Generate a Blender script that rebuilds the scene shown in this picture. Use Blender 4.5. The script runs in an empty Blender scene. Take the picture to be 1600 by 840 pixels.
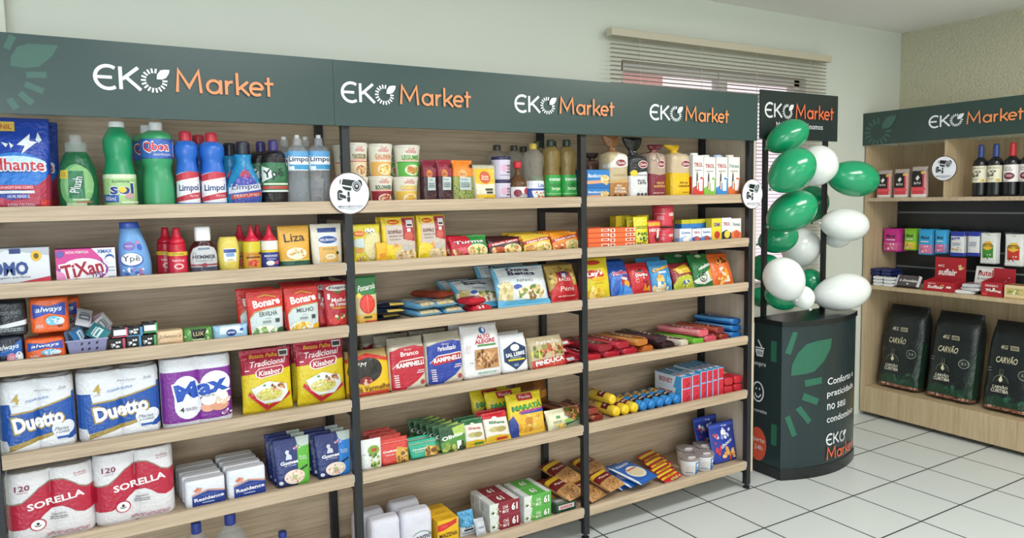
import bpy, bmesh, math, random
from mathutils import Vector, Matrix, noise
from mathutils.geometry import tessellate_polygon
SC = bpy.context.scene
COL = SC.collection
PI = math.pi
# ------------------------------------------------------------------ camera
F, CY = 1128.19, 407.31
ROT = ((0.86007, -0.50984, -0.01826), (0.05934, 0.06443, 0.99616), (0.50671, 0.85785, -0.08566))
EYE = Vector((0.4446, -2.6471, 1.6))
cam = bpy.data.cameras.new('camera')
cam.sensor_width = 36
cam.lens = F / 1600 * 36
cam.shift_y = (CY - 420) / 1600
cam.clip_start = .05
camo = bpy.data.objects.new('camera', cam)
COL.objects.link(camo)
r0, r1, r2 = [Vector(r) for r in ROT]
m3 = Matrix((r0, r1, -r2)).transposed()
camo.matrix_world = Matrix.Translation(EYE) @ m3.to_4x4()
SC.camera = camo
# ------------------------------------------------------------------ light and exposure
SC.view_settings.view_transform = 'Standard'
SC.view_settings.look = 'None'
SC.view_settings.gamma = 1
SC.view_settings.use_curve_mapping = False
SC.view_settings.exposure = -0.08
W = bpy.data.worlds.new('daylight')
SC.world = W
W.use_nodes = True
W.node_tree.nodes['Background'].inputs[0].default_value = (1.0, .89, .96, 1)
W.node_tree.nodes['Background'].inputs[1].default_value = 1.3
CEIL_Z = 2.736
BACK_Y = .5
RIGHT_X = 5.604

def area_lamp(name, loc, rot, sx, sy, watt, col):
    d = bpy.data.lights.new(name, 'AREA')
    d.shape = 'RECTANGLE'; d.size = sx; d.size_y = sy; d.energy = watt; d.color = col
    o = bpy.data.objects.new(name, d); COL.objects.link(o)
    o.location = loc; o.rotation_euler = rot
    return o
# daylight through the glass door in the wall behind the photographer
area_lamp('doorway_daylight', (-1.0, -5.95, 1.25), (PI / 2, 0, 0), 2.2, 2.2, 120, (.84, .91, 1))
area_lamp('shop_window_daylight', (2.6, -5.95, 1.5), (PI / 2, 0, 0), 3.6, 1.6, 25, (1, .98, .95))
LAMPS = [(1.2, -1.5), (3.7, -1.5), (1.4, -4.2), (3.9, -4.2)]
for lx, ly in LAMPS:
    area_lamp('ceiling_lamp_light', (lx, ly, 2.66), (0, 0, 0), 1.2, .6, 24 if lx < 2 else 44, (.97, .97, 1) if lx < 2 else (1, .965, .9))

# ------------------------------------------------------------------ pixel rays (1600 x 840 frame)
def ray(u, v):
    return r0 * ((u - 800) / F) + r1 * ((CY - v) / F) + r2
def proj(p):
    q = Vector(p) - EYE
    d = q.dot(r2)
    return 800 + F * q.dot(r0) / d, CY - F * q.dot(r1) / d
def hit(u, v, p0, n):
    d = ray(u, v)
    t = (Vector(p0) - EYE).dot(n) / d.dot(n)
    return EYE + d * t
def at_y(u, v, y): return hit(u, v, (0, y, 0), Vector((0, 1, 0)))
def at_x(u, v, x): return hit(u, v, (x, 0, 0), Vector((1, 0, 0)))
def at_z(u, v, z): return hit(u, v, (0, 0, z), Vector((0, 0, 1)))

# ------------------------------------------------------------------ materials
def lin(h):
    h = h.lstrip('#')
    if len(h) == 3: h = ''.join(c + c for c in h)
    o = []
    for i in (0, 2, 4):
        c = int(h[i:i + 2], 16) / 255
        o.append(c / 12.92 if c < .04045 else ((c + .055) / 1.055) ** 2.4)
    return (*o, 1)
MATS = {}
FIN = {'paper': (.55, .0, 0), 'film': (.3, .35, 90), 'plastic': (.32, .0, 0), 'matte': (.8, 0, 0), 'steel': (.42, 0, 0), 'satin': (.3, .0, 0),
       'rubber': (.22, 0, 0), 'foil': (.25, .45, 60), 'tissue': (.75, .25, 120)}
def M(h, fin='paper'):
    k = (h, fin)
    if k in MATS: return MATS[k]
    m = bpy.data.materials.new(f'{fin}_{h.lstrip("#")}')
    m.use_nodes = True
    nt = m.node_tree; b = nt.nodes['Principled BSDF']
    if fin == 'clear':
        b.inputs['Base Color'].default_value = lin(h)
        b.inputs['Roughness'].default_value = .08
        b.inputs['Alpha'].default_value = .26
        bump(nt, b, 60, .9)
    elif fin == 'cling':
        b.inputs['Base Color'].default_value = lin(h)
        b.inputs['Roughness'].default_value = .15
        b.inputs['Alpha'].default_value = .45
        bump(nt, b, 80, .5)
    elif fin == 'liquid':
        b.inputs['Base Color'].default_value = lin(h)
        b.inputs['Roughness'].default_value = .12
        b.inputs['Alpha'].default_value = .72
        bump(nt, b, 45, .6)
    else:
        rough, bs, sc = FIN[fin]
        b.inputs['Base Color'].default_value = lin(h)
        b.inputs['Roughness'].default_value = rough
        if bs: bump(nt, b, sc, bs)
    if fin == 'steel': b.inputs['Metallic'].default_value = .0
    MATS[k] = m
    return m
def bump(nt, b, scale, strength, dist=.01, stretch=None):
    tc = nt.nodes.new('ShaderNodeTexCoord'); n = nt.nodes.new('ShaderNodeTexNoise'); bp = nt.nodes.new('ShaderNodeBump')
    n.inputs['Scale'].default_value = scale; n.inputs['Detail'].default_value = 3
    src = tc.outputs['Object']
    if stretch:
        mp = nt.nodes.new('ShaderNodeMapping'); mp.inputs['Scale'].default_value = stretch
        nt.links.new(src, mp.inputs['Vector']); src = mp.outputs['Vector']
    nt.links.new(src, n.inputs['Vector'])
    nt.links.new(n.outputs['Fac'], bp.inputs['Height'])
    bp.inputs['Strength'].default_value = strength; bp.inputs['Distance'].default_value = dist
    nt.links.new(bp.outputs['Normal'], b.inputs['Normal'])
def wood(name, light, dark, stretch):
    m = bpy.data.materials.new(name); m.use_nodes = True
    nt = m.node_tree; b = nt.nodes['Principled BSDF']
    tc = nt.nodes.new('ShaderNodeTexCoord'); mp = nt.nodes.new('ShaderNodeMapping'); mp.inputs['Scale'].default_value = stretch
    n = nt.nodes.new('ShaderNodeTexNoise'); n.inputs['Scale'].default_value = 3; n.inputs['Detail'].default_value = 6; n.inputs['Roughness'].default_value = .65
    n.inputs['Distortion'].default_value = .6
    n2 = nt.nodes.new('ShaderNodeTexNoise'); n2.inputs['Scale'].default_value = .5; n2.inputs['Detail'].default_value = 2
    add = nt.nodes.new('ShaderNodeMath'); add.operation = 'MULTIPLY_ADD'; add.inputs[1].default_value = .35
    cr = nt.nodes.new('ShaderNodeValToRGB')
    cr.color_ramp.elements[0].position = .42; cr.color_ramp.elements[0].color = lin(dark)
    cr.color_ramp.elements[1].position = .82; cr.color_ramp.elements[1].color = lin(light)
    nt.links.new(tc.outputs['Object'], mp.inputs['Vector'])
    nt.links.new(mp.outputs['Vector'], n.inputs['Vector']); nt.links.new(mp.outputs['Vector'], n2.inputs['Vector'])
    nt.links.new(n2.outputs['Fac'], add.inputs[0]); nt.links.new(n.outputs['Fac'], add.inputs[2])
    nt.links.new(add.outputs[0], cr.inputs['Fac']); nt.links.new(cr.outputs['Color'], b.inputs['Base Color'])
    b.inputs['Roughness'].default_value = .45
    return m
WOOD_H = wood('oak_laminate_horizontal', '#c3ae95', '#98846b', (1.0, 20, 34))
WOOD_V = wood('oak_laminate_vertical', '#c2ae8e', '#a48d6b', (24, 24, 1.0))
WOOD_VL = wood('pale_oak_laminate_vertical', '#cbbda9', '#b5a590', (22, 22, 1.0))

# ------------------------------------------------------------------ objects
def obj(name, bm, mats, parent=None, smooth=False, bevel=0):
    bmesh.ops.recalc_face_normals(bm, faces=[f for f in bm.faces if f.tag is False]) if smooth != 'keep' else None
    me = bpy.data.meshes.new(name)
    bm.to_mesh(me); bm.free()
    for m in (mats if isinstance(mats, (list, tuple)) else [mats]): me.materials.append(m)
    o = bpy.data.objects.new(name, me); COL.objects.link(o)
    if parent: o.parent = parent
    if smooth:
        for p in me.polygons: p.use_smooth = True
    if bevel:
        bv = o.modifiers.new('soft_edge', 'BEVEL'); bv.width = bevel; bv.segments = 2; bv.limit_method = 'ANGLE'
    return o
def tag(o, label, cat, group=None, kind=None):
    if label: o['label'] = label
    if cat: o['category'] = cat
    if group: o['group'] = group
    if kind: o['kind'] = kind
    return o
def empty(name, loc=(0, 0, 0), rz=0):
    o = bpy.data.objects.new(name, None); COL.objects.link(o)
    o.empty_display_size = .05; o.location = loc; o.rotation_euler = (0, 0, rz)
    return o
def struct(name, bm, m, bevel=0):
    o = obj(name, bm, m, bevel=bevel); o['kind'] = 'structure'; return o
KIDS = {}
def dup(root, loc=None, label=None, group=None, rot=None):
    c = root.copy(); COL.objects.link(c)
    for ch in root.children:
        k = ch.copy(); COL.objects.link(k); k.parent = c
        for g in ch.children:
            d = g.copy(); COL.objects.link(d); d.parent = k
    if loc is not None: c.location = loc
    if rot is not None: c.rotation_euler = rot
    if label: c['label'] = label
    if group: c['group'] = group
    return c
def bx(bm, x0, x1, y0, y1, z0, z1, mi=0):
    v = [bm.verts.new(p) for p in ((x0, y0, z0), (x1, y0, z0), (x1, y1, z0), (x0, y1, z0), (x0, y0, z1), (x1, y0, z1), (x1, y1, z1), (x0, y1, z1))]
    fs = []
    for q in ((0, 1, 5, 4), (1, 2, 6, 5), (2, 3, 7, 6), (3, 0, 4, 7), (4, 5, 6, 7), (3, 2, 1, 0)):   # front right back left top bottom
        f = bm.faces.new([v[i] for i in q]); f.material_index = mi; fs.append(f)
    return fs
def box_bm(*a):
    bm = bmesh.new(); bx(bm, *a); return bm
def tube(bm, pts, r, k=8, mi=0):
    rings = []
    for i, p in enumerate(pts):
        p = Vector(p)
        d = (Vector(pts[min(i + 1, len(pts) - 1)]) - Vector(pts[max(i - 1, 0)])).normalized()
        a = d.orthogonal().normalized(); b = d.cross(a)
        rr = r[i] if isinstance(r, (list, tuple)) else r
        rings.append([bm.verts.new(p + (a * math.cos(2 * PI * j / k) + b * math.sin(2 * PI * j / k)) * rr) for j in range(k)])
    for A, B in zip(rings, rings[1:]):
        for j in range(k):
            f = bm.faces.new((A[j], A[(j + 1) % k], B[(j + 1) % k], B[j])); f.material_index = mi
    for q in (rings[0][::-1], rings[-1]):
        f = bm.faces.new(q); f.material_index = mi

# ------------------------------------------------------------------ flat artwork: shapes in u, v (0..1 across, 0..1 up)
def R(a, b, c, d, col): return ('p', [(a, b), (c, b), (c, d), (a, d)], col)
def E(cu, cv, ru, rv, col, n=20, a0=0, a1=360):
    pts = [(cu + ru * math.cos(math.radians(a0 + (a1 - a0) * i / n)), cv + rv * math.sin(math.radians(a0 + (a1 - a0) * i / n))) for i in range(n + (a1 - a0 < 360))]
    return ('p', pts, col)
def P(pts, col): return ('p', pts, col)
def T(s, cu, cv, w, h, col, **k): return ('t', s, cu, cv, w, h, col, k)
def D(cu, cv, ru, rv, n, size, cols, seed=1): return ('d', cu, cv, ru, rv, n, size, cols, seed)
def S(pts, w, col): return ('s', pts, w, col)
def lines(cu, cv, w, h, n, col, seed=0):
    """small print: rows of word-like dashes"""
    rnd = random.Random(seed); out = []
    for i in range(n):
        y = cv + h / 2 - (i + .5) * h / n; x = cu - w / 2
        while x < cu + w / 2:
            l = w * rnd.uniform(.08, .22)
            out.append(R(x, y - h / n * .28, min(x + l, cu + w / 2), y + h / n * .28, col)); x += l + w * .035
    return out
_TX = {}
def text_tris(s, bold=0):
    k = (s, bold)
    if k not in _TX:
        c = bpy.data.curves.new('t', 'FONT'); c.body = s; c.resolution_u = 2; c.offset = min(bold * .6, .045)
        o = bpy.data.objects.new('t', c); me = o.to_mesh()
        vs = [(v.co.x, v.co.y) for v in me.vertices]; fs = [tuple(p.vertices) for p in me.polygons]
        o.to_mesh_clear(); bpy.data.objects.remove(o); bpy.data.curves.remove(c)
        x0 = min(v[0] for v in vs); x1 = max(v[0] for v in vs); y0 = min(v[1] for v in vs); y1 = max(v[1] for v in vs)
        _TX[k] = ([((x - x0) / (x1 - x0) - .5, (y - y0) / max(y1 - y0, 1e-6) - .5) for x, y in vs], fs)
    return _TX[k]
def stroke_polys(pts, w):
    L, Rr = [], []
    n = len(pts)
    for i in range(n):
        p = Vector(pts[i])
        a = (p - Vector(pts[i - 1])).normalized() if i else None
        b = (Vector(pts[i + 1]) - p).normalized() if i < n - 1 else None
        if a is None: a = b
        if b is None: b = a
        t = a + b
        t = t.normalized() if t.length > .2 else b
        nn = Vector((-t.y, t.x)); k = w / 2 / max(.45, nn.dot(Vector((-b.y, b.x))))
        L.append(p + nn * k); Rr.append(p - nn * k)
    return [[L[i][:], Rr[i][:], Rr[i + 1][:], L[i + 1][:]] for i in range(n - 1)]

class Slots:
    def __init__(s, fin): s.fin = fin; s.list = []; s.ix = {}
    def __call__(s, col):
        fin = s.fin
        if ':' in col: col, fin = col.split(':')
        k = (col, fin)
        if k not in s.ix: s.ix[k] = len(s.list); s.list.append(M(col, fin))
        return s.ix[k]
def flat(arts): 
    out = []
    for a in arts:
        if isinstance(a, list): out += flat(a)
        else: out.append(a)
    return out
def draw(bm, arts, slots, fn, cuts_u=(), cuts_v=(), W=1, H=1, lift=.0003):
    """puts flat artwork on a surface: fn(u, v, lift) gives the point"""
    b = bmesh.new(); lay = 0
    def poly(pts, col, z):
        mi = slots(col)
        vs = [b.verts.new((p[0], p[1], z)) for p in pts]
        if len(vs) <= 4:
            f = b.faces.new(vs); f.material_index = mi
        else:
            for t in tessellate_polygon([[Vector((p[0], p[1], 0)) for p in pts]]):
                try: f = b.faces.new([vs[i] for i in t]); f.material_index = mi
                except ValueError: pass
    for a in flat(arts):
        lay += 1; z = lay
        if a[0] == 'p': poly(a[1], a[2], z)
        elif a[0] == 's':
            for q in stroke_polys([(x * W, y * H) for x, y in a[1]], a[2] * W): poly([(x / W, y / H) for x, y in q], a[3], z)
        elif a[0] == 'd':
            _, cu, cv, ru, rv, n, size, cols, seed = a; rnd = random.Random(seed)
            for i in range(n):
                t = rnd.uniform(0, 2 * PI); r = math.sqrt(rnd.random())
                x, y = cu + ru * r * math.cos(t), cv + rv * r * math.sin(t)
                s = size * rnd.uniform(.6, 1.2); ang = rnd.uniform(0, PI); e = rnd.uniform(.55, 1)
                pts = []
                for k in range(7):
                    th = 2 * PI * k / 7; px, py = s * math.cos(th), s * e * math.sin(th)
                    pts.append((x + (px * math.cos(ang) - py * math.sin(ang)), y + (px * math.sin(ang) + py * math.cos(ang)) * W / H))
                poly(pts, rnd.choice(cols), z + .5 * (i % 3) / 3)
        elif a[0] == 't':
            _, s, cu, cv, w, h, col, k = a
            lst = []
            if 'out' in k: lst.append((k['out'], k.get('ob', .05), 0))
            lst.append((col, k.get('b', 0), .5))
            rot = math.radians(k.get('rot', 0)); sh = k.get('sh', 0)
            for cc, bold, dz in lst:
                vs, fs = text_tris(s, bold); mi = slots(cc)
                g = 1 + (.06 if dz == 0 and len(lst) > 1 else 0); gh = 1 + (.22 if dz == 0 and len(lst) > 1 else 0)
                nv = []
                for x, y in vs:
                    X, Y = (x * w * g) * W + sh * y * h * H, y * h * gh * H
                    X, Y = X * math.cos(rot) - Y * math.sin(rot), X * math.sin(rot) + Y * math.cos(rot)
                    nv.append(b.verts.new((cu + X / W, cv + Y / H, z + dz)))
                for f in fs:
                    try: q = b.faces.new([nv[i] for i in f]); q.material_index = mi
                    except ValueError: pass
    for cu in cuts_u:
        bmesh.ops.bisect_plane(b, geom=b.verts[:] + b.edges[:] + b.faces[:], plane_co=(cu, 0, 0), plane_no=(1, 0, 0), dist=1e-6)
    for cv in cuts_v:
        bmesh.ops.bisect_plane(b, geom=b.verts[:] + b.edges[:] + b.faces[:], plane_co=(0, cv, 0), plane_no=(0, 1, 0), dist=1e-6)
    vm = {}
    for v in b.verts:
        vm[v] = bm.verts.new(fn(min(1.0, max(0.0, v.co.x)), min(1.0, max(0.0, v.co.y)), lift * (.6 + v.co.z)))
    ref = fn(.5, .5, 0); out = Vector(fn(.5, .5, .01)) - Vector(ref)
    for f in b.faces:
        vs = [vm[v] for v in f.verts]
        try: q = bm.faces.new(vs)
        except ValueError: continue
        q.material_index = f.material_index; q.tag = True
        q.normal_update()
        if q.normal.dot(out) < 0: q.normal_flip()
    b.free()

# ------------------------------------------------------------------ bodies: stacked super-ellipse sections
def catmull(secs, v, i):
    n = len(secs)
    for k in range(n - 1):
        if v <= secs[k + 1][0] or k == n - 2: break
    p1, p2 = secs[k], secs[k + 1]
    p0, p3 = secs[max(k - 1, 0)], secs[min(k + 2, n - 1)]
    t = (v - p1[0]) / max(p2[0] - p1[0], 1e-9); t = min(1, max(0, t))
    def slope(a, b, c):
        d1 = (b[i] - a[i]) / max(b[0] - a[0], 1e-9) if b is not a else None
        d2 = (c[i] - b[i]) / max(c[0] - b[0], 1e-9) if c is not b else None
        if d1 is None: return d2
        if d2 is None: return d1
        return 0 if d1 * d2 <= 0 else 2 * d1 * d2 / (d1 + d2)
    h = p2[0] - p1[0]
    m1, m2 = slope(p0, p1, p2) * h, slope(p1, p2, p3) * h
    return (2 * t ** 3 - 3 * t * t + 1) * p1[i] + (t ** 3 - 2 * t * t + t) * m1 + (-2 * t ** 3 + 3 * t * t) * p2[i] + (t ** 3 - t * t) * m2
class Body:
    """secs: (v, half width / (W/2), half depth / (D/2), exponent)"""
    def __init__(s, W, H, Dp, secs, wr=0, seed=0, shear=None):
        s.W, s.H, s.D, s.secs, s.wr, s.seed, s.shear = W, H, Dp, secs, wr, seed, shear
        s.nu, s.nv, s.g = 12, 18, {}
        s.us = [.5 - .5 * math.cos(PI * i / s.nu) for i in range(s.nu + 1)]
        s.cu, s.cv = s.us[1:-1], [j / s.nv for j in range(1, s.nv)]
    def node(s, i, j):
        if (i, j) not in s.g: s.g[i, j] = Vector(s.exact(s.us[i], j / s.nv))
        return s.g[i, j]
    def sec(s, v): return [max(1e-4, catmull(s.secs, v, i)) for i in (1, 2, 3)]
    def wrinkle(s, x, z):
        if not s.wr: return 0
        return s.wr * (noise.noise((x * 22 + s.seed * 7.3, z * 15, s.seed)) + .5 * noise.noise((x * 55, z * 38 + s.seed, 3.1)))
    def off(s, v):
        return s.shear(v) if s.shear else 0
    def ring(s, v, K):
        a, b, n = s.sec(v); a *= s.W / 2; b *= s.D / 2; out = []
        for i in range(K):
            th = 2 * PI * i / K; c, q = math.cos(th), math.sin(th)
            x = a * math.copysign(abs(c) ** (2 / n), c); y = -b * math.copysign(abs(q) ** (2 / n), q)
            out.append((x + s.off(v), s.D / 2 + y + (s.wrinkle(x, v * s.H) if y < 0 else 0) * min(1, abs(y) * 60), v * s.H))
        return out
    def build(s, bm, K=20, N=16, mi=0, v0=0, v1=1, cap=True, fac=None):
        if s.wr:
            j0, j1 = round(v0 * s.nv), max(round(v0 * s.nv) + 1, round(v1 * s.nv)); N, K = j1 - j0, 2 * s.nu; v0, v1 = j0 / s.nv, j1 / s.nv
            rings = []
            for j in range(j0, j1 + 1):
                pts = [s.node(i, j) for i in range(s.nu + 1)]
                a, b, n = s.sec(j / s.nv); a *= s.W / 2; b *= s.D / 2
                pts += [Vector((a * (2 * u - 1) + s.off(j / s.nv), s.D / 2 + b * max(0, 1 - abs(2 * u - 1) ** n) ** (1 / n), j / s.nv * s.H)) for u in s.us[-2:0:-1]]
                rings.append([bm.verts.new(p) for p in pts])
        else:
            rings = [[bm.verts.new(p) for p in s.ring(v0 + (v1 - v0) * j / N, K)] for j in range(N + 1)]
        for j, (A, B) in enumerate(zip(rings, rings[1:])):
            m = mi if fac is None else fac(v0 + (v1 - v0) * (j + .5) / N)
            for i in range(K):
                f = bm.faces.new((A[i], A[(i + 1) % K], B[(i + 1) % K], B[i])); f.material_index = m; f.smooth = True
        if cap:
            f = bm.faces.new(rings[0][::-1]); f.material_index = mi if fac is None else fac(v0)
            f = bm.faces.new(rings[-1]); f.material_index = mi if fac is None else fac(v1)
    def fx(s, u, v, l):
        if not s.wr: p = Vector(s.exact(u, v))
        else:
            j = min(s.nv - 1, int(v * s.nv)); i = 0
            while i < s.nu - 1 and s.us[i + 1] <= u: i += 1
            fu = (u - s.us[i]) / (s.us[i + 1] - s.us[i]); fv = v * s.nv - j
            p = (s.node(i, j) * (1 - fu) + s.node(i + 1, j) * fu) * (1 - fv) + (s.node(i, j + 1) * (1 - fu) + s.node(i + 1, j + 1) * fu) * fv
        return (p.x, p.y - l - (.0011 if s.wr else .0004), p.z)
    def exact(s, u, v):
        a, b, n = s.sec(v); a *= s.W / 2; b *= s.D / 2
        t = 2 * u - 1; x = a * t; y = -b * max(0, 1 - abs(t) ** n) ** (1 / n)
        return (x + s.off(v), s.D / 2 + y + s.wrinkle(x, v * s.H) * min(1, abs(y) * 60), v * s.H)
    def fa(s, span, grow=0):
        def g(u, v, l):
            a, b, n = s.sec(v); a *= s.W / 2; b *= s.D / 2
            th = (u - .5) * math.radians(span); q, c = math.sin(th), math.cos(th)
            r = (abs(q) ** n + abs(c) ** n) ** (-1 / n)
            return ((a + l + grow) * r * q + s.off(v), s.D / 2 - (b + l + grow) * r * c, v * s.H)
        return g
CU = [i / 18 for i in range(1, 18)]
CV = [i / 8 for i in range(1, 8)]
# ------------------------------------------------------------------ placing things by where the photograph shows their front
ZL = {1: 1.603, 2: 1.372, 3: 1.135, 4: .846, 5: .5516, 6: .155}      # top of each shelf's front lip
ZS = {k: z - .0154 for k, z in ZL.items()}                             # the board the goods stand on
XL, XA, XB, XC = .168, 1.3, 2.3907, 3.4814
ORD = ['first', 'second', 'third', 'fourth', 'fifth', 'sixth', 'seventh', 'eighth']

class Fit:
    """where a thing stands and how big it is, from the pixels of its front"""
    def __init__(s, u0, u1, vt, zs, y=.035, lean=0, face='y', secs=None, D=.05):
        if zs in ZS: zs = ZS[zs]
        th = math.radians(lean); s.th, s.zs, s.face, s.y, s.D = th, zs, face, y, D
        sn, cs = math.sin(th), math.cos(th)
        n = Vector((0, cs, -sn)) if face == 'y' else Vector((cs, 0, -sn))
        p0 = (0, y, zs) if face == 'y' else (y, 0, zs)
        top = hit((u0 + u1) / 2, vt, p0, n)
        base = (top.x, y, zs) if face == 'y' else (y, top.y, zs)
        vb = proj(base)[1]; vm = (vt + vb) / 2
        a, b = hit(u0, vm, p0, n), hit(u1, vm, p0, n)
        if face == 'y': s.W, s.c = b.x - a.x, (a.x + b.x) / 2
        else: s.W, s.c = a.y - b.y, (a.y + b.y) / 2
        s.up = 0; s.H = (top.z - zs) / cs
        if th and secs is not None:
            for _ in range(3):
                lo = min(v * s.H * cs - (D / 2 + max(1e-3, catmull(secs, v, 2)) * D / 2) * sn for v in [i / 20 for i in range(8)])
                s.up = max(0, -lo); s.H = (top.z - zs - s.up) / cs
        elif th:
            s.up = D * sn; s.H = (top.z - zs - s.up) / cs
    def put(s, o, rz=0):
        if s.face == 'y': o.location = (s.c, s.y, s.zs + s.up); o.rotation_euler = (-s.th, 0, rz)
        else: o.location = (s.y, s.c, s.zs + s.up); o.rotation_euler = (-s.th, 0, -PI / 2 + rz)
        return o
def behind(root, n, dy, what, group, face='y', dz=0, dx=0, start=1):
    """the same goods standing in a row behind the front one"""
    out = []
    for i in range(start, start + n):
        l = Vector(root.location)
        l += Vector((dx * i, dy * i, dz * i)) if face == 'y' else Vector((dy * i, -dx * i, dz * i))
        out.append(dup(root, l, f'{ORD[i]} {what}, counting from the front', group))
    root['group'] = group
    return out

STY = {
    'pouch': [(0, .88, .80, 3), (.04, .92, .98, 2.6), (.3, .96, .92, 2.3), (.6, .98, .62, 2.1), (.85, .99, .2, 2), (.93, 1, .045, 2), (1, 1, .04, 2)],
    'pillow': [(0, .97, .05, 2), (.05, .98, .08, 2), (.14, .96, .55, 2.1), (.3, .95, .9, 2.3), (.5, .95, 1, 2.4), (.7, .95, .9, 2.3), (.86, .96, .5, 2.1), (.95, .98, .08, 2), (1, .98, .05, 2)],
    'brick': [(0, .95, .92, 5), (.04, 1, 1, 5), (.5, 1, 1, 4.5), (.78, .99, .95, 4), (.88, .97, .68, 3), (.95, .96, .28, 2.4), (1, .98, .06, 2)],
    'sack': [(0, .94, .92, 6), (.04, 1, 1, 5.5), (.5, 1, 1, 5), (.84, .99, .98, 5), (.93, .96, .9, 4.6), (.975, .9, .7, 4), (1, .86, .5, 4)],
    'slab': [(0, .95, .84, 5), (.025, 1, 1, 5), (.3, .99, .97, 5), (.6, 1, 1, 5), (.975, 1, 1, 5), (1, .95, .84, 5)],
    'flow': [(0, .98, .05, 2.4), (.045, .98, .07, 2.4), (.09, .96, .75, 3.2), (.14, .97, .96, 4), (.5, .98, 1, 4.5), (.86, .97, .96, 4), (.91, .96, .75, 3.2), (.955, .98, .07, 2.4), (1, .98, .05, 2.4)],
    'brickflat': [(0, .94, .92, 6), (.03, 1, 1, 6), (.6, 1, 1, 5), (.93, .99, .98, 5), (.98, .96, .9, 5), (1, .9, .8, 5)],
}
def bag(name, style, fit, D, base, arts, label, cat, group=None, fin='film', wr=.0035, seed=1, rz=0, K=24, N=18, mode='x', secs=None, extra=None, topcol=None, bands=None):
    sl = Slots(fin); bm = bmesh.new(); mi = sl(base)
    B = Body(fit.W, fit.H, D, secs or STY[style], wr, seed)
    fac = None
    if bands:
        bands = [(v, sl(c)) for v, c in bands]
        def fac(v):
            m = mi
            for vv, c in bands:
                if v >= vv: m = c
            return m
    B.build(bm, K, N, mi, fac=fac)
    draw(bm, arts, sl, B.fx if mode == 'x' else B.fa(mode), B.cu if mode == 'x' else CU, B.cv if mode == 'x' else CV, fit.W, fit.H)
    o = obj(name, bm, sl.list)
    fit.put(o, rz); tag(o, label, cat, group)
    if extra:
        for nm, col, v0, v1, f2 in extra:                      # sealed edge strips, clear tops
            bm = bmesh.new(); B2 = Body(fit.W * 1.004, fit.H, D + .0015, secs or STY[style], wr, seed)
            s2 = Slots(f2); B2.build(bm, K, 4, s2(col), v0, v1, cap=False)
            for v in bm.verts: v.co.y -= .0008
            obj(nm, bm, s2.list, o)
    return o
def box(name, fit, D, base, front=(), top=(), left=(), label=None, cat=None, group=None, fin='paper', sides=None, rz=0, bev=.0014, root=None):
    sl = Slots(fin); bm = bmesh.new(); mi = sl(base); w, h = fit.W, fit.H
    bx(bm, -w / 2, w / 2, 0, D, 0, h, mi)
    bmesh.ops.bevel(bm, geom=bm.edges[:], offset=min(bev, h * .2), segments=1, affect='EDGES')
    draw(bm, front, sl, lambda u, v, l: ((u - .5) * w, -l, v * h), W=w, H=h)
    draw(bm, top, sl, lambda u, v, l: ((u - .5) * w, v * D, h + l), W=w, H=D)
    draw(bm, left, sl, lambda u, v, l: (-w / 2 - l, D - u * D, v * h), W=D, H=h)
    o = obj(name, bm, sl.list, root)
    if root is None: fit.put(o, rz); tag(o, label, cat, group)
    return o
def bottle(name, fit, D, secs, col, label, cat, group=None, fin='plastic', lab=None, cap=None, wr=0, N=24, K=24, parts=(), art=None):
    """lab: (v0, v1, colour, art, span); cap: list of (part name, width, v0, v1, sections, colour, finish)"""
    r = empty(name); W_, H = fit.W, fit.H
    sl = Slots(fin); bm = bmesh.new()
    vtop = cap[0][2] if cap else 1
    B = Body(W_, H, D, secs, wr, 3)
    B.build(bm, K, N, sl(col), 0, min(1, vtop + .01))
    if art: draw(bm, art, sl, B.fa(170), CU, CV, W_, H)
    obj('bottle_body', bm, sl.list, r)
    if lab:
        v0, v1, lc, la, span = lab
        bm = bmesh.new(); s2 = Slots('film'); g = B.fa(span, .0006)
        def h2(u, v, l): return g(u, v0 + (v1 - v0) * v, l)
        draw(bm, [R(0, 0, 1, 1, lc), la], s2, h2, [i / 16 for i in range(1, 16)], [i / 6 for i in range(1, 6)], W_ * span / 120, H * (v1 - v0))
        o = obj('paper_label', bm, s2.list, r)
        for p in o.data.polygons: p.use_smooth = True
    for nm, cw, c0, c1, cs, cc, cf in cap or ():
        bm = bmesh.new(); s2 = Slots(cf)
        Bc = Body(cw, H * (c1 - c0), cw, cs)
        Bc.build(bm, 16, 8, s2(cc))
        for v in bm.verts: v.co += Vector((0, D / 2 - cw / 2, H * c0))
        obj(nm, bm, s2.list, r)
    fit.put(r); tag(r, label, cat, group)
    return r
CAPS = [(0, .96, .96, 2), (.05, 1, 1, 2), (.9, .98, .98, 2), (1, .9, .9, 2)]
NOZ = [(0, 1, 1, 2), (.12, 1, 1, 2), (.2, .82, .82, 2), (.5, .45, .45, 2), (1, .2, .2, 2)]
def food(cu, cv, ru, rv, cols, seed, W=.1, n=30, rim=None, size=None):
    o = []
    if rim: o.append(E(cu, cv, ru * 1.12, rv * 1.12, rim))
    o.append(E(cu, cv, ru, rv, cols[0])); o.append(D(cu, cv, ru * .85, rv * .85, n, size or ru * .2, cols[1:], seed))
    return o

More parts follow.
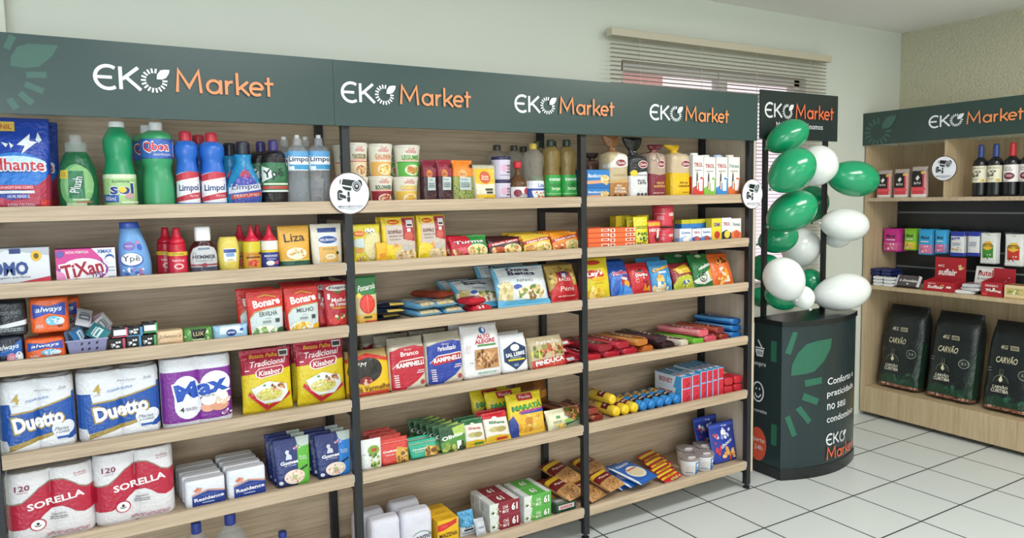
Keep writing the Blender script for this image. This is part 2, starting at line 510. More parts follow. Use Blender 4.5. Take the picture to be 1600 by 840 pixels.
# ------------------------------------------------------------------ the shop's sun-and-leaf logo, drawn with strokes
def arc(cx, cy, r, a0, a1, n=14, ry=None):
    ry = ry or r
    return [(cx + r * math.cos(math.radians(a0 + (a1 - a0) * i / n)), cy + ry * math.sin(math.radians(a0 + (a1 - a0) * i / n))) for i in range(n + 1)]
def leaf(x0, y0, x1, y1):
    """a leaf with its foot at x0, y0 and its point at x1, y1"""
    dx, dy = x1 - x0, y1 - y0
    return [(x0, y0), (x0 + dx * .04, y0 + dy * .45), (x0 + dx * .3, y0 + dy * .9), (x0 + dx * .62, y0 + dy * 1.0), (x1, y1), (x0 + dx * .93, y0 + dy * .62), (x0 + dx * .7, y0 + dy * .18), (x0 + dx * .42, y0 + dy * .0)]
def sun(cx, cy, ri, ro, w, col, n=16, skip=(), lf=None):
    o = []
    for i in range(n):
        if i in skip: continue
        a = 2 * PI * i / n
        o.append(S([(cx + ri * math.cos(a), cy + ri * math.sin(a)), (cx + ro * math.cos(a), cy + ro * math.sin(a))], w, col))
    if lf: o.append(P(leaf(*lf), col))
    return o
def eko(w, white):
    o = [S(arc(.5, .5, .5, 55, 305, 18), .15, white), S([(.5, 1.0), (.8, 1.0)], .15, white) if 0 else S([(.06, .5), (.66, .5)], .14, white),
         S([(1.0, 0), (1.0, 1)], .15, white), S([(1.72, 1.0), (1.07, .45)], .15, white), S([(1.2, .56), (1.8, 0)], .15, white)]
    o += sun(2.36, .46, .34, .55, .085, white, 18, (1, 2, 3), (2.46, .52, 3.02, .98))
    return o
def market(x, col):
    t = .13; s = []
    s += [S([(x, 0), (x + .08, 1), (x + .52, .25), (x + .95, 1), (x + 1.03, 0)], t, col)]
    cx = x + 1.6
    s += [S(arc(cx, .33, .29, 0, 360, 20), t, col), S([(cx + .31, 0), (cx + .31, .66)], t, col)]
    rx = x + 2.16
    s += [S([(rx, 0), (rx, .66)], t, col), S([(rx, .36), (rx + .1, .56), (rx + .3, .62)], t, col)]
    kx = x + 2.66
    s += [S([(kx, 0), (kx, 1.05)], t, col), S([(kx + .5, .66), (kx + .05, .28)], t, col), S([(kx + .16, .37), (kx + .54, 0)], t, col)]
    ex = x + 3.55
    s += [S([(ex - .28, .34), (ex + .29, .34)], t, col), S([(ex + .29, .34)] + arc(ex, .33, .29, 10, 310, 18), t, col)]
    tx = x + 4.12
    s += [S([(tx, 0), (tx, .92)], t, col), S([(tx - .18, .62), (tx + .24, .62)], t, col)]
    return s
def to_uv(arts, x0, y0, s, W, H):
    """logo units to u, v of a board W x H metres; x0, y0 in metres; s metres per unit"""
    out = []
    for a in flat(arts):
        if a[0] == 'p': out.append(P([((x0 + x * s) / W, (y0 + y * s) / H) for x, y in a[1]], a[2]))
        else: out.append(S([((x0 + x * s) / W, (y0 + y * s) / H) for x, y in a[1]], a[2] * s / W, a[3]))
    return out
WHITE, ORANGE = '#e6eaee', '#e68f5a'
# ------------------------------------------------------------------ camera-watch disc
def camera_disc(loc, face, r, label):
    o = empty('security_sign'); bm = bmesh.new()
    def disc(bm, rad, y0, y1):
        k = 40
        a = [bm.verts.new((rad * math.cos(2 * PI * i / k), y0, rad * math.sin(2 * PI * i / k))) for i in range(k)]
        b = [bm.verts.new((rad * math.cos(2 * PI * i / k), y1, rad * math.sin(2 * PI * i / k))) for i in range(k)]
        bm.faces.new(a); bm.faces.new(b[::-1])
        for i in range(k): bm.faces.new((a[i], b[i], b[(i + 1) % k], a[(i + 1) % k]))
    disc(bm, r, -.004, 0); obj('sign_rim', bm, M('#5b4038', 'satin'), o)
    bm = bmesh.new(); disc(bm, r * .95, -.006, -.003)
    sl = Slots('satin'); sl('#e9ecf4'); k = '#16201f'; w = '#e9ecf4'
    d = r * 2
    A = [P([(.27, .80), (.30, .83), (.36, .84), (.68, .80), (.76, .78), (.72, .62), (.52, .67), (.30, .71), (.27, .73)], k),
         P([(.30, .83), (.345, .84), (.31, .71), (.285, .72)], w), P([(.285, .82), (.31, .835), (.28, .715), (.265, .73)], k),
         P([(.32, .67), (.55, .63), (.53, .56), (.40, .58), (.34, .62)], k),
         E(.745, .72, .065, .10, k), E(.67, .66, .115, .135, w), E(.67, .66, .10, .12, k), E(.67, .66, .078, .093, w), E(.67, .66, .066, .08, k), E(.67, .67, .028, .033, w), E(.667, .662, .014, .016, k),
         P([(.20, .36), (.20, .54), (.24, .585), (.30, .575), (.33, .53), (.32, .51), (.235, .52), (.235, .39), (.32, .37), (.30, .35), (.23, .34)], k),
         P([(.25, .41), (.25, .50), (.40, .445), (.40, .375)], k), S([(.465, .54), (.47, .44)], .05, k), R(.43, .33, .50, .42, k), E(.465, .33, .035, .03, k),
         T('AMBIENTE MONITORADO', .5, .195, .62, .045, k, b=.01), S([(.22, .148), (.80, .148)], .007, k), T('SORRIA', .5, .115, .22, .025, '#55585c')]
    draw(bm, A, sl, lambda u, v, l: ((u - .5) * d, -.0062 - l, (v - .5) * d), W=d, H=d)
    obj('sign_face', bm, sl.list, o)
    o.location = loc; o.rotation_euler = (0, 0, 0 if face == 'y' else -PI / 2)
    return tag(o, label, 'sign', 'round camera warning signs')
# ------------------------------------------------------------------ the room
def simple(name, h, rough=.8, bs=0, sc=50):
    m = bpy.data.materials.new(name); m.use_nodes = True
    b = m.node_tree.nodes['Principled BSDF']; b.inputs['Base Color'].default_value = lin(h); b.inputs['Roughness'].default_value = rough
    if bs: bump(m.node_tree, b, sc, bs)
    return m
PAINT = simple('pale_wall_paint', '#d7dcd1', .85, .05, 120)
TEXTURED = simple('textured_beige_plaster', '#c8c4aa', .9, 1.0, 70)
CEILM = simple('ceiling_paint', '#ecece8', .9)
STEEL = M('#1b1e22', 'steel')
def floor_mat():
    m = bpy.data.materials.new('white_tiles_dark_grout'); m.use_nodes = True
    nt = m.node_tree; b = nt.nodes['Principled BSDF']; L = nt.links
    tc = nt.nodes.new('ShaderNodeTexCoord'); sp = nt.nodes.new('ShaderNodeSeparateXYZ'); L.new(tc.outputs['Object'], sp.inputs[0])
    def mth(op, a, bb=None):
        n = nt.nodes.new('ShaderNodeMath'); n.operation = op
        for i, q in enumerate((a, bb)):
            if q is None: continue
            if isinstance(q, (int, float)): n.inputs[i].default_value = q
            else: L.new(q, n.inputs[i])
        return n.outputs[0]
    outs = []
    for ax, o, s in (('X', 3.1735, .3463), ('Y', -.006, .3612)):
        f = mth('FRACT', mth('ADD', mth('DIVIDE', mth('SUBTRACT', sp.outputs[ax], o), s), 100.5))
        outs.append(mth('LESS_THAN', mth('MULTIPLY', mth('ABSOLUTE', mth('SUBTRACT', f, .5)), s), .0042))
    g = mth('MAXIMUM', outs[0], outs[1])
    mx = nt.nodes.new('ShaderNodeMix'); mx.data_type = 'RGBA'
    mx.inputs['A'].default_value = lin('#cbd1d0'); mx.inputs['B'].default_value = lin('#2e3235')
    L.new(g, mx.inputs['Factor']); L.new(mx.outputs['Result'], b.inputs['Base Color'])
    r = mth('MULTIPLY_ADD', g); 
    rn = r.node; rn.inputs[1].default_value = .5; rn.inputs[2].default_value = .3; L.new(rn.outputs[0], b.inputs['Roughness'])
    bp = nt.nodes.new('ShaderNodeBump'); bp.invert = True; bp.inputs['Strength'].default_value = .4; bp.inputs['Distance'].default_value = .002
    L.new(g, bp.inputs['Height']); L.new(bp.outputs['Normal'], b.inputs['Normal'])
    return m
LX, FY = -2.6, -6.0
struct('floor', box_bm(LX, RIGHT_X + .1, FY, BACK_Y + .15, -.05, 0), floor_mat())
struct('ceiling', box_bm(LX, RIGHT_X + .1, FY - .1, BACK_Y + .15, CEIL_Z, CEIL_Z + .08), CEILM)
WX0, WX1, WZ0, WZ1 = 3.02, 4.56, .98, 2.345                       # window opening
bm = bmesh.new()
for a in ((LX, WX0, 0, CEIL_Z), (WX1, RIGHT_X, 0, CEIL_Z), (WX0, WX1, 0, WZ0), (WX0, WX1, WZ1, CEIL_Z)):
    bx(bm, a[0], a[1], BACK_Y, BACK_Y + .15, a[2], a[3])
struct('wall_back', bm, PAINT)
struct('wall_right', box_bm(RIGHT_X, RIGHT_X + .1, FY, BACK_Y + .15, 0, CEIL_Z), TEXTURED)
struct('wall_left', box_bm(LX - .1, LX, FY, BACK_Y + .15, 0, CEIL_Z), PAINT)
struct('wall_front', box_bm(LX - .1, RIGHT_X + .1, FY - .1, FY, 0, CEIL_Z), PAINT)
cxw = at_y(7, 20, BACK_Y - .07).x
struct('trim_1', box_bm(LX, cxw, BACK_Y - .07, BACK_Y - .0005, 0, CEIL_Z), PAINT)
# window: aluminium frame with a mullion, two panes
bm = bmesh.new(); y0, y1 = BACK_Y + .05, BACK_Y + .1
bx(bm, WX0, WX1, y0, y1, WZ1 - .05, WZ1); bx(bm, WX0, WX1, y0, y1, WZ0, WZ0 + .05); bx(bm, WX0, WX0 + .05, y0, y1, WZ0, WZ1); bx(bm, WX1 - .05, WX1, y0, y1, WZ0, WZ1)
mxw = at_y(1128, 130, y0).x
bx(bm, mxw - .035, mxw + .035, y0 - .01, y1, WZ0, WZ1); bx(bm, WX0, WX1, y0, y1, WZ1 - .16, WZ1 - .11)
win = obj('window_1', bm, M('#c9cbc9', 'satin')); win['kind'] = 'structure'
gl = bpy.data.materials.new('window_glass'); gl.use_nodes = True
b = gl.node_tree.nodes['Principled BSDF']; b.inputs['Base Color'].default_value = (1, 1, 1, 1); b.inputs['Alpha'].default_value = .12; b.inputs['Roughness'].default_value = .02
for xa, xb in ((WX0 + .05, mxw - .035), (mxw + .035, WX1 - .05)):
    obj('window_pane', box_bm(xa, xb, y0 + .02, y0 + .026, WZ0 + .05, WZ1 - .05), gl, win)
# neighbouring brick-pink house seen through the slats
e = empty('neighbouring_house', (0, 0, 0))
obj('house_wall', box_bm(3.6, 5.6, 3.0, 5.5, -.5, 3.0), simple('pink_render', '#c98f86', .9), e)
bm = bmesh.new()
for p in ((3.5, 2.9, 3.0), (5.7, 2.9, 3.0), (5.7, 5.6, 3.0), (3.5, 5.6, 3.0), (3.5, 4.25, 3.5), (5.7, 4.25, 3.5)): bm.verts.new(p)
bm.verts.ensure_lookup_table(); v = bm.verts
for q in ((0, 1, 5, 4), (2, 3, 4, 5), (0, 4, 3), (1, 2, 5), (0, 3, 2, 1)): bm.faces.new([v[i] for i in q])
obj('house_roof', bm, simple('roof_tiles', '#9a5a48', .9), e)
tag(e, 'pink rendered house outside, glimpsed through the slats of the window blind', 'house')
bm = box_bm(-3, 12, .8, 9, -.6, -.5); o = struct('ground_outside', bm, simple('pale_paving', '#c9c4bc'))
# venetian blind
e = empty('venetian_blind', (0, 0, 0)); by = .435
hx0, hx1 = 2.885, 4.70
obj('headrail', box_bm(hx0, hx1, by - .025, by + .03, 2.447, 2.487), simple('beige_blind', '#c9c2ac', .5), e, bevel=.003)
bm = bmesh.new(); z = 2.43; SL = simple('beige_slats', '#c6beaa', .5)
while z > .98:
    a = math.radians(5); c, s_ = math.cos(a) * .0125, -math.sin(a) * .0125
    pts = [(-1, 0), (-.5, .0016), (0, .0022), (.5, .0016), (1, 0)]
    lo = []; hi = []
    for x in (hx0 + .01, hx1 - .01):
        lo.append([bm.verts.new((x, by + t * c, z + t * s_ + k)) for t, k in pts])
    for i in range(4): bm.faces.new((lo[0][i], lo[0][i + 1], lo[1][i + 1], lo[1][i]))
    z -= .0225
obj('slats', bm, SL, e)
bm = bmesh.new()
obj('bottom_rail', box_bm(hx0 + .01, hx1 - .01, by - .013, by + .013, .955, .97), SL, e)
for x in (hx0 + .2, hx0 + .66, hx0 + 1.12, hx1 - .2):
    bm = bmesh.new(); tube(bm, [(x, by - .013, 2.45), (x, by - .013, .96)], .0012, 5); obj('ladder_cord', bm, SL, e)
bm = bmesh.new(); tube(bm, [(hx1 - .06, by - .03, 2.44), (hx1 - .055, by - .03, 1.5)], .003, 6); obj('tilt_wand', bm, M('#dcdcd6', 'plastic'), e)
tag(e, 'beige venetian blind with open slats, hung across the window behind the shelving', 'blind')
# ceiling lamps (their light is set at the top)
for i, (lx, ly) in enumerate(LAMPS):
    e = empty('ceiling_lamp', (lx, ly, CEIL_Z))
    obj('lamp_frame', box_bm(-.63, .63, -.33, .33, -.05, -.0005), M('#e6e6e6', 'satin'), e, bevel=.004)
    em = bpy.data.materials.get('lamp_diffuser') or simple('lamp_diffuser', '#ffffff', .5)
    b = em.node_tree.nodes['Principled BSDF']; b.inputs['Emission Color'].default_value = (1, 1, 1, 1); b.inputs['Emission Strength'].default_value = 2
    obj('lamp_diffuser', box_bm(-.6, .6, -.3, .3, -.056, -.049), em, e)
    tag(e, ['flat white ceiling lamp nearest the first two shelving bays', 'flat white ceiling lamp in front of the black kiosk', 'flat white ceiling lamp behind the photographer', 'flat white ceiling lamp near the shop window'][i], 'lamp', 'ceiling lamps')

# ------------------------------------------------------------------ the long shelving unit
unit = empty('shelving_unit', (0, 0, 0))
tag(unit, 'long steel and oak shelving unit of three bays under a dark green shop header', 'shelving')
UX0 = XL
for x in (XL, XA, XB, XC):
    for y0, nm in ((-.001, 'front_post'), (.34, 'rear_post')):
        p = obj(nm, box_bm(x - .015, x + .015, y0, y0 + .03, .022, 2.09), STEEL, unit, bevel=.0015)
        bm = bmesh.new(); tube(bm, [(x, y0 + .015, 0), (x, y0 + .015, .008), (x, y0 + .015, .0085), (x, y0 + .015, .024)], [.018, .018, .008, .008], 12)
        obj('levelling_foot', bm, STEEL, p)
    for k, z in ZL.items(): obj('cross_bar', box_bm(x - .0125, x + .0125, .0295, .3405, z - .072, z - .0465), STEEL, unit)
DP = .372
for i, (xa, xb) in enumerate(((XL, XA), (XA, XB), (XB, XC))):
    for k, z in ZL.items():
        sh = obj('shelf', box_bm(xa - .0 + .002, xb - .002, .03, DP - .004, z - .031, z - .016), WOOD_H, unit)
        # the board is notched round the posts: a lip between them
        obj('shelf_lip', box_bm(xa + .017, xb - .017, .0, .018, z - .046, z), WOOD_H, sh, bevel=.0012)
        cl = bmesh.new(); bx(cl, xb - .0175, xb - .0155, -.002, .019, z - .03, z - .004); obj('clip', cl, M('#c8ccd0', 'satin'), sh)
    obj('back_panel', box_bm(xa + (.0 if i else -.03), xb - .0005 if i < 2 else xb + .015, DP, DP + .014, .12, 2.06), WOOD_H, unit)
obj('side_panel', box_bm(XC + .0155, XC + .0305, -.001, DP + .014, .09, 2.06), WOOD_VL, unit)
# header boards
HZ0, HZ1 = 1.879, 2.115
GREEN = '#2f4644'
def header(x0, x1, arts, name='header_board', par=None):
    w, h = x1 - x0, HZ1 - HZ0
    sl = Slots('satin'); bm = bmesh.new(); mi = sl(GREEN)
    bx(bm, x0, x1, -.021, -.003, HZ0, HZ1, mi)
    o = obj(name, bm, sl.list, par or unit)
    for nm, art in arts(w, h):
        bm = bmesh.new(); s2 = Slots('satin')
        draw(bm, art, s2, lambda u, v, l: (x0 + u * w, -.0214 - l, HZ0 + v * h), W=w, H=h)
        obj(nm, bm, s2.list, o)
    return o
def logo_at(px_e, px_t, vcap, vbase, x0):
    a, b = at_y(px_e, vcap, -.021), at_y(px_e, vbase, -.021); e_ = at_y(px_t, vbase, -.021)
    s = (e_.x - a.x) / 7.62
    return lambda w, h: to_uv(eko(0, WHITE) + market(3.3, ORANGE), a.x - x0, b.z - HZ0, s, w, h)
BX = [XL - .03, 1.255, 3.50]
L1 = logo_at(147, 425, 101, 137, BX[0]); L2 = logo_at(534, 733, 129, 158, BX[1]); L3a = logo_at(805, 957, 148.5, 174, BX[1]); L3 = logo_at(1016, 1136, 162.5, 186, BX[1])
c0 = at_y(-14, 108, -.021)
def h1(w, h):
    lg = '#3c6257'
    def ap(u, v): p = at_y(u, v, -.021); return ((p.x - BX[0]) / w, (p.z - HZ0) / h)
    A = [P([ap(*q) for q in ((16, 103), (17, 88), (27, 73), (45, 68), (91, 71), (82, 87), (62, 104), (40, 106.5))], lg)]
    for q in (((41, 117), (73, 117)), ((39, 131), (68, 143)), ((31, 145), (51, 162)), ((14, 154), (26, 170)), ((10, 76), (20, 56))):
        A.append(S([ap(*q[0]), ap(*q[1])], .0165, lg))
    return [('sunburst_logo', A), ('logo', L1(w, h))]
header(BX[0], BX[1] - .001, h1)
header(BX[1], BX[2] - .001, lambda w, h: [('logo', L(w, h)) for L in (L2, L3a, L3)])
camera_disc((at_y(545.5, 302, -.003).x, -.003, at_y(545, 302, -.003).z), 'y', .079, 'round white camera warning sign fixed between the first and second shelving bays')
camera_disc((at_y(1174.5, 303, -.003).x, -.003, at_y(1174, 303, -.003).z), 'y', .079, 'round white camera warning sign on the end post beside the balloons')

# ------------------------------------------------------------------ black kiosk with its sign on two poles
KX0, KX1, KY, KB, KTOP = 3.715, 4.372, -.02, .17, .90
k = empty('self_service_kiosk', ((KX0 + KX1) / 2, KY, 0)); kw = KX1 - KX0
tag(k, 'black bow-fronted kiosk with green sunburst and a sign raised on two poles', 'kiosk')
def plan(grow, n=16):
    """bowed front from one side to the other, then the back"""
    pts = []
    for i in range(n + 1):
        t = i / n; pts.append(((t - .5) * (kw + 2 * grow), -.085 * (1 - (2 * t - 1) ** 2) - grow))
    return pts + [((kw / 2 + grow), KB - KY), (-(kw / 2 + grow), KB - KY)]
def prism(bm, pl, z0, z1, mi=0):
    a = [bm.verts.new((x, y, z0)) for x, y in pl]; b = [bm.verts.new((x, y, z1)) for x, y in pl]
    n = len(pl)
    for i in range(n):
        f = bm.faces.new((a[i], a[(i + 1) % n], b[(i + 1) % n], b[i])); f.material_index = mi
    f = bm.faces.new(b); f.material_index = mi; f = bm.faces.new(a[::-1]); f.material_index = mi
bm = bmesh.new(); prism(bm, plan(.004), 0, .065); obj('plinth', bm, M('#14191b', 'satin'), k, bevel=.002)
bm = bmesh.new(); prism(bm, plan(0), .065, KTOP - .03); kb = obj('cabinet_shell', bm, M('#1f3033', 'satin'), k)
bm = bmesh.new(); prism(bm, plan(.006), KTOP - .03, KTOP); obj('counter_top', bm, M('#171d20', 'rubber'), k, bevel=.002)
KH = KTOP
def kfx(u, v, l):
    return ((u - .5) * kw, -.085 * (1 - (2 * u - 1) ** 2) - l - .0004, v * KH)
G2 = '#296650'
def kq(u, v):                                   # front artwork from the photograph's own frame
    best = None
    for i in range(0, 901):
        t = i / 1000; y = KY - .085 * (1 - (2 * t - 1) ** 2); p = at_y(u, v, y)
        d = abs(p.x - (KX0 + t * kw))
        if best is None or d < best[0]: best = (d, t, p.z / KH)
    return best[1], best[2]
def kp(pts, c): return P([kq(1160 + x * .3454, 470 + y * .3454) for x, y in pts], c)
A = [kp([(219, 338), (224, 290), (250, 235), (290, 195), (340, 180), (405, 168), (398, 215), (370, 270), (325, 318), (285, 330)], G2),
     kp([(228, 140), (250, 142), (218, 243), (192, 235)], G2), kp([(281, 357), (357, 343), (359, 372), (283, 388)], G2),
     kp([(277, 415), (345, 442), (335, 470), (267, 446)], G2), kp([(262, 473), (311, 538), (294, 557), (238, 490)], G2), kp([(212, 515), (245, 605), (222, 616), (190, 528)], G2)]
SUNB = A; A = []
for s_, x0, x1, yy, hh in (('Conforto e', 385, 505, 350, 34), ('praticidade', 383, 507, 408, 40), ('no seu', 383, 463, 470, 30), ('condomínio', 381, 509, 517, 34)):
    a = kq(1160 + x0 * .3454, 470 + (yy + 12) * .3454); b = kq(1160 + x1 * .3454, 470 + (yy - 12) * .3454)
    A.append(T(s_, (a[0] + b[0]) / 2, kq(1160 + (x0 + x1) * .1727, 470 + yy * .3454)[1], b[0] - a[0], hh * .3454 / 262, WHITE, b=.012))
SLOG = A; A = []
a = kq(1160 + 380 * .3454, 470 + 650 * .3454)
e1 = (kq(1160 + 462 * .3454, 470 + 612 * .3454)[0] - a[0]) * kw / 3.0
A += to_uv(eko(0, WHITE), a[0] * kw, kq(1160 + 400 * .3454, 470 + 648 * .3454)[1] * KH, e1, kw, KH)
e2 = (kq(1160 + 492 * .3454, 470 + 680 * .3454)[0] - a[0]) * kw / 4.4
A += to_uv(market(0, '#e2643c'), a[0] * kw, kq(1160 + 400 * .3454, 470 + 712 * .3454)[1] * KH, e2, kw, KH)
for nm, q in (('sunburst_logo', SUNB), ('slogan_lettering', SLOG), ('logo', A)):
    bm = bmesh.new(); s2 = Slots('satin'); draw(bm, q, s2, kfx, [i / 16 for i in range(1, 16)], (), kw, KH); obj(nm, bm, s2.list, kb)
KD = KB - KY
def ksd(u, v, l): return (-kw / 2 - l - .0004, (1 - u) * KD, v * KH)
for nm, q in (('stripe', [R(.62, .74, .82, .87, G2)]), ('stripe', [R(.66, .21, .86, .345, G2)]),
              ('round_sticker', [E(.16, .185, .33, .11, '#d4543a'), T('aberto', .17, .215, .5, .03, WHITE), T('24h', .2, .165, .3, .03, WHITE)]),
              ('smile_print', [T('aproveite', .17, .40, .64, .03, WHITE), S(arc(.16, .525, .2, 0, 360, 24, .062), .045, WHITE), S(arc(.16, .525, .11, 200, 340, 10, .035), .04, WHITE), E(.1, .545, .022, .008, WHITE), E(.22, .545, .022, .008, WHITE)]),
              ('lettering', [T('compre', .16, .70, .56, .03, WHITE)]),
              ('basket_print', [P([(.04, .80), (.36, .80), (.32, .755), (.1, .755)], WHITE), S([(.05, .81), (.38, .81)], .04, WHITE), S([(.3, .81), (.14, .86)], .045, WHITE),
                                R(.13, .765, .16, .79, '#1f3033'), R(.2, .765, .23, .79, '#1f3033'), R(.27, .765, .3, .79, '#1f3033')])):
    bm = bmesh.new(); s2 = Slots('satin'); draw(bm, q, s2, ksd, (), (), KD, KH); obj(nm, bm, s2.list, kb)
pz = 2.12; PY = .15
for px in (3.764, 4.289):
    obj('pole', box_bm(px - k.location.x - .012, px - k.location.x + .012, PY - KY - .012, PY - KY + .012, KTOP - .001, pz), STEEL, k)
sx0, sx1 = at_y(1187, 180, .135).x, at_y(1308, 185, .135).x
sz1, sz0 = (at_y(1187, 140, .135).z + at_y(1308, 150, .135).z) / 2, (at_y(1187, 217, .135).z + at_y(1308, 221, .135).z) / 2
sw, shh = sx1 - sx0, sz1 - sz0
sb = obj('sign_board', box_bm(sx0 - k.location.x, sx1 - k.location.x, .135 - KY - .004, .135 - KY + .003, sz0, sz1), M('#23302f', 'satin'), k)
bm = bmesh.new(); s2 = Slots('satin')
lx = at_y(1196, 170, .13).x - sx0; ls = (at_y(1300, 180, .13).x - at_y(1196, 170, .13).x) / 7.62
A = to_uv(eko(0, WHITE) + market(3.3, '#e8734a'), lx, at_y(1196, 182, .13).z - sz0, ls, sw, shh)
A.append(T('Mercados Autônomos', (at_y(1248, 198, .13).x - sx0) / sw, (at_y(1248, 197, .13).z - sz0) / shh, .60, .12, WHITE))
draw(bm, A, s2, lambda u, v, l: (sx0 - k.location.x + u * sw, .135 - KY - .0044 - l, sz0 + v * shh), W=sw, H=shh)
obj('lettering', bm, s2.list, sb)

# ------------------------------------------------------------------ oak display cabinet on the far wall
CX = 5.199; CYL = .488; CYR = -1.75
cab = empty('display_cabinet', (0, 0, 0))
tag(cab, 'oak display cabinet against the beige wall with wine shelf and dark green header', 'cabinet')
obj('side_panel', box_bm(CX, RIGHT_X - .004, CYL - .018, CYL, .03, 1.93), WOOD_V, cab)
obj('base', box_bm(CX, RIGHT_X - .004, CYR, CYL - .018, .03, .215), WOOD_V, cab, bevel=.002)
obj('back_panel', box_bm(RIGHT_X - .02, RIGHT_X - .004, CYR, CYL - .018, .215, 1.93), WOOD_V, cab)
SY = at_x(1402, 400, 5.56).y
sl_ = obj('slatwall', box_bm(5.556, RIGHT_X - .0201, CYR, SY, .945, 1.535), M('#25292c', 'satin'), cab)
bm = bmesh.new()
for z in (1.06, 1.19, 1.32, 1.45): bx(bm, 5.5545, 5.5562, CYR, SY, z - .006, z + .006)
obj('slat_groove', bm, M('#7d8283', 'satin'), sl_)
for z0, z1, nm in ((.92, .945, 'shelf'), (1.535, 1.56, 'shelf')):
    obj(nm, box_bm(CX, RIGHT_X - .0201, CYR, CYL - .0181, z0, z1), WOOD_V if z1 < 1 else WOOD_H, cab, bevel=.0015)
dy = at_x(1477, 270, CX).y
obj('divider', box_bm(CX, RIGHT_X - .0201, dy - .009, dy + .009, 1.56, 1.93), WOOD_V, cab)
bm = bmesh.new(); bx(bm, CX - .02, CX - .001, CYR, .53, 1.926, 2.147); hb = obj('header_board', bm, M('#2f433f', 'satin'), cab)
hw, hh = .53 - CYR, 2.147 - 1.926
def cu_(u, v): p = at_x(u, v, CX - .02); return ((.53 - p.y) / hw, (p.z - 1.926) / hh)
a = cu_(1452, 200); b = cu_(1599, 192); cs = (b[0] - a[0]) * hw / 7.6
A = to_uv(eko(0, WHITE) + market(3.3, ORANGE), a[0] * hw, cu_(1455, 199.5)[1] * hh, cs, hw, hh)
LOGO_A = A; A = []
g3 = '#42655c'; q = cu_(1372, 206)
for i in range(16):
    if i in (1, 2, 3): continue
    t = 2 * PI * i / 16
    A.append(S([(q[0] + .055 * math.cos(t) / hw, q[1] + .055 * math.sin(t) / hh), (q[0] + .095 * math.cos(t) / hw, q[1] + .095 * math.sin(t) / hh)], .012 / hw, g3))
A.append(P([(q[0] + x / hw, q[1] + y / hh) for x, y in leaf(.03, .02, .13, .1)], g3))
for nm, art in (('sunburst_logo', A), ('logo', LOGO_A)):
    bm = bmesh.new(); s2 = Slots('satin')
    draw(bm, art, s2, lambda u, v, l: (CX - .0205 - l, .53 - u * hw, 1.926 + v * hh), W=hw, H=hh); obj(nm, bm, s2.list, hb)
d_ = at_x(1475.5, 263, CX - .001)
camera_disc((CX - .001, d_.y, d_.z), 'x', .079, 'round white camera warning sign on the oak cabinet beside the wine bottles')
# ================================================================== first bay, top shelf: cleaning products
pa = STY
f = Fit(-48, 80, 180, 1, .05, 4, secs=STY['pouch'], D=.09)
o = bag('detergent_pouch', 'pouch', f, .09, '#2346a8', [
    P([(0, 0), (1, 0), (1, .4), (.75, .28), (.5, .1), (.2, .16), (0, .3)], '#b53a55'), E(.55, .42, .42, .2, '#2a78d0'), E(.55, .5, .4, .08, '#bfe0f2'),
    P([(.75, .83), (.58, .7), (.68, .69), (.63, .6), (.84, .74), (.74, .75)], '#e8f0f4'), P([(.85, .85), (.82, .76), (.86, .73), (.9, .76)], '#dfeaf2'), P([(.38, .73), (.47, .71), (.44, .67)], '#dfeaf2'), P([(.48, .73), (.54, .69), (.5, .66)], '#dfeaf2'),
    R(.1, .85, .56, .955, '#e2bf55'), T('ANIL', .42, .90, .2, .05, '#a02c2c'),
    T('Brilhante', .5, .485, .84, .13, '#c22a3e', out='#f3f3f6', b=.03, ob=.09), T('LIMPEZA TOTAL', .55, .405, .4, .02, '#1b2c66'),
    R(.3, .215, .78, .265, '#c5354a'), T('LAVAGEM DAS CORES', .54, .24, .44, .028, '#f2e6ec'), R(.3, .175, .78, .205, '#d6dfe4'), R(.45, .12, .7, .165, '#3a4fa8'), T('500 ML RENDE 5L', .57, .143, .3, .03, '#eef'), T('ROUPA COLORIDA', .6, .05, .36, .035, '#f0d8e0'), R(.86, 0, .97, .11, '#d33b3b')],
    'large glossy blue detergent pouch with a white lightning bolt, on the top shelf', 'detergent', 'blue detergent pouches', wr=.006, seed=4)
behind(o, 1, .1, 'blue detergent pouch with a lightning bolt', 'blue detergent pouches', dx=.02)

def oval(n=2.2): return n
BV = [(0, .9, .9, 2.5), (.03, 1, 1, 2.4)]
f = Fit(88, 153, 209, 1, .05)
bottle('laundry_bottle', f, .085, [(0, .86, .9, 3), (.04, .97, 1, 2.6), (.3, 1, 1, 2.4), (.5, .93, 1, 2.4), (.68, .72, .9, 2.2), (.78, .5, .6, 2), (.8, .44, .5, 2), (1, .4, .5, 2)], '#0c6a41',
       'dark green laundry liquid bottle with a clear plastic cap and pale green label', 'bottle', fin='liquid',
       cap=[('clear_cap', .063, .765, .9, CAPS, '#b9cfc8', 'clear'), ('pouring_spout', .036, .88, 1, CAPS, '#cfd8d8', 'clear')],
       art=[E(.47, .33, .29, .28, '#7fc07c'), E(.52, .36, .25, .23, '#98cd8a'), R(.34, .16, .6, .52, '#1e7a54'), T('Plush', .47, .34, .46, .075, '#f4f6f4', rot=80, b=.02, out='#123c3a', ob=.07), R(.18, .42, .34, .53, '#e8c84a'), T('12', .26, .475, .07, .05, '#b0402a'),
            R(.3, .06, .62, .1, '#cfe6b8'), R(.45, .1, .7, .12, '#c95a48'), R(.4, .135, .66, .15, '#e6f0d8')])

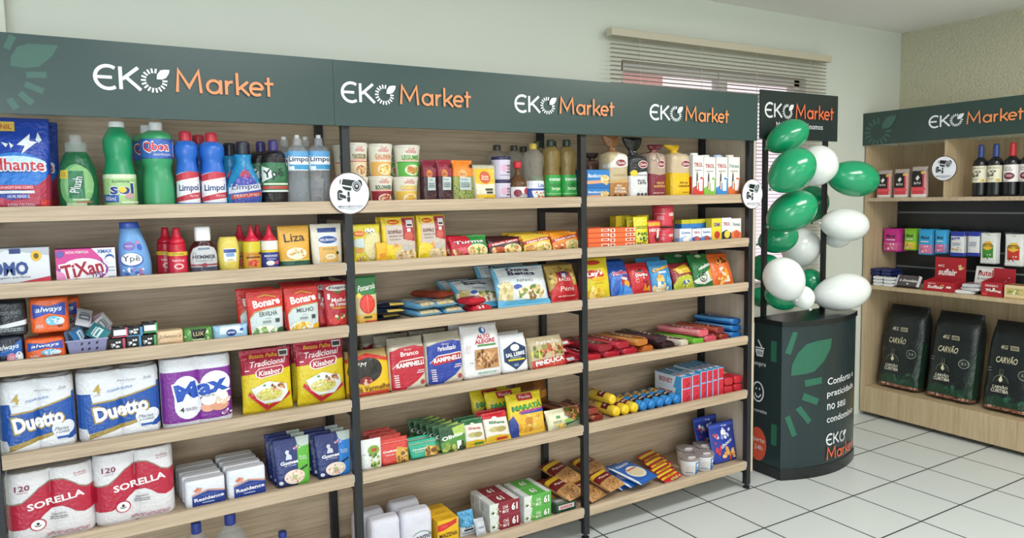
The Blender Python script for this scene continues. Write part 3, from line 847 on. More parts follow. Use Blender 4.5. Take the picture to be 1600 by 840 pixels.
SOL = [(0, .94, .94, 2.3), (.03, 1, 1, 2.3), (.36, 1, 1, 2.2), (.5, .86, .86, 2.1), (.58, .8, .8, 2), (.68, .9, .9, 2), (.78, .9, .9, 2), (.86, .72, .72, 2), (.92, .5, .5, 2), (1, .44, .44, 2)]
f = Fit(160, 213, 188, 1, .05)
bottle('disinfectant_bottle', f, .1, SOL, '#1f8f5f', 'green waisted disinfectant bottle with white cap and a yellow sun on its label', 'bottle', 
       lab=(.05, .40, '#a8cf8c', [R(0, .86, 1, 1, '#d8e6c4'), T('desinfetante', .5, .78, .34, .1, '#456a4a'), T('sol', .52, .53, .46, .36, '#2a3d8f', b=.05, out='#eef3e4', ob=.1), E(.53, .5, .07, .1, '#f0c93c'), R(.12, .1, .45, .34, '#2c56a4'), T('500ml', .28, .22, .22, .14, '#eef'), E(.66, .3, .09, .1, '#c9a0a0'), R(.5, .06, .9, .12, '#e9efd8')], 175),
       cap=[('screw_cap', .047, .925, 1, CAPS, '#e6eaea', 'plastic')])
QB = [(0, .92, .92, 2.3), (.03, .97, .97, 2.3), (.34, .93, .93, 2.2), (.47, .82, .82, 2), (.56, .97, .97, 2.2), (.8, 1, 1, 2.2), (.86, .9, .9, 2), (.9, .55, .55, 2), (1, .45, .45, 2)]
f = Fit(224, 277, 189, 1, .05)
o = bottle('bleach_bottle', f, .1, QB, '#3a9a66', 'green bleach bottle with white cap and a purple band label', 'bottle', 'green bleach bottles',
       lab=(.575, .80, '#3c4f9c', [E(.42, .5, .44, .5, '#3a68b8'), T('Qboa', .45, .58, .52, .52, '#d02b3c', b=.04, out='#f4eef2', ob=.1), T('desinfetante', .58, .22, .36, .13, '#e8dce8'), R(.82, .1, .86, .9, '#aeb8e0')], 175),
       cap=[('screw_cap', .042, .89, 1, CAPS, '#e8eaec', 'plastic')])
behind(o, 1, .12, 'green bleach bottle with white cap', 'green bleach bottles', dx=-.022)
LB = [(0, .9, .9, 2.3), (.02, .96, .96, 2.3), (.5, .9, .9, 2.2), (.62, .8, .8, 2), (.72, .98, .98, 2), (.8, .98, .98, 2), (.87, .7, .7, 2), (.9, .48, .48, 2), (1, .4, .4, 2)]
la = (.035, .48, '#3c74c8', [P([(0, .1), (1, .02), (1, .92), (.5, 1), (0, .9)], '#eef0f4'), P([(0, .7), (1, .86), (1, .96), (.5, 1), (0, .88)], '#c63a4a'), T('Limpol', .5, .5, .66, .24, '#283a7c', b=.04, rot=2), P([(0, .1), (1, .24), (1, .4), (.6, .36), (0, .22)], '#c23044'), T('MULTIUSO', .66, .28, .3, .07, '#f6e8e8'), R(0, 0, 1, .08, '#3a7fd0'), E(.72, .77, .1, .05, '#e8d8dc')], 150)
f = Fit(276, 315, 204, 1, .05)
o = bottle('cleaner_bottle', f, .078, LB, '#2668c4', 'blue cleaner bottle with red cap, standing next to the green bleach bottle', 'bottle', 'blue cleaner bottles', lab=la, cap=[('red_cap', .04, .865, 1, CAPS, '#cf3346', 'plastic')])
f = Fit(312, 353, 206, 1, .05)
p = bottle('cleaner_bottle', f, .078, LB, '#2668c4', 'blue cleaner bottle with red cap, standing beside the drop-shaped teal detergent', 'bottle', 'blue cleaner bottles', lab=la, cap=[('red_cap', .04, .865, 1, CAPS, '#cf3346', 'plastic')])
behind(p, 1, .1, 'blue cleaner bottle with a red cap', 'blue cleaner bottles', dx=-.022)

DR = [(0, .78, .85, 2.6), (.04, .93, .98, 2.4), (.22, 1, 1, 2.2), (.4, .88, .95, 2.2), (.6, .58, .8, 2), (.7, .46, .7, 2), (.8, .5, .7, 2), (.84, .4, .5, 2), (1, .36, .45, 2)]
f = Fit(360, 416, 220, 1, .05)
o = bottle('dish_soap_bottle', f, .07, DR, '#2596cf', 'drop-shaped teal dish soap bottle with a dark cap and purple label', 'bottle', 'drop-shaped dish soap bottles', fin='liquid',
       art=[P([(.5, .62), (.18, .3), (.22, .04), (.5, 0.01), (.8, .04), (.84, .3)], '#4a4fb0'), E(.5, .5, .13, .06, '#c2405a'), D(.5, .43, .2, .07, 14, .04, ['#7a6ac8', '#8e7ad4'], 3), P([(.14, .2), (.86, .27), (.86, .36), (.14, .3)], '#e9edf4'), T('Limpol', .5, .3, .56, .1, '#2a3a80', b=.03, rot=4, out='#eef2f6', ob=.09), P([(.2, .12), (.84, .17), (.84, .24), (.2, .18)], '#d4503c'), T('PERFUMES', .52, .18, .5, .04, '#f6e6d8', rot=4)],
       cap=[('dark_cap', .043, .79, 1, CAPS, '#2a2d38', 'plastic')])
behind(o, 1, .09, 'drop-shaped dish soap bottle with dark cap', 'drop-shaped dish soap bottles', dx=-.03)
YP = [(0, .9, .95, 2.6), (.04, 1, 1, 2.5), (.6, 1, 1, 2.4), (.66, .92, .95, 2.2), (.74, .95, .95, 2.2), (.82, .8, .85, 2), (.86, .5, .6, 2), (1, .4, .5, 2)]
f = Fit(407, 447, 218, 1, .06)
o = bottle('dish_soap_bottle', f, .06, YP, '#20181c', 'dark liquid soap bottle with purple cap and green label', 'bottle', 'dark dish soap bottles', fin='liquid',
       lab=(.22, .66, '#2f6b45', [R(0, 0, .12, 1, '#3d7a50'), P([(0, .3), (.5, .55), (.3, .8), (0, .9)], '#dfeae4'), T('Ypê', .42, .6, .6, .36, '#16342a', b=.03, rot=8), R(0, .1, 1, .2, '#b3463c'), R(.1, .24, .9, .3, '#cfe0c4'), R(0, 0, 1, .06, '#dbe4dc')], 150),
       cap=[('purple_cap', .034, .83, 1, CAPS, '#3c3472', 'plastic')])
behind(o, 2, .075, 'dark liquid soap bottle with purple cap', 'dark dish soap bottles', dx=-.03)
SQ = [(0, .88, .9, 2.6), (.03, .96, 1, 2.5), (.48, .9, 1, 2.4), (.56, .94, 1, 2.4), (.76, .96, 1, 2.4), (.84, .7, .75, 2), (.87, .4, .5, 2), (1, .34, .4, 2)]
lq = (.50, .77, '#e6ecf0', [R(0, .7, 1, 1, '#5f9fd0'), T('Limpol', .5, .55, .8, .34, '#1e2c55', b=.04, out='#f2f4f6', ob=.08), R(.1, .05, 1, .3, '#3a93c4'), R(0, .05, .3, .22, '#e8f0f2')], 150)
sq = [('push_pull_cap', .032, .85, .96, CAPS, '#dfe5ea', 'clear'), ('cap_tip', .018, .95, 1, CAPS, '#eef2f4', 'plastic')]
f = Fit(453, 487, 210, 1, .05)
o = bottle('dish_soap_bottle', f, .055, SQ, '#b9c2c9', 'clear squeeze bottle with blue and white label, second from the black post', 'bottle', 'clear squeeze bottles', fin='clear', lab=lq, cap=sq)
f = Fit(483, 517, 210, 1, .05)
p = bottle('dish_soap_bottle', f, .055, SQ, '#b9c2c9', 'clear squeeze bottle with blue and white label, closest to the black post', 'bottle', 'clear squeeze bottles', fin='clear', lab=lq, cap=sq)
behind(o, 1, .09, 'clear squeeze bottle two places from the post', 'clear squeeze bottles', dx=-.025)
behind(p, 1, .09, 'clear squeeze bottle beside the post', 'clear squeeze bottles', dx=-.025)

# ================================================================== second shelf
f = Fit(-42, 78, 388, 2, .06)
box('washing_powder_box', f, .1, '#dfe3ea', [P([(.3, 1), (1, .78), (1, 1)], '#b9bfc8'), P([(0, .62), (.45, .98), (.2, .98), (0, .8)], '#c4cad2'), P([(.35, 0), (1, .2), (1, 0)], '#d82c46'), P([(.0, 0), (.35, 0), (1, .2), (1, .23), (.4, .05)], '#b84458'),
    R(.47, .86, .62, .99, '#2f3f78'), E(.825, .78, .07, .14, '#e9bd3a'), E(.825, .78, .035, .075, '#6b5a24'), T('OMO', .46, .47, .5, .36, '#2c4a8e', b=.07), T('lavagem perfeita', .48, .235, .5, .07, '#3b4a70')],
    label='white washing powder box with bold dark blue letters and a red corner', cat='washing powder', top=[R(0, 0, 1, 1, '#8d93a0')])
f = Fit(87, 181, 388, 2, .06)
box('washing_powder_box', f, .075, '#d24a96', [P([(.6, 1), (1, 1), (1, 0), (.7, 0), (.8, .4), (.76, .7)], '#e6e8ee'), E(.45, .36, .42, .36, '#8f3fa0'), E(.45, .38, .38, .34, '#eef0f4'), E(.75, .4, .05, .3, '#a03a80', a0=-90, a1=90), P([(0, 0), (.2, 0), (.12, .3), (0, .4)], '#e58fc0'),
    T('TiXan', .43, .39, .7, .42, '#a31f38', b=.05, out='#f6eef2', ob=.1, rot=9), T('YPÊ', .66, .22, .2, .16, '#5a2a7c', b=.03, rot=6), T('NOVA FÓRMULA', .36, .91, .38, .1, '#f8eef4', b=.02), T('XMAX', .82, .9, .26, .11, '#4a70b8', b=.04), E(.9, .68, .08, .13, '#3f5fa0'), E(.9, .64, .075, .1, '#e6eef2'),
    R(.84, .4, .98, .42, '#7780a0'), R(.84, .3, .98, .32, '#7780a0'), R(.86, .08, .98, .14, '#8088a8'), E(.08, .86, .06, .1, '#6a5fb0')],
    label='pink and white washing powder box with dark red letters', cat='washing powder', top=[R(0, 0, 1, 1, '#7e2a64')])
f = Fit(184, 237, 347, 2, .06)
SOFT = [(0, .9, .9, 3), (.04, .98, 1, 2.6), (.25, 1, 1, 2.4), (.5, .92, .95, 2.4), (.75, .72, .85, 2.3), (.88, .6, .75, 2.2), (.93, .56, .7, 2.2), (1, .54, .7, 2)]
W_, H_ = f.W, f.H
r = empty('softener_bottle'); bm = bmesh.new(); sl = Slots('plastic')
B = Body(W_, H_, .075, SOFT, 0, 1, shear=lambda v: -W_ * .16 * max(0, v - .2) ** 1.2)
B.build(bm, 24, 24, sl('#6ea3dc'), 0, .9)
draw(bm, [E(.42, .34, .28, .13, '#3a5cb0'), E(.42, .35, .25, .11, '#f0f4f8'), T('Ypê', .42, .35, .4, .13, '#22304a', b=.01), E(.4, .58, .15, .08, '#7a5fb4'), T('MACIEZ', .4, .58, .2, .03, '#e8e8f4'), E(.66, .56, .06, .06, '#3d5fc0'), E(.62, .64, .05, .03, '#d27aa8'), D(.5, .13, .3, .06, 16, .05, ['#3a56b4', '#e8ecf6', '#c05a90', '#6a8ad0'], 5)], sl, B.fa(150), CU, CV, W_, H_)
obj('bottle_body', bm, sl.list, r)
bm = bmesh.new(); B.build(bm, 20, 4, 0, .895, 1); 
for v in bm.verts: v.co.x = (v.co.x - B.off(.95)) * 1.06 + B.off(.95)
obj('blue_cap', bm, M('#2f56b8', 'plastic'), r); f.put(r)
tag(r, 'pale blue fabric softener bottle curved like a sail with blue cap', 'bottle')

KE = [(0, .92, .92, 2.2), (.03, 1, 1, 2.2), (.3, .96, .96, 2.1), (.48, .98, .98, 2.1), (.52, .86, .86, 2), (.68, .86, .86, 2), (.74, .9, .9, 2), (.8, .5, .5, 2), (1, .3, .3, 2)]
f = Fit(262, 295, 356, 2, .06)
o = bottle('ketchup_bottle', f, .07, KE, '#c41e36', 'bright red ketchup bottle with a pointed cap and thin yellow band', 'bottle', 'red ketchup bottles',
           lab=(.42, .5, '#e4c23a', [T('KETCHUP', .5, .5, .4, .5, '#5a4a20')], 160), art=[R(.1, .05, .9, .4, '#cf2a44'), T('ketchup', .5, .32, .4, .07, '#f4dada', b=.02), E(.5, .2, .16, .06, '#f0c8c8'), E(.5, .2, .1, .035, '#c41e36')],
           cap=[('pointed_cap', .05, .66, 1, [(0, 1, 1, 2), (.25, 1, 1, 2), (.3, .7, .7, 2), (.7, .5, .5, 2), (1, .42, .42, 2)], '#d01f3a', 'plastic')])
behind(o, 1, .085, 'bright red ketchup bottle with pointed cap', 'red ketchup bottles', dx=-.028)
HE = [(0, .9, .95, 3), (.03, .96, 1, 3), (.42, 1, 1, 2.6), (.56, .94, .9, 2.4), (.66, .7, .7, 2), (.72, .5, .6, 2), (1, .45, .55, 2)]
f = Fit(297, 341, 354, 2, .06)
bottle('barbecue_sauce_bottle', f, .055, HE, '#4a1a1e', 'dark brown sauce bottle with square white cap and white label', 'bottle', fin='liquid',
       art=[P([(.12, .05), (.88, .05), (.88, .38), (.78, .55), (.62, .6), (.38, .6), (.22, .55), (.12, .38)], '#e2e4e8'), T('HEMMER', .5, .37, .56, .08, '#1c2230', b=.06), T('BARBECUE', .5, .29, .4, .045, '#6a6e78'), R(.12, .18, .88, .22, '#a23246'), E(.5, .19, .07, .05, '#a23246'), P([(.12, .02), (.88, .02), (.88, .16), (.12, .16)], '#28304e'), T('380 g', .5, .07, .2, .04, '#dfe2ea'), R(.36, .52, .64, .56, '#7a8aa0')],
       cap=[('square_white_cap', .052, .70, 1, [(0, .96, .8, 4), (.1, 1, .84, 4), (.92, 1, .84, 4), (1, .95, .8, 4)], '#eceef0', 'plastic')])
f = Fit(341, 376, 370, 2, .06)
bag('mustard_bottle', None, f, .055, '#d9c456', [E(.5, .52, .4, .38, '#e2d070'), E(.5, .52, .36, .34, '#dac65a'), R(.28, .32, .76, .68, '#e9ecee'), R(.28, .56, .76, .66, '#2f4a8c'), R(.36, .45, .68, .55, '#7da0cc'), R(.4, .34, .64, .38, '#c8b860')],
    'plump yellow mustard squeeze bottle without a visible cap', 'bottle', fin='plastic', wr=0, mode=130,
    secs=[(0, .78, .8, 2.6), (.03, .82, .85, 2.5), (.3, .95, 1, 2.3), (.55, 1, 1, 2.3), (.8, .95, .9, 2.3), (.94, .82, .75, 2.4), (1, .74, .7, 2.4)])
CY2 = [(0, .94, .94, 2.1), (.03, 1, 1, 2.1), (.6, 1, 1, 2), (.66, .97, .97, 2), (.7, .9, .9, 2), (1, .8, .8, 2)]
noz = [('nozzle_cap', .052, .64, 1, NOZ, '#d42a44', 'plastic')]
f = Fit(383, 411, 352, 2, .06)
o = bottle('sauce_squeeze_bottle', f, .055, CY2, '#d3c233', 'yellow sauce bottle with red nozzle and a red tomato label', 'bottle', 'yellow sauce bottles with red nozzles',
       lab=(.08, .42, '#cf9a34', [T('MOSTARDA', .5, .84, .5, .12, '#b03028'), R(.2, .6, .8, .72, '#7a3a20'), E(.5, .3, .2, .22, '#d2402e'), D(.5, .3, .2, .2, 12, .06, ['#e8c060', '#c23a2a', '#e87a50'], 2), E(.84, .9, .12, .08, '#3a3a30')], 150), cap=noz)
behind(o, 1, .075, 'yellow sauce bottle with red nozzle', 'yellow sauce bottles with red nozzles', dx=-.03)
f = Fit(411, 438, 351, 2, .06)
o = bottle('sauce_squeeze_bottle', f, .055, CY2, '#e6e6dc', 'white sauce bottle with red nozzle and navy blue label', 'bottle', 'white sauce bottles with red nozzles',
       lab=(.06, .45, '#2b3a86', [R(0, .86, 1, 1, '#d9c23c'), T('MAIONESE', .5, .66, .6, .12, '#e8e8f4', b=.02), T('Caseira', .5, .5, .4, .1, '#dcdcf0'), E(.45, .25, .18, .14, '#e9e6e0'), E(.74, .26, .12, .1, '#c85a7a')], 150), cap=noz)
behind(o, 1, .075, 'white sauce bottle with red nozzle', 'white sauce bottles with red nozzles', dx=-.028)
f = Fit(434, 484, 352, 2, .055, 3, secs=STY['pouch'], D=.05)
bag('mayonnaise_pouch', 'pouch', f, .05, '#e0a83c', [T('Liza', .5, .72, .66, .2, '#3a2a10', b=.02, rot=3), P([(0, 0), (1, 0), (1, .16), (.8, .2), (.5, .185), (.2, .2), (0, .17)], '#1f5240'), E(.53, .34, .33, .14, '#efe6cc'), D(.53, .35, .28, .11, 26, .05, ['#d8c890', '#a8985c', '#c9a060', '#ede2bc'], 4), R(.03, .17, .97, .2, '#d2c060')],
    'amber yellow mayonnaise pouch with a dark green foot', 'mayonnaise', seed=6)
f = Fit(488, 537, 349, 2, .055, 3, secs=STY['pouch'], D=.05)
bag('mayonnaise_pouch', 'pouch', f, .05, '#e2dccb', [R(.22, .8, .82, .9, '#2a4488'), P([(.2, .06), (.84, .06), (.8, .78), (.22, .78)], '#dfe6ea'), E(.52, .62, .3, .09, '#2c4f96'), T("HELLMANN'S", .52, .62, .5, .06, '#eef2f6', b=.02), P([(.2, .08), (.84, .08), (.83, .46), (.21, .46)], '#dfae58'), T('MAIONESE', .52, .4, .4, .05, '#8a6a30'), E(.55, .22, .17, .06, '#f0ecd8'), E(.55, .22, .12, .035, '#d8c48a'), E(.8, .3, .05, .04, '#2c4036')],
    'cream mayonnaise pouch with a blue-lidded jar pictured on it', 'mayonnaise', seed=9)

# ================================================================== third shelf
def pad_pack(f, base, flag, dark, label, group=None, seed=1, dep=.085):
    return bag('pad_pack', 'brickflat', f, dep, base, [P([(.08, .42), (.5, .56), (.92, .46), (.92, .86), (.5, .76), (.08, .84)], flag), T('always', .5, .66, .66, .2, '#e8f2f8', sh=.3, b=.02, rot=2), E(.6, .34, .2, .14, '#6fc4e0'), E(.74, .32, .14, .11, '#d8e4f0'), D(.62, .34, .2, .1, 12, .04, ['#9ad8ec', '#f0e0e8', '#5fb0dc'], seed), T('suave', .24, .2, .2, .1, '#f6e4dc'), R(.7, .14, .82, .22, dark)], label, 'sanitary pads', group, wr=.005, seed=seed)
zb = ZS[3]
f = Fit(41, 107, 528, 3, .05); lo = pad_pack(f, '#e4632c', '#2b48a8', '#8a3418', 'lower orange pad pack carrying the other orange one', None, 3)
f = Fit(46, 108, 473, zb + f.H + .001, .055); o = pad_pack(f, '#e4632c', '#2b48a8', '#8a3418', 'upper orange pad pack with a creased top, lying on another', None, 7)
o2 = dup(o, Vector(o.location) + Vector((.03, .09, 0)), 'orange pad pack in shadow behind the upper one'); o3 = dup(lo, Vector(lo.location) + Vector((.02, .09, 0)), 'orange pad pack in shadow behind the lower one')
f = Fit(-11, 37, 526, 3, .05)
lo = bag('pad_pack', 'brickflat', f, .085, '#1d2230', [P([(0, .4), (.5, .55), (.95, .9), (.95, .3), (0, .3)], '#2b62b0'), T('always', .52, .6, .66, .24, '#e8f0f6', sh=.3, b=.02, rot=4), E(.6, .18, .17, .2, '#d88aa4'), T('GX', .6, .18, .16, .18, '#f4e4ea', b=.03), E(.84, .2, .13, .22, '#dde3ea'), D(.84, .2, .12, .2, 8, .05, ['#7a7e88', '#f2f2f4'], 3)], 'black pad pack with blue flash and pink oval at the end of the shelf', 'sanitary pads', wr=.004, seed=2)
f = Fit(-11, 41, 470, zb + f.H + .001, .055)
bag('pad_pack', 'brickflat', f, .085, '#22262c', [P([(0, .3), (1, .44), (1, .3), (0, .2)], '#dfe2e6'), T('NOTURNO', .5, .66, .7, .1, '#8a9098'), T('SECA', .56, .55, .4, .07, '#7a8088'), R(.1, .12, .9, .24, '#3a4046'), lines(.5, .18, .76, .1, 2, '#9aa0a6', 2)], 'black pad pack with a white stripe lying over the blue and pink one', 'sanitary pads', wr=.004, seed=5)
# basket of sachets
f = Fit(104, 169, 531, 3, .05)
r = empty('basket'); bw, bh, bd = f.W, f.H, .12
bm = bmesh.new(); t = .0025
def taper(x, z): return x * (.88 + .12 * z / bh)
def panel(bm, a, b_, n0):                          # wall between two lower corners, tapering outwards upwards
    pts = []
    for (x, y) in (a, b_):
        for z in (0, bh): pts.append((taper(x, z), bd / 2 + taper(y, z), z))
    v = [bm.verts.new(p) for p in (pts[0], pts[2], pts[3], pts[1])]
    w = [bm.verts.new((p[0] - n0[0] * t, p[1] - n0[1] * t, p[2])) for p in (pts[0], pts[2], pts[3], pts[1])]
    bm.faces.new(v); bm.faces.new(w[::-1])
    for i in range(4): bm.faces.new((v[i], w[i], w[(i + 1) % 4], v[(i + 1) % 4]))
hw_, hd_ = bw / 2, bd / 2
panel(bm, (-hw_, -hd_), (hw_, -hd_), (0, -1)); panel(bm, (hw_, -hd_), (hw_, hd_), (1, 0)); panel(bm, (hw_, hd_), (-hw_, hd_), (0, 1)); panel(bm, (-hw_, hd_), (-hw_, -hd_), (-1, 0))
bx(bm, -hw_ * .88, hw_ * .88, bd / 2 - hd_ * .88, bd / 2 + hd_ * .88, 0, .003)
sl = Slots('plastic'); sl('#8d8fb4')
A = [P([(u - .035, v - .08), (u + .02, v - .08), (u + .045, v + .08), (u - .01, v + .08)], '#2c2d3c') for u in (.36, .54, .74) for v in (.4, .78)]
draw(bm, A, sl, lambda u, v, l: (taper((u - .5) * bw, v * bh), bd / 2 - taper(hd_, v * bh) - l, v * bh), W=bw, H=bh)
obj('basket_shell', bm, sl.list, r)
bm = bmesh.new(); tube(bm, [(-hw_, bd / 2 - hd_, bh), (hw_, bd / 2 - hd_, bh), (hw_, bd / 2 + hd_, bh), (-hw_, bd / 2 + hd_, bh), (-hw_, bd / 2 - hd_, bh)], .0035, 6); obj('basket_rim', bm, M('#9a9cc0', 'plastic'), r)
f.put(r); tag(r, 'small lavender plastic basket with slots, full of loose sachets', 'basket')
rnd = random.Random(5)
def sachet(x, y, z, rx, ry, rz, col, c2, label, w=.05, h=.07):
    bm = bmesh.new(); sl = Slots('foil'); mi = sl(col)
    B = Body(w, h, .012, STY['pillow'], .001, 2); B.build(bm, 12, 10, mi)
    draw(bm, [R(.15, .3, .85, .62, c2), R(.2, .66, .8, .72, c2), R(.25, .42, .75, .5, col)], sl, B.fx, B.cu, B.cv, w, h)
    for v in bm.verts: v.co -= Vector((0, .006, h / 2))
    o = obj('sachet', bm, sl.list); o.location = (x, y, z); o.rotation_euler = (rx, ry, rz); return tag(o, label, 'sachet', 'sachets heaped in the basket')
bxc, bz = f.c, f.zs
for i, (dx, dy, dz, ry, rx, c, c2, lb) in enumerate([
    (-.045, .05, .085, -.5, -.6, '#9a9ea6', '#5a5f68', 'grey sachet leaning over the basket near the orange pack'), (.01, .07, .105, .35, -.7, '#b9bcc4', '#6a6f78', 'silver sachet at the top of the basket heap'), (.035, .055, .085, 1.0, -.5, '#c9ccd2', '#787c86', 'pale sachet tilted in the middle of the basket heap'),
    (-.02, .03, .062, 1.2, -.9, '#2f6fa8', '#cfe0ea', 'blue sachet lying at the front of the basket'), (.04, .028, .065, -.9, -.8, '#2f7d88', '#d0e4e4', 'teal sachet standing in the basket front corner'), (-.055, .03, .06, 1.4, -1.1, '#58708e', '#bccbdc', 'slate blue sachet flat on the basket rim'),
    (.058, .065, .085, -.35, -.5, '#c8a7bb', '#8a5c74', 'pinkish sachet beside the small black cartons'), (-.01, .085, .08, .1, -.3, '#8e8f98', '#55585f', 'grey sachet upright at the back of the basket')]):
    sachet(bxc + dx, f.y + dy, bz + dz, rx, ry, .2, c, c2, lb)
# small black cartons in stacks of two
def carton(f, tint, label, upper=False, col='#17191d'):
    fr = [R(.1, .2, .9, .8, '#e9e9ea')] if upper == 'white' else [R(.04, .3, .8, .78, col), D(.45, .55, .34, .22, 9, .11, ['#e6e6e8', '#e6e6e8', '#9a9da3'], 3)]
    return box('small_carton', f, .05, col, [R(0, 0, 1, 1, col), R(.84, 0, 1, 1, tint), R(0, 0, 1, .1, tint)] + fr, [R(0, 0, 1, 1, col), D(.5, .5, .3, .3, 8, .1, ['#c9ccd2'], 2)], label=label, cat='carton', group=None)
for i, (u0, u1, t0, t1, tint, nm) in enumerate(((171, 196, 529, 514, '#c14a66', 'pink'), (198, 221, 525, 511, '#4a94c8', 'blue'), (223, 246, 523, 508, '#4fae62', 'green'))):
    a = Fit(u0, u1, t0, 3, .05); c1 = carton(a, tint, f'lower small black carton edged in {nm}')
    b_ = Fit(u0, u1, t1, ZS[3] + a.H + .0006, .05); c2 = carton(b_, tint, f'upper small black carton edged in {nm}', 'white' if i != 1 else True)
    third = dup(c2, Vector(c2.location) + Vector((0, .053, b_.H * .35)), f'small black carton standing behind the pair edged in {nm}')
    third.scale.z = 1.0
    third.location.z = c1.location.z
    l4 = dup(c2, Vector(c2.location) + Vector((0, .053, 0)), f'topmost small black carton behind the pair edged in {nm}'); l4.location.z = c1.location.z + b_.H + .0006
f = Fit(247, 291, 516, 3, .05)
bag('soap_bar', 'pillow', f, .05, '#e6c8a2', [T("Johnson's", .5, .62, .8, .3, '#8a6a4a', sh=.3, b=.01), R(.6, .05, .95, .3, '#d8a880'), R(.1, .22, .6, .28, '#c09a78')], 'peach wrapped soap bar on the third shelf', 'soap', secs=STY['brickflat'], wr=.001)
f = Fit(290, 336, 512, 3, .05)
bag('soap_bar', 'pillow', f, .05, '#5c9a4c', [D(.5, .5, .45, .42, 30, .06, ['#8cc46a', '#d8e8b0', '#3f7a3a', '#b4d890'], 2), P([(.22, .95), (.8, .95), (.7, .3), (.3, .3)], '#1a1c1e'), T('LUX', .5, .62, .36, .26, '#d9c88a', b=.02), R(.3, .1, .72, .28, '#cfe0b4')], 'green leafy soap bar with a black centre', 'soap', secs=STY['brickflat'], wr=.001)
f = Fit(333, 392, 508, 3, .05)
bag('wet_wipes_pack', 'pillow', f, .05, '#9ccbe8', [P([(.2, 1), (.75, 1), (.85, .4), (.15, .4)], '#d8ecf6'), E(.5, .5, .15, .24, '#233f90'), T('NIVEA', .5, .5, .22, .14, '#eef2f8', b=.04), R(.2, .1, .5, .18, '#5aa6d4'), E(.8, .66, .06, .1, '#2a58a0')], 'pale blue wipes pack with a round navy badge', 'wipes', wr=.002,
    secs=[(0, 1, .5, 3), (.1, .96, .95, 3), (.5, .95, 1, 3), (.9, .97, .8, 3), (1, .98, .3, 3)])
def veg(f, word, cols, base2, label, grp, seed):
    o = bag('vegetable_pouch', 'pouch', f, .045, '#d3352f', [P([(.06, 0), (.96, 0), (.96, .6), (.5, .56), (.2, .5), (.06, .38)], '#c6d2d2'), P([(.06, .385), (.2, .505), (.5, .565), (.96, .6), (.96, .62), (.5, .585), (.18, .53), (.06, .41)], '#b59a5a'), T('Bonare', .53, .72, .74, .17, '#f4f0ea', b=.06, rot=7), P([(.3, .86), (.5, .9), (.8, .84), (.8, .82), (.5, .87), (.3, .84)], '#d8a83a'), T(word, .56, .47, .5, .1, '#26352e', b=.015, rot=2),
        R(.45, .36, .62, .37, '#8a9a98'), R(.74, .26, .86, .35, '#3a4442'), lines(.5, .29, .24, .06, 2, '#6a7a78', 3), E(.42, .06, .37, .16, '#e6e4d8'), D(.42, .07, .33, .12, 42, .05, cols, seed), P([(.72, 0), (.96, 0), (.96, .16), (.8, .14)], base2)], label, 'canned vegetables', grp, seed=seed)
    return o
f = Fit(381, 442, 453, 3, .05, 4, secs=STY['pouch'], D=.045)
o = veg(f, 'ERVILHA', ['#6f9a4a', '#86b05c', '#5c8a3e', '#a2c47a'], '#2c5a34', 'red and white pouch of green peas at the front of its row', 'pea pouches', 3); behind(o, 1, .05, 'red and white pouch of green peas', 'pea pouches', dx=-.012, dz=.004)
f = Fit(443, 498, 447, 3, .05, 4, secs=STY['pouch'], D=.045)
o = veg(f, 'MILHO', ['#e4b42c', '#f0cc4a', '#d8a020', '#f4dc78'], '#d8a828', 'red and white pouch of yellow sweetcorn at the front of its row', 'sweetcorn pouches', 8); behind(o, 2, .05, 'red and white pouch of yellow sweetcorn', 'sweetcorn pouches', dx=.012, dz=.002)
f = Fit(508, 556, 440, 3, .055, 4, secs=STY['pouch'], D=.04)
o = bag('tomato_sauce_pouch', 'pouch', f, .04, '#b5222e', [E(.48, .87, .4, .07, '#e8e4de'), T('Fugini', .48, .87, .6, .07, '#2a2024', sh=.3, b=.02), P([(.3, .8), (.6, .8), (.45, .74)], '#4a7a30'), T('Molho', .48, .6, .5, .09, '#f4ece4', b=.03), T('de Tomate', .46, .51, .6, .08, '#f4ece4', b=.03), T('Tradicional', .5, .43, .6, .05, '#e8c83a', b=.02), E(.3, .15, .2, .1, '#d8362c'), E(.62, .13, .22, .11, '#d23028'), D(.5, .24, .3, .05, 14, .05, ['#4a8a34', '#e8d8b0', '#c83030'], 3), R(.1, .62, .18, .75, '#f0e0dc')], 'red tomato sauce pouch with a cream oval, half behind the black post', 'tomato sauce', 'red tomato sauce pouches', seed=4)
behind(o, 2, .045, 'red tomato sauce pouch with a cream oval', 'red tomato sauce pouches', dx=-.03)
f = Fit(556, 591, 431, 3, .045, 3, secs=STY['pouch'], D=.04)
bag('tomato_sauce_pouch', 'pouch', f, .04, '#2f7a44', [P([(0, 0), (1, 0), (1, .22), (0, .2)], '#d4a83a'), P([(0, .2), (1, .22), (1, .62), (.5, .6), (0, .62)], '#c8b88a'), T('Pomarola', .55, .77, .8, .12, '#f2f0e4', sh=.3, b=.02, rot=8), E(.52, .42, .36, .2, '#c42a24'), E(.52, .42, .31, .17, '#d83c30'), S([(.52, .24), (.52, .6)], .02, '#f0a090'), E(.16, .6, .1, .06, '#e8d04a'), R(.3, .13, .7, .17, '#3a4020'), R(.35, .0, .95, .08, '#c23428')], 'green-topped tomato sauce pouch just past the first shared post', 'tomato sauce', seed=5)

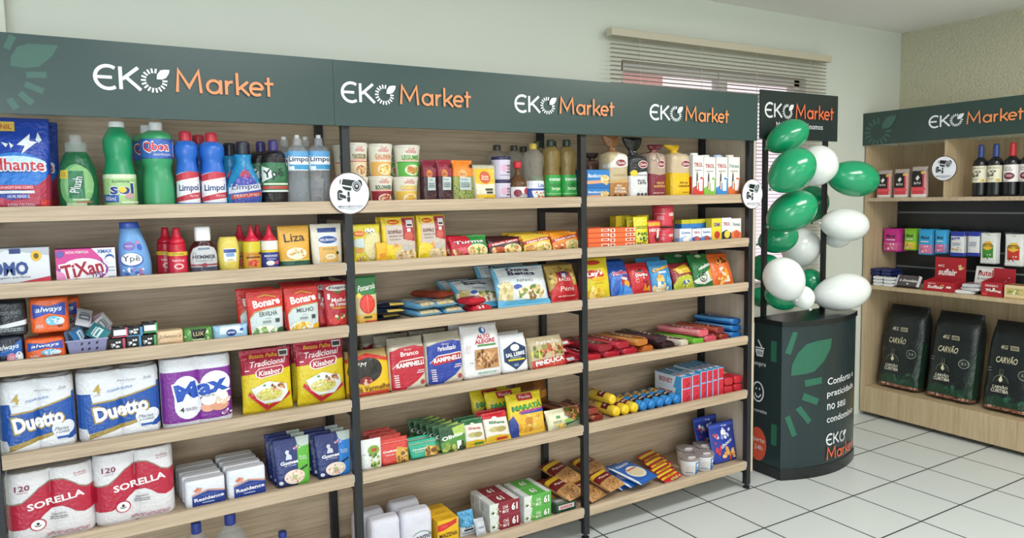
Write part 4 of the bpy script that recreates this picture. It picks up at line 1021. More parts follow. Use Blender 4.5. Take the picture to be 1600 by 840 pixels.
# ================================================================== fourth shelf: paper rolls, shoestring potatoes
LOBE = None
def roll_pack(name, f, dep, base, arts, label, cat, group=None, lobes=2, cores=True, fin='film'):
    """shrink-wrapped rolls standing side by side: a two-lobed outline, flat wrapped top"""
    sl = Slots(fin); bm = bmesh.new(); mi = sl(base); w, h = f.W, f.H
    def yfront(x):                                    # two rounded lobes across the front
        t = (x / w + .5) * lobes; k = t - int(min(t, lobes - 1e-6)); q = abs(2 * k - 1)
        edge = 1 if (t < .5 or t > lobes - .5) else .35
        return .5 *  dep * (1 - (1 - q ** 2.6) ** .5) * (.45 if edge == 1 else .18)
    n = 24
    front = [(-w / 2 + w * i / n, yfront(-w / 2 + w * i / n)) for i in range(n + 1)]
    back = [(x, dep - y) for x, y in front[::-1]]
    pl = front + back
    lev = [(0, .96), (.02, .985), (.06, 1), (.5, 1.0), (.93, 1), (.975, .985), (1, .95)]
    rings = [[bm.verts.new((x * g, dep / 2 + (y - dep / 2) * g, v * h)) for x, y in pl] for v, g in lev]
    for A_, B_ in zip(rings, rings[1:]):
        for i in range(len(pl)):
            j = (i + 1) % len(pl); q = bm.faces.new((A_[i], A_[j], B_[j], B_[i])); q.material_index = mi; q.smooth = True
    bm.faces.new(rings[-1]).material_index = mi; bm.faces.new(rings[0][::-1]).material_index = mi
    draw(bm, arts, sl, lambda u, v, l: ((u - .5) * w, yfront((u - .5) * w) + .0006 * 0 - l - .0006, .004 + v * (h - .008)), [i / 24 for i in range(1, 24)], (), w, h)
    o = obj(name, bm, sl.list)
    if cores:
        for i in range(lobes):
            cx = -w / 2 + w * (i + .5) / lobes
            bm = bmesh.new(); k = 24; rad = w / lobes / 2 * .86
            for r_, z in ((rad, h + .0008), (rad * .42, h + .0022), (rad * .36, h - .002)): pass
            rg = [[bm.verts.new((cx + r_ * math.cos(2 * PI * j / k), dep / 2 + r_ * math.sin(2 * PI * j / k) * dep / (w / lobes) * .9, z)) for j in range(k)] for r_, z in ((rad, h + .0004), (rad * .8, h + .005), (rad * .40, h + .005), (rad * .34, h + .001))]
            for A_, B_ in zip(rg, rg[1:]):
                for j in range(k): bm.faces.new((A_[j], A_[(j + 1) % k], B_[(j + 1) % k], B_[j])).smooth = True
            q = bm.faces.new(rg[-1]); q.material_index = 1
            obj('roll_end', bm, [M(base, 'tissue'), M('#6e6a66', 'matte')], o)
    f.put(o); return tag(o, label, cat, group)
BL, GOLD = '#1f52a4', '#a38d4a'
DUET = [P([(0, .7), (.16, .7), (.18, .56), (.45, .56), (.97, .7), (.97, .78), (1, .78), (1, .12), (.97, .12), (.9, .05), (.7, .2), (.12, .1), (.1, .18), (0, .2)], BL), P([(.1, .1), (.72, .22), (.9, .1), (.96, .1), (.96, .04), (.12, .0)], '#e4e6ea'), P([(.12, .02), (.7, .18), (.72, .24), (.12, .1)], GOLD), P([(.16, .56), (.45, .58), (.97, .72), (.97, .7), (.45, .555), (.18, .54)], GOLD),
        T('Duetto', .52, .42, .66, .22, '#f4f6f8', b=.07, rot=8, out=GOLD, ob=.13), T('4', .24, .76, .09, .14, '#b59a40', b=.03), T('FOLHA DUPLA', .52, .73, .3, .035, '#3f7fc0', rot=8, b=.01), R(.2, .665, .28, .672, '#9a9aa0'), E(.77, .27, .085, .1, '#dfe2ea'), E(.9, .28, .085, .1, '#dfe2ea'), P([(.69, .25), (.98, .26), (.86, .1), (.8, .1)], '#dfe2ea'), T('Maciez', .82, .27, .18, .05, '#3a4450', sh=.3), T('e Cuidado', .83, .22, .18, .04, '#3a4450', sh=.3), R(.75, .12, .9, .155, '#2d5cae'), lines(.6, .85, .22, .03, 1, '#aab0b8', 4), T('Soft', .86, .86, .1, .04, '#6a727c', sh=.3)]
f = Fit(-5, 117, 592, 4, .045)
roll_pack('toilet_paper_pack', f, .12, '#dcdee4', DUET, 'blue and white toilet paper pack at the very end of the fourth shelf', 'toilet paper', 'blue and white toilet paper packs')
f = Fit(120, 250, 577, 4, .045)
roll_pack('toilet_paper_pack', f, .12, '#dcdee4', DUET, 'blue and white toilet paper pack standing next to the purple pack', 'toilet paper', 'blue and white toilet paper packs')
PU = '#7d2f92'
f = Fit(252, 363, 557, 4, .045)
roll_pack('kitchen_towel_pack', f, .12, '#dcdde4', [R(0, .06, 1, .82, PU), P([(0, .0), (1, .0), (1, .07), (0, .02)], '#d9dae2'), E(.34, .55, .19, .2, '#e6e8ee'), E(.36, .3, .19, .2, '#e6e8ee'), R(.17, .3, .53, .58, '#e6e8ee'), E(.76, .58, .22, .2, '#e6e8ee'), R(.5, .4, .9, .6, '#e6e8ee'), E(.74, .36, .2, .16, '#e6e8ee'),
    T('Max', .56, .55, .76, .26, '#1f4fb0', b=.08, rot=9, out='#f2f4f8', ob=.13), T('puro', .65, .41, .2, .05, '#2a2c34', b=.01, sh=.3), T('4', .27, .25, .06, .075, '#2a2c34', b=.03), T('FOLHA DUPLA', .4, .25, .16, .05, '#4a3060'), E(.63, .24, .1, .07, '#e0a48a'), E(.8, .25, .14, .08, '#d89a7c'), D(.84, .36, .12, .09, 12, .04, ['#c8a080', '#8a6a54', '#e2c4a4', '#f0e4d8'], 2), E(.65, .33, .1, .06, '#f2eee8'), D(.9, .13, .08, .05, 8, .03, ['#4a5a90', '#e8e8f0', '#9a6a90'], 4)],
    'purple kitchen towel pack with big blue letters and two rolls', 'kitchen towel')
BP = [R(0, .6, 1, 1, '#a81f3c'), P([(0, .62), (1, .68), (1, .6), (0, .55)], '#d6bf22'), T('Batata Palha', .46, .9, .56, .06, '#e4b83c', sh=.3, b=.02), T('Tradicional', .52, .79, .72, .09, '#f4e8e8', sh=.35, b=.02, rot=3), P([(.26, .66), (.34, .71), (.8, .73), (.84, .69), (.8, .6), (.36, .55), (.27, .58)], '#f0e4e0'), P([(.28, .66), (.35, .7), (.79, .72), (.82, .69), (.78, .61), (.37, .565), (.29, .59)], '#a3203a'), T('Kisabor', .55, .64, .44, .08, '#f6efec', sh=.2, b=.03, rot=4), R(.76, .86, .95, .96, '#d6d6d4'), R(.78, .88, .93, .94, '#4a4648'),
      P([(.1, .3), (.48, .02), (.95, .24), (.95, .3), (.5, .1), (.12, .36)], '#c42a3a'), P([(.16, .4), (.5, .5), (.88, .42), (.9, .28), (.75, .15), (.42, .14), (.26, .24)], '#e2e6e4'), E(.52, .29, .27, .1, '#cfc870'), D(.52, .29, .25, .09, 46, .022, ['#d8cc60', '#e6dc8c', '#b8a83c', '#f0e8b0'], 5), D(.7, .4, .14, .08, 16, .035, ['#b8744a', '#d8a070', '#e4c094', '#8a5230'], 6), E(.42, .44, .03, .015, '#4a8a3a'), R(.06, .68, .14, .7, '#e8d0d4')]
f = Fit(377, 459, 545, 4, .05, 5, secs=STY['pillow'], D=.055)
o = bag('shoestring_potato_bag', 'pillow', f, .055, '#d6bf22', BP, 'red and yellow shoestring potato bag next to the purple towel pack', 'snack bag', 'shoestring potato bags', wr=.005, seed=3)
behind(o, 1, .06, 'red and yellow shoestring potato bag beside the towel pack', 'shoestring potato bags', dx=.03)
f = Fit(463, 543, 530, 4, .05, 5, secs=STY['pillow'], D=.055)
o = bag('shoestring_potato_bag', 'pillow', f, .055, '#d6bf22', BP, 'red and yellow shoestring potato bag leaning beside the black post', 'snack bag', 'shoestring potato bags', wr=.005, seed=8)
behind(o, 1, .06, 'red and yellow shoestring potato bag beside the post', 'shoestring potato bags', dx=-.02)

# ================================================================== fifth shelf
RD = '#b3213c'
def swave(v0, off): return [(u / 20, v0 + .12 * math.sin((u / 20 - .12) * 2 * PI * .98) * -math.cos(0) * -1 * (1 if True else 0) + off * u / 20) for u in range(21)]
def sor():
    up = [(0, .56), (.08, .565), (.18, .58), (.28, .66), (.38, .76), (.48, .82), (.56, .84), (.66, .83), (.76, .76), (.84, .69), (.92, .66), (1, .67)]
    lo = [(0, .2), (.1, .2), (.2, .2), (.32, .26), (.42, .37), (.52, .44), (.62, .445), (.7, .4), (.78, .33), (.88, .3), (1, .34)]
    return [P([(a, b - .02 + .04) for a, b in up] + [(a, b) for a, b in lo[::-1]], '#8d7f6e'), P(up + lo[::-1], RD), T('SORELLA', .56, .55, .66, .1, '#f0e8ea', b=.05, rot=8), T('120', .19, .8, .17, .08, '#7a2a44', b=.03), T('metros', .19, .735, .12, .022, '#9a5a6c'), T('Folhas', .85, .9, .14, .028, '#b0485c', rot=6), T('de papel', .85, .865, .14, .026, '#b0485c', rot=6),
            E(.34, .235, .095, .085, RD), E(.34, .235, .08, .072, '#eee9e8'), E(.34, .25, .018, .02, '#2a2426'), S(arc(.34, .245, .04, 200, 330, 8, .03), .012, '#2a2426'), T('Neutro', .58, .345, .16, .032, '#4a4648', rot=5), lines(.58, .29, .2, .05, 2, '#8a8486', 2), lines(.68, .07, .5, .04, 2, '#b06a78', 5), R(.497, .68, .503, 1, '#b9b4b6')]
f = Fit(8, 148, 732, 5, .045)
roll_pack('toilet_paper_pack', f, .13, '#dddadd', sor(), 'red and white toilet paper pack closest to the end post of the fifth shelf', 'toilet paper', 'red and white toilet paper packs', cores=False)
f = Fit(146, 273, 704, 5, .045)
roll_pack('toilet_paper_pack', f, .13, '#dddadd', sor(), 'red and white toilet paper pack standing next to the paper napkins', 'toilet paper', 'red and white toilet paper packs', cores=False)
NA = [P([(.16, 0), (1, 0), (1, .44), (.55, .56), (.16, .42)], '#29408e'), P([(.16, .44), (.55, .58), (1, .46), (1, .5), (.55, .62), (.16, .48)], '#d08a70'), T('Residence', .58, .29, .74, .13, '#f2eef2', b=.05, rot=3), R(.4, .41, .75, .43, '#5a70b0'), R(.4, .12, .7, .16, '#aebadc'), P([(.2, .62), (.28, .56), (.36, .7), (.3, .74)], '#d0785a'), P([(.3, .6), (.36, .56), (.42, .68), (.36, .72)], '#d89078')]
def napkin(f, label):
    o = bag('napkin_pack', 'brickflat', f, .05, '#dfe2ea', NA, label, 'paper napkins', 'paper napkin packs', wr=.002, secs=[(0, .98, .98, 7), (.03, 1, 1, 7), (.9, 1, 1, 7), (.97, .99, .95, 6), (1, .95, .85, 6)], extra=None)
    return o
f = Fit(289, 353, 748, 5, .05); o = napkin(f, 'white napkin pack with navy roof shape, front one beside the toilet paper'); behind(o, 3, .054, 'white napkin pack in the row beside the toilet paper', 'paper napkin packs', dx=-.004)
f = Fit(355, 416, 731, 5, .05); o = napkin(f, 'white napkin pack with navy roof shape, front one nearer the blue cake mixes'); behind(o, 3, .054, 'white napkin pack in the row nearer the cake mixes', 'paper napkin packs', dx=-.004)
def gomes(f, c2, label, grp, seed):
    return bag('cake_mix_pouch', 'pouch', f, .035, '#22306c', [P([(.62, 0), (1, 0), (1, 1), (.66, 1)], c2), P([(.62, 1), (1, 1), (1, .8), (.75, .78), (.66, .86)], '#b8c4c0'), D(.63, .78, .1, .05, 9, .035, ['#d89ab0', '#f0d0d8', '#b87a94'], 4), T('Gomes', .4, .5, .5, .075, '#eef0f6', b=.06, rot=3), T('da Costa', .42, .44, .34, .035, '#cfd6e8'), P([(.3, .56), (.48, .56), (.47, .64), (.4, .68), (.42, .74), (.34, .76), (.3, .71), (.34, .66)], '#c9d0dc'), T('Pronto', .8, .58, .2, .04, '#eef4ee'), T('massa', .8, .53, .2, .035, '#dcecdc'), P([(.66, .32), (.92, .4), (.92, .36), (.66, .28)], '#22242a'), E(.52, .19, .3, .15, '#e8d8c8'), D(.52, .19, .26, .12, 34, .035, ['#d8a890', '#e8c8b0', '#c88a74', '#f2e6da'], seed), E(.52, .19, .07, .04, '#a8bc7a'), E(.12, .1, .06, .04, '#d6dce4')], label, 'cake mix', grp, seed=seed, wr=.002)
f = Fit(429, 486, 684, 5, .05, 5, secs=STY['pouch'], D=.035); o = gomes(f, '#5fae3c', 'navy and lime green ready-mix pouch at the front of its row', 'navy and green ready-mix pouches', 2); behind(o, 2, .045, 'navy and lime green ready-mix pouch', 'navy and green ready-mix pouches', dx=-.006, dz=.0)
f = Fit(494, 550, 676, 5, .05, 5, secs=STY['pouch'], D=.035); o = gomes(f, '#2f7fd0', 'navy and sky blue ready-mix pouch at the front of its row', 'navy and sky blue ready-mix pouches', 6); behind(o, 2, .045, 'navy and sky blue ready-mix pouch', 'navy and sky blue ready-mix pouches', dx=-.01)
# ================================================================== bottom shelf: big bottles, only their tops in view
JUG = [(0, .95, .95, 2.2), (.03, 1, 1, 2.1), (.5, 1, 1, 2.1), (.66, .96, .96, 2), (.8, .66, .66, 2), (.87, .3, .3, 2), (1, .28, .28, 2)]
for (u, v, w, lb) in ((312, 822, .1, 'clear water bottle with blue cap on the bottom shelf, nearest the toilet paper side'), (366, 809, .115, 'large clear water bottle with blue cap, middle of the three on the bottom shelf'), (447, 836, .09, 'clear water bottle with blue cap on the bottom shelf, closest to the post')):
    p = at_y(u, v, .17); s_ = proj((p.x + w / 2, .17, .3))[0] - proj((p.x, .17, .3))[0]
    f = Fit(u - s_, u + s_, v, 6, .17 - w / 2)
    f.W = w
    bottle('water_bottle', f, w, JUG, '#c2ccd4', lb, 'bottle', 'clear water bottles on the bottom shelf', fin='clear', cap=[('blue_cap', w * .36, .86, 1, CAPS, '#2c3f94', 'plastic')])
# ================================================================== second bay, top shelf
CUPS = [(0, .76, .76, 2), (.03, .78, .78, 2), (.9, .97, .97, 2), (.92, 1, 1, 2), (.97, 1, 1, 2), (1, .96, .96, 2)]
def noodle_cup(f, c1, c2, word, wc, fc, label, seed, low=None):
    w = f.W
    f.D = w
    r = empty('noodle_cup'); sl = Slots('paper'); bm = bmesh.new(); B = Body(w, f.H, w, CUPS); 
    B.build(bm, 24, 14, sl('#ddd9c8'), 0, .93)
    g = [R(.02, .0, .98, .46, c1), R(.0, .44, 1, .47, c2), T('CUP', .5, .86, .2, .07, '#d0505c', b=.02), T('NOODLES', .5, .78, .32, .08, '#d0505c', b=.03), T(word, .5, .6, .58, .15, wc, b=.05), R(.25, .5, .75, .53, '#e8a58a'),
         E(.55, .2, .26, .17, '#efe6d4')] + food(.55, .2, .22, .14, fc, seed, size=.05)
    draw(bm, g, sl, B.fa(150), CU, CV, w * 1.3, f.H)
    obj('paper_cup', bm, sl.list, r)
    bm = bmesh.new(); B.build(bm, 24, 3, 0, .93, 1); obj('foil_lid', bm, M('#dcd8cc', 'foil'), r)
    f.put(r); return tag(r, label, 'instant noodles')
NC = [('#e2cfa8', '#c05a4a', 'YAKISSOBA', '#7a7434', ['#c98a5a', '#a8563a', '#e0b47a', '#d8d0a0'], 'yellow-green lettering'), ('#dfae5c', '#e8e0d0', 'GALINHA', '#d08a5a', ['#e4c060', '#f0dc98', '#d0943c'], 'orange lettering'), ('#5fb04a', '#3f8a3c', 'LEGUMES', '#4f9a3a', ['#dcc89a', '#8ab04a', '#c8743c'], 'a green wrap')]
NB = [('#d2b890', '#b0503c', 'CARNE', '#8a3a30', ['#b87a50', '#8a4a30'], 'red lettering'), ('#8c2330', '#b02a3a', 'BOLONHESA', '#3a6a52', ['#c87a60', '#a0402c', '#e4b89a'], 'a dark red wrap'), ('#e0b84c', '#e8c860', 'CHEDDAR', '#e4c42c', ['#ecd07a', '#d8a848'], 'bright yellow lettering')]
us = ((546, 580), (581, 620), (623, 664))
bot = []
for i, (u0, u1) in enumerate(us):
    f = Fit(u0 + 1, u1 + 1, (276, 274.5, 275.5)[i], 1, .05); n = NB[i]
    bot.append((noodle_cup(f, n[0], n[1], n[2], n[3], n[4], f'lower noodle cup with {n[5]}, carrying another cup', 11 + i), f))
for i, (u0, u1) in enumerate(us):
    f = Fit(u0, u1, (222.5, 224, 226)[i], ZS[1] + bot[i][1].H + .0008, .05); n = NC[i]
    o = noodle_cup(f, n[0], n[1], n[2], n[3], n[4], f'upper noodle cup with {n[5]}, stacked on another cup', 21 + i)
    dup(o, Vector(o.location) + Vector((-.012, .125, 0)), f'upper noodle cup in shadow behind the one with {n[5]}'); dup(bot[i][0], Vector(bot[i][0].location) + Vector((-.012, .125, 0)), f'lower noodle cup in shadow behind the one with {NB[i][5]}')
for t, zz in (('lower', 0), ('upper', 1)):
    src = bot[0][0]; o = dup(src, (1.246, .225, ZS[1] + zz * (bot[0][1].H + .0008)), f'{t} noodle cup glimpsed between the front and rear black posts')
def grain(f, top, grainc, label, group, seed, word='', topw='#f0d070'):
    return bag('bean_bag', 'brick', f, .045, grainc[0], [D(.5, .3, .46, .3, 120, .035, grainc, seed), P([(0, .62), (1, .62), (1, 1), (0, 1)], top), D(.5, .62, .5, .02, 12, .03, [top], 2), E(.42, .68, .2, .1, topw), T(word, .42, .68, .3, .08, '#7a1f28'), R(.28, .3, .82, .6, '#b9c6c4'), T('Feijão', .5, .54, .34, .05, '#4a5a54'), lines(.54, .42, .42, .12, 3, '#5f6f6a', seed), R(.78, .82, .92, .9, '#1e1e1e')], label, 'beans', group, seed=seed)
f = Fit(663, 689, 250, 1, .05, secs=STY['brick']); o = grain(f, '#7d2434', ['#3a1c22', '#55262e', '#2a1216', '#6a3038'], 'maroon bean bag next to the noodle cups', 'maroon bean bags', 3, 'Sabor', '#c8783a')
f = Fit(681, 712, 249, 1, .045, secs=STY['brick']); p = grain(f, '#8f2638', ['#3a1c22', '#55262e', '#2a1216', '#6a3038'], 'maroon bean bag touching the orange grain bag', 'maroon bean bags', 5, 'Sabor', '#c8783a')
f = Fit(705, 741, 250, 1, .045, secs=STY['brick']); o = grain(f, '#e8842c', ['#8f9a4e', '#6f7a38', '#b4b870', '#55602c'], 'orange-topped grain bag with a pale label and green grains', 'orange-topped grain bags', 7, 'Sabor', '#f0b070'); behind(o, 1, .055, 'orange-topped grain bag with green grains', 'orange-topped grain bags', dx=-.01)
f = Fit(741, 778, 257, 1, .05, 2, secs=STY['pouch'], D=.04)
bag('snack_pouch', 'pouch', f, .04, '#b9b49c', [P([(.08, .0), (.92, 0), (.92, .9), (.08, .9)], '#e0b81f'), E(.5, .66, .24, .17, '#c8502c'), T('Sete', .5, .69, .3, .07, '#f0e4c0', b=.02), T('Belo', .5, .62, .3, .06, '#f0e4c0', b=.02), P([(.08, .2), (.92, .2), (.92, .5), (.5, .46), (.08, .5)], '#ddd8c0'), R(.45, .3, .8, .36, '#3a3a30'), R(.5, .22, .8, .28, '#3a3a30'), lines(.6, .1, .5, .04, 1, '#8a6a20', 2)], 'clear-edged yellow pouch with an orange circle', 'snack pouch', seed=6)
POT = [(0, .86, .86, 2), (.05, .9, .9, 2), (.84, .96, .96, 2), (.86, 1, 1, 2), (.98, 1, 1, 2), (1, .95, .95, 2)]
def pot(f, label):
    r = empty('yogurt_pot'); bm = bmesh.new(); sl = Slots('plastic'); B = Body(f.W, f.H, f.W, POT)
    B.build(bm, 24, 12, sl('#cfc8da'), 0, .86); draw(bm, [T('MANIA', .66, .6, .3, .1, '#2a2440', b=.03), T('POTE', .68, .46, .26, .1, '#2a2440', b=.03), E(.45, .5, .14, .16, '#d8a8c0'), R(.55, .3, .8, .36, '#4a4460'), lines(.5, .2, .5, .06, 1, '#8a84a0', 3)], sl, B.fa(150), CU, CV, f.W * 1.3, f.H); obj('plastic_pot', bm, sl.list, r)
    bm = bmesh.new(); B.build(bm, 24, 4, 0, .86, 1); obj('navy_lid', bm, M('#28284e', 'plastic'), r); f.put(r); return tag(r, label, 'pot')
f = Fit(778, 806, 281, 1, .05); a = pot(f, 'lower lilac pot with navy lid, another pot stacked on it')
g = Fit(777, 804, 244, ZS[1] + f.H + .0008, .05); pot(g, 'upper lilac pot with navy lid, stacked on the other pot')
VIN = [(0, .9, .9, 2), (.03, .97, .97, 2), (.38, 1, 1, 2), (.5, .9, .9, 2), (.6, .55, .55, 2), (.66, .32, .32, 2), (.84, .28, .28, 2), (1, .28, .28, 2)]
f = Fit(804, 830, 251, 1, .05)
bottle('vinegar_bottle', f, f.W, VIN, '#6a4420', 'small amber vinegar bottle with a round red cap', 'bottle', fin='liquid', lab=(.05, .36, '#e6e0e0', [E(.3, .5, .16, .3, '#8a2436'), E(.72, .66, .16, .28, '#b03044'), T('Castelo', .5, .2, .5, .14, '#5a4a50'), lines(.5, .4, .3, .2, 2, '#8a7a80', 2)], 160), cap=[('red_cap', f.W * .45, .82, 1, [(0, .8, .8, 2), (.2, 1, 1, 2), (.8, 1, 1, 2), (1, .7, .7, 2)], '#c42a3a', 'plastic')])
OILB = [(0, .9, .9, 2.4), (.03, .96, .96, 2.4), (.4, .92, .92, 2.3), (.5, .86, .86, 2.2), (.6, .94, .94, 2.2), (.74, 1, 1, 2.2), (.8, .96, .96, 2), (.87, .62, .62, 2), (.9, .36, .36, 2), (1, .32, .32, 2)]
f = Fit(826, 855, 223, 1, .05)
o = bottle('oil_bottle', f, f.W, OILB, '#b8b4a8', 'clear bottle with yellow cap and white and blue label', 'bottle', 'clear cooking bottles behind the vinegar', fin='clear', lab=(.04, .35, '#e2e6ea', [R(0, .46, 1, .58, '#3a4f9c'), P([(0, 0), (.3, 0), (.2, .46), (0, .46)], '#3a58a8'), D(.6, .22, .34, .2, 20, .05, ['#d8a84a', '#e8c878', '#8a6a4a', '#c85a3a'], 2), T('Liza', .6, .76, .3, .22, '#4a6ab0', b=.02)], 150), cap=[('yellow_cap', f.W * .38, .9, 1, CAPS, '#d0b44a', 'plastic')])
for i, (u, v) in enumerate(((783, 230), (806, 228), (826, 226))):
    p = at_y(u, v, .2); c = dup(o, (p.x, .17, ZS[1]), f'{ORD[i]} clear dark-capped bottle in the rear row behind the lilac pots', 'clear cooking bottles behind the vinegar')
    for ch in c.children:
        if ch.name.startswith('yellow_cap'):
            ch.data = ch.data.copy(); ch.data.materials[0] = M('#3a3833', 'plastic'); ch.name = 'dark_cap'
def soy(u0, u1, label):
    f = Fit(u0, u1, 217, 1, .05)
    return bottle('oil_bottle', f, f.W, OILB, '#8a7440', label, 'bottle', 'soy oil bottles with green labels', fin='liquid', lab=(.08, .42, '#2f9a44', [T('cocari', .5, .8, .6, .16, '#f2f6f0', b=.03), T('Soja', .5, .34, .4, .22, '#dff0c8', b=.02), E(.5, .5, .3, .1, '#257f38'), R(.1, .08, .9, .12, '#8ad08a')], 150), cap=[('green_cap', f.W * .42, .89, 1, CAPS, '#2f3f34', 'plastic')])
o = soy(855, 880, 'soy oil bottle with green label, beside the yellow-capped bottle'); p = soy(880, 905, 'soy oil bottle with green label, touching the second shared post')
behind(o, 1, .085, 'soy oil bottle on the side of the yellow-capped bottle', 'soy oil bottles with green labels', dx=-.01); behind(p, 1, .085, 'soy oil bottle on the side of the post', 'soy oil bottles with green labels', dx=-.01)
# ================================================================== second shelf: soups and noodles
def soup(f, label, seed, grp=None, rot=0):
    return bag('soup_packet', 'pillow', f, .03, '#e2c22c', [P([(.12, .34), (.98, .2), (.98, .97), (.12, .97)], '#c8b8ac'), P([(.6, .5), (.97, .44), (.97, .97), (.6, .97)], '#a3303a'), E(.78, .56, .14, .1, '#c25a4c'), R(.72, .76, .92, .92, '#e2e2e0'), R(.74, .78, .9, .83, '#24201e'), R(.73, .66, .84, .73, '#e8e0d4'), R(.12, .82, .58, .97, '#e4c838'), E(.34, .88, .17, .055, '#cf4a24'), T('MAGGI', .34, .88, .24, .04, '#f4e060', b=.03), T('SOPÃO', .36, .67, .4, .09, '#5c2a2a', b=.03), T('GALINHA COM', .38, .57, .4, .045, '#6a4a44'), T('MACARRÃO', .36, .5, .32, .04, '#6a4a44'),
        P([(0, .0), (.98, 0), (.98, .2), (.4, .36), (.1, .4), (0, .3)], '#e6cc3c'), E(.66, .16, .3, .16, '#d9c4a0'), D(.66, .17, .26, .13, 30, .05, ['#c8a878', '#e8d8b0', '#b08a5a', '#d8c090'], seed), D(.4, .32, .16, .05, 8, .05, ['#e0904a', '#e8c060'], seed), E(.68, .3, .16, .06, '#b9b5ae'), R(.06, .04, .24, .14, '#d4b824')], label, 'soup', grp, seed=seed)
f = Fit(597, 652, 338, 2, .05, 4, secs=STY['pillow'], D=.03); a = soup(f, 'tall yellow soup packet nearer the small yellow semolina packet', 4, 'tall yellow soup packets'); behind(a, 1, .04, 'tall yellow soup packet nearer the semolina', 'tall yellow soup packets', dx=-.012)
f = Fit(653, 699, 335, 2, .05, 4, secs=STY['pillow'], D=.03); a = soup(f, 'tall yellow soup packet nearer the red noodle bag', 9, 'tall yellow soup packets'); behind(a, 1, .04, 'tall yellow soup packet nearer the noodles', 'tall yellow soup packets', dx=.006)
f = Fit(553, 597, 350, 2, .04, 4, secs=STY['pillow'], D=.03)
o = bag('soup_packet', 'pillow', f, .03, '#cfc02f', [E(.72, .45, .4, .36, '#cbbf86'), E(.72, .45, .36, .33, '#d8cd98'), D(.72, .45, .34, .3, 60, .02, ['#c4b878', '#e4daa8', '#b8ac68'], 2), E(.2, .77, .2, .07, '#d2502c'), T('MAGGI', .2, .77, .28, .05, '#f4e060', b=.02), P([(0, .45), (.34, .4), (.34, .66), (0, .62)], '#c2cdc8'), R(.06, .3, .3, .4, '#d08a3c'), D(.3, .14, .2, .08, 14, .05, ['#7a6a4a', '#d8cfb0', '#b06a3a'], 4), E(.6, .84, .2, .06, '#e6e6dc'), D(.6, .84, .16, .05, 8, .04, ['#6a6a64', '#d8d8cc'], 3)], 'yellow soup packet with a bowl of pale noodles, beside the first shared post', 'soup', 'pale yellow soup packets beside the post', seed=5); behind(o, 1, .04, 'yellow soup packet beside the post', 'pale yellow soup packets beside the post', dx=.012)
f = Fit(588, 606, 379, 2, .03); bag('seasoning_packet', 'pillow', f, .015, '#e8ad28', [R(.3, .3, .8, .5, '#d08820'), R(.4, .1, .7, .2, '#f0d070')], 'small amber seasoning packet in front of the yellow soup packets', 'seasoning', seed=2)
def lamen(f, bg, c2, word, label, seed, grp=None, tm=False):
    A = [P([(0, .45), (1, .72), (1, .9), (0, .62)], '#b52a34') if not tm else P([(.6, 0), (1, 0), (1, 1), (.5, 1)], '#2f8a3e'), T(word, .5, .68, .8, .15, '#f2eee8', b=.03, rot=8 if not tm else 3, out='#2a2a5a' if tm else None) if tm else T(word, .5, .67, .8, .14, '#f2eee8', b=.03, rot=9)]
    A += food(.7, .28, .26, .24, ['#e4cf90', '#d8b858', '#efe0a8', '#c8783a', '#7a9a40'], seed, n=34, size=.04, rim='#f0ead8')
    A += [E(.24, .26, .2, .14, c2), D(.24, .26, .18, .12, 10, .06, [c2, '#a8552c', '#e8c890'], seed)]
    return bag('noodle_packet', 'pillow', f, .035, bg, A, label, 'instant noodles', grp, seed=seed, wr=.004)
L_ = dict(secs=STY['pillow'], D=.035)
f = Fit(705, 766, 366, 2, .045, 20, **L_); o = lamen(f, '#c22436', '#d8606a', 'Turma', 'red and green instant noodle packet at the front of its row', 3, 'red and green noodle packets', True); behind(o, 2, .045, 'red and green instant noodle packet', 'red and green noodle packets', dx=-.006)
f = Fit(766, 820, 368, 2, .045, 20, **L_); o = lamen(f, '#3a1a1c', '#c2562c', 'Nissin Lamen', 'dark brown instant noodle packet at the front of its row', 5, 'dark brown noodle packets'); behind(o, 2, .045, 'dark brown instant noodle packet', 'dark brown noodle packets', dx=-.004)
f = Fit(815, 866, 365, 2, .045, 20, **L_); o = lamen(f, '#e4c046', '#d89a4a', 'Nissin Lamen', 'pale yellow instant noodle packet at the front of its row', 7, 'pale yellow noodle packets'); behind(o, 3, .045, 'pale yellow instant noodle packet', 'pale yellow noodle packets', dx=-.004, dz=.003)
f = Fit(857, 906, 361, 2, .045, 20, **L_); o = lamen(f, '#e8932a', '#d8703a', 'Nissin Lamen', 'orange instant noodle packet at the front of its row beside the post', 9, 'orange noodle packets'); behind(o, 2, .045, 'orange instant noodle packet', 'orange noodle packets', dx=-.004, dz=.003)
# ================================================================== third shelf: pasta
def lying(name, u, v, sh, y, w, l, t, col, art, label, cat, group=None, rz=0, dz=0, fin='film', seed=1, tilt=0, shape='flow'):
    """a packet lying on the shelf, its face up; u, v: a pixel on the middle of its front edge"""
    zz = ZS[sh] + dz
    x = at_y(u, v, y).x
    bm = bmesh.new(); sl = Slots(fin); mi = sl(col)
    B = Body(w, l, t, STY[shape], .003, seed)
    B.build(bm, 20, 22, mi); draw(bm, art, sl, B.fx, B.cu, B.cv, w, l)
    for p in bm.verts: p.co = Vector((p.co.x, p.co.z, t - p.co.y))      # turn the face upwards
    for fc in bm.faces: fc.normal_update()
    o = obj(name, bm, sl.list); o.location = (x, y, zz + .0004); o.rotation_euler = (math.radians(tilt or 0), 0, rz); return tag(o, label, cat, group)
def pasta_face(c1, c2, word, wc):
    return [R(.08, .55, .92, .95, c2), T(word, .5, .75, .6, .12, wc, b=.03), D(.5, .25, .36, .18, 40, .03, ['#d8c890', '#c8b070', '#e8dcb0'], 3), R(0, .0, 1, .06, c1)]
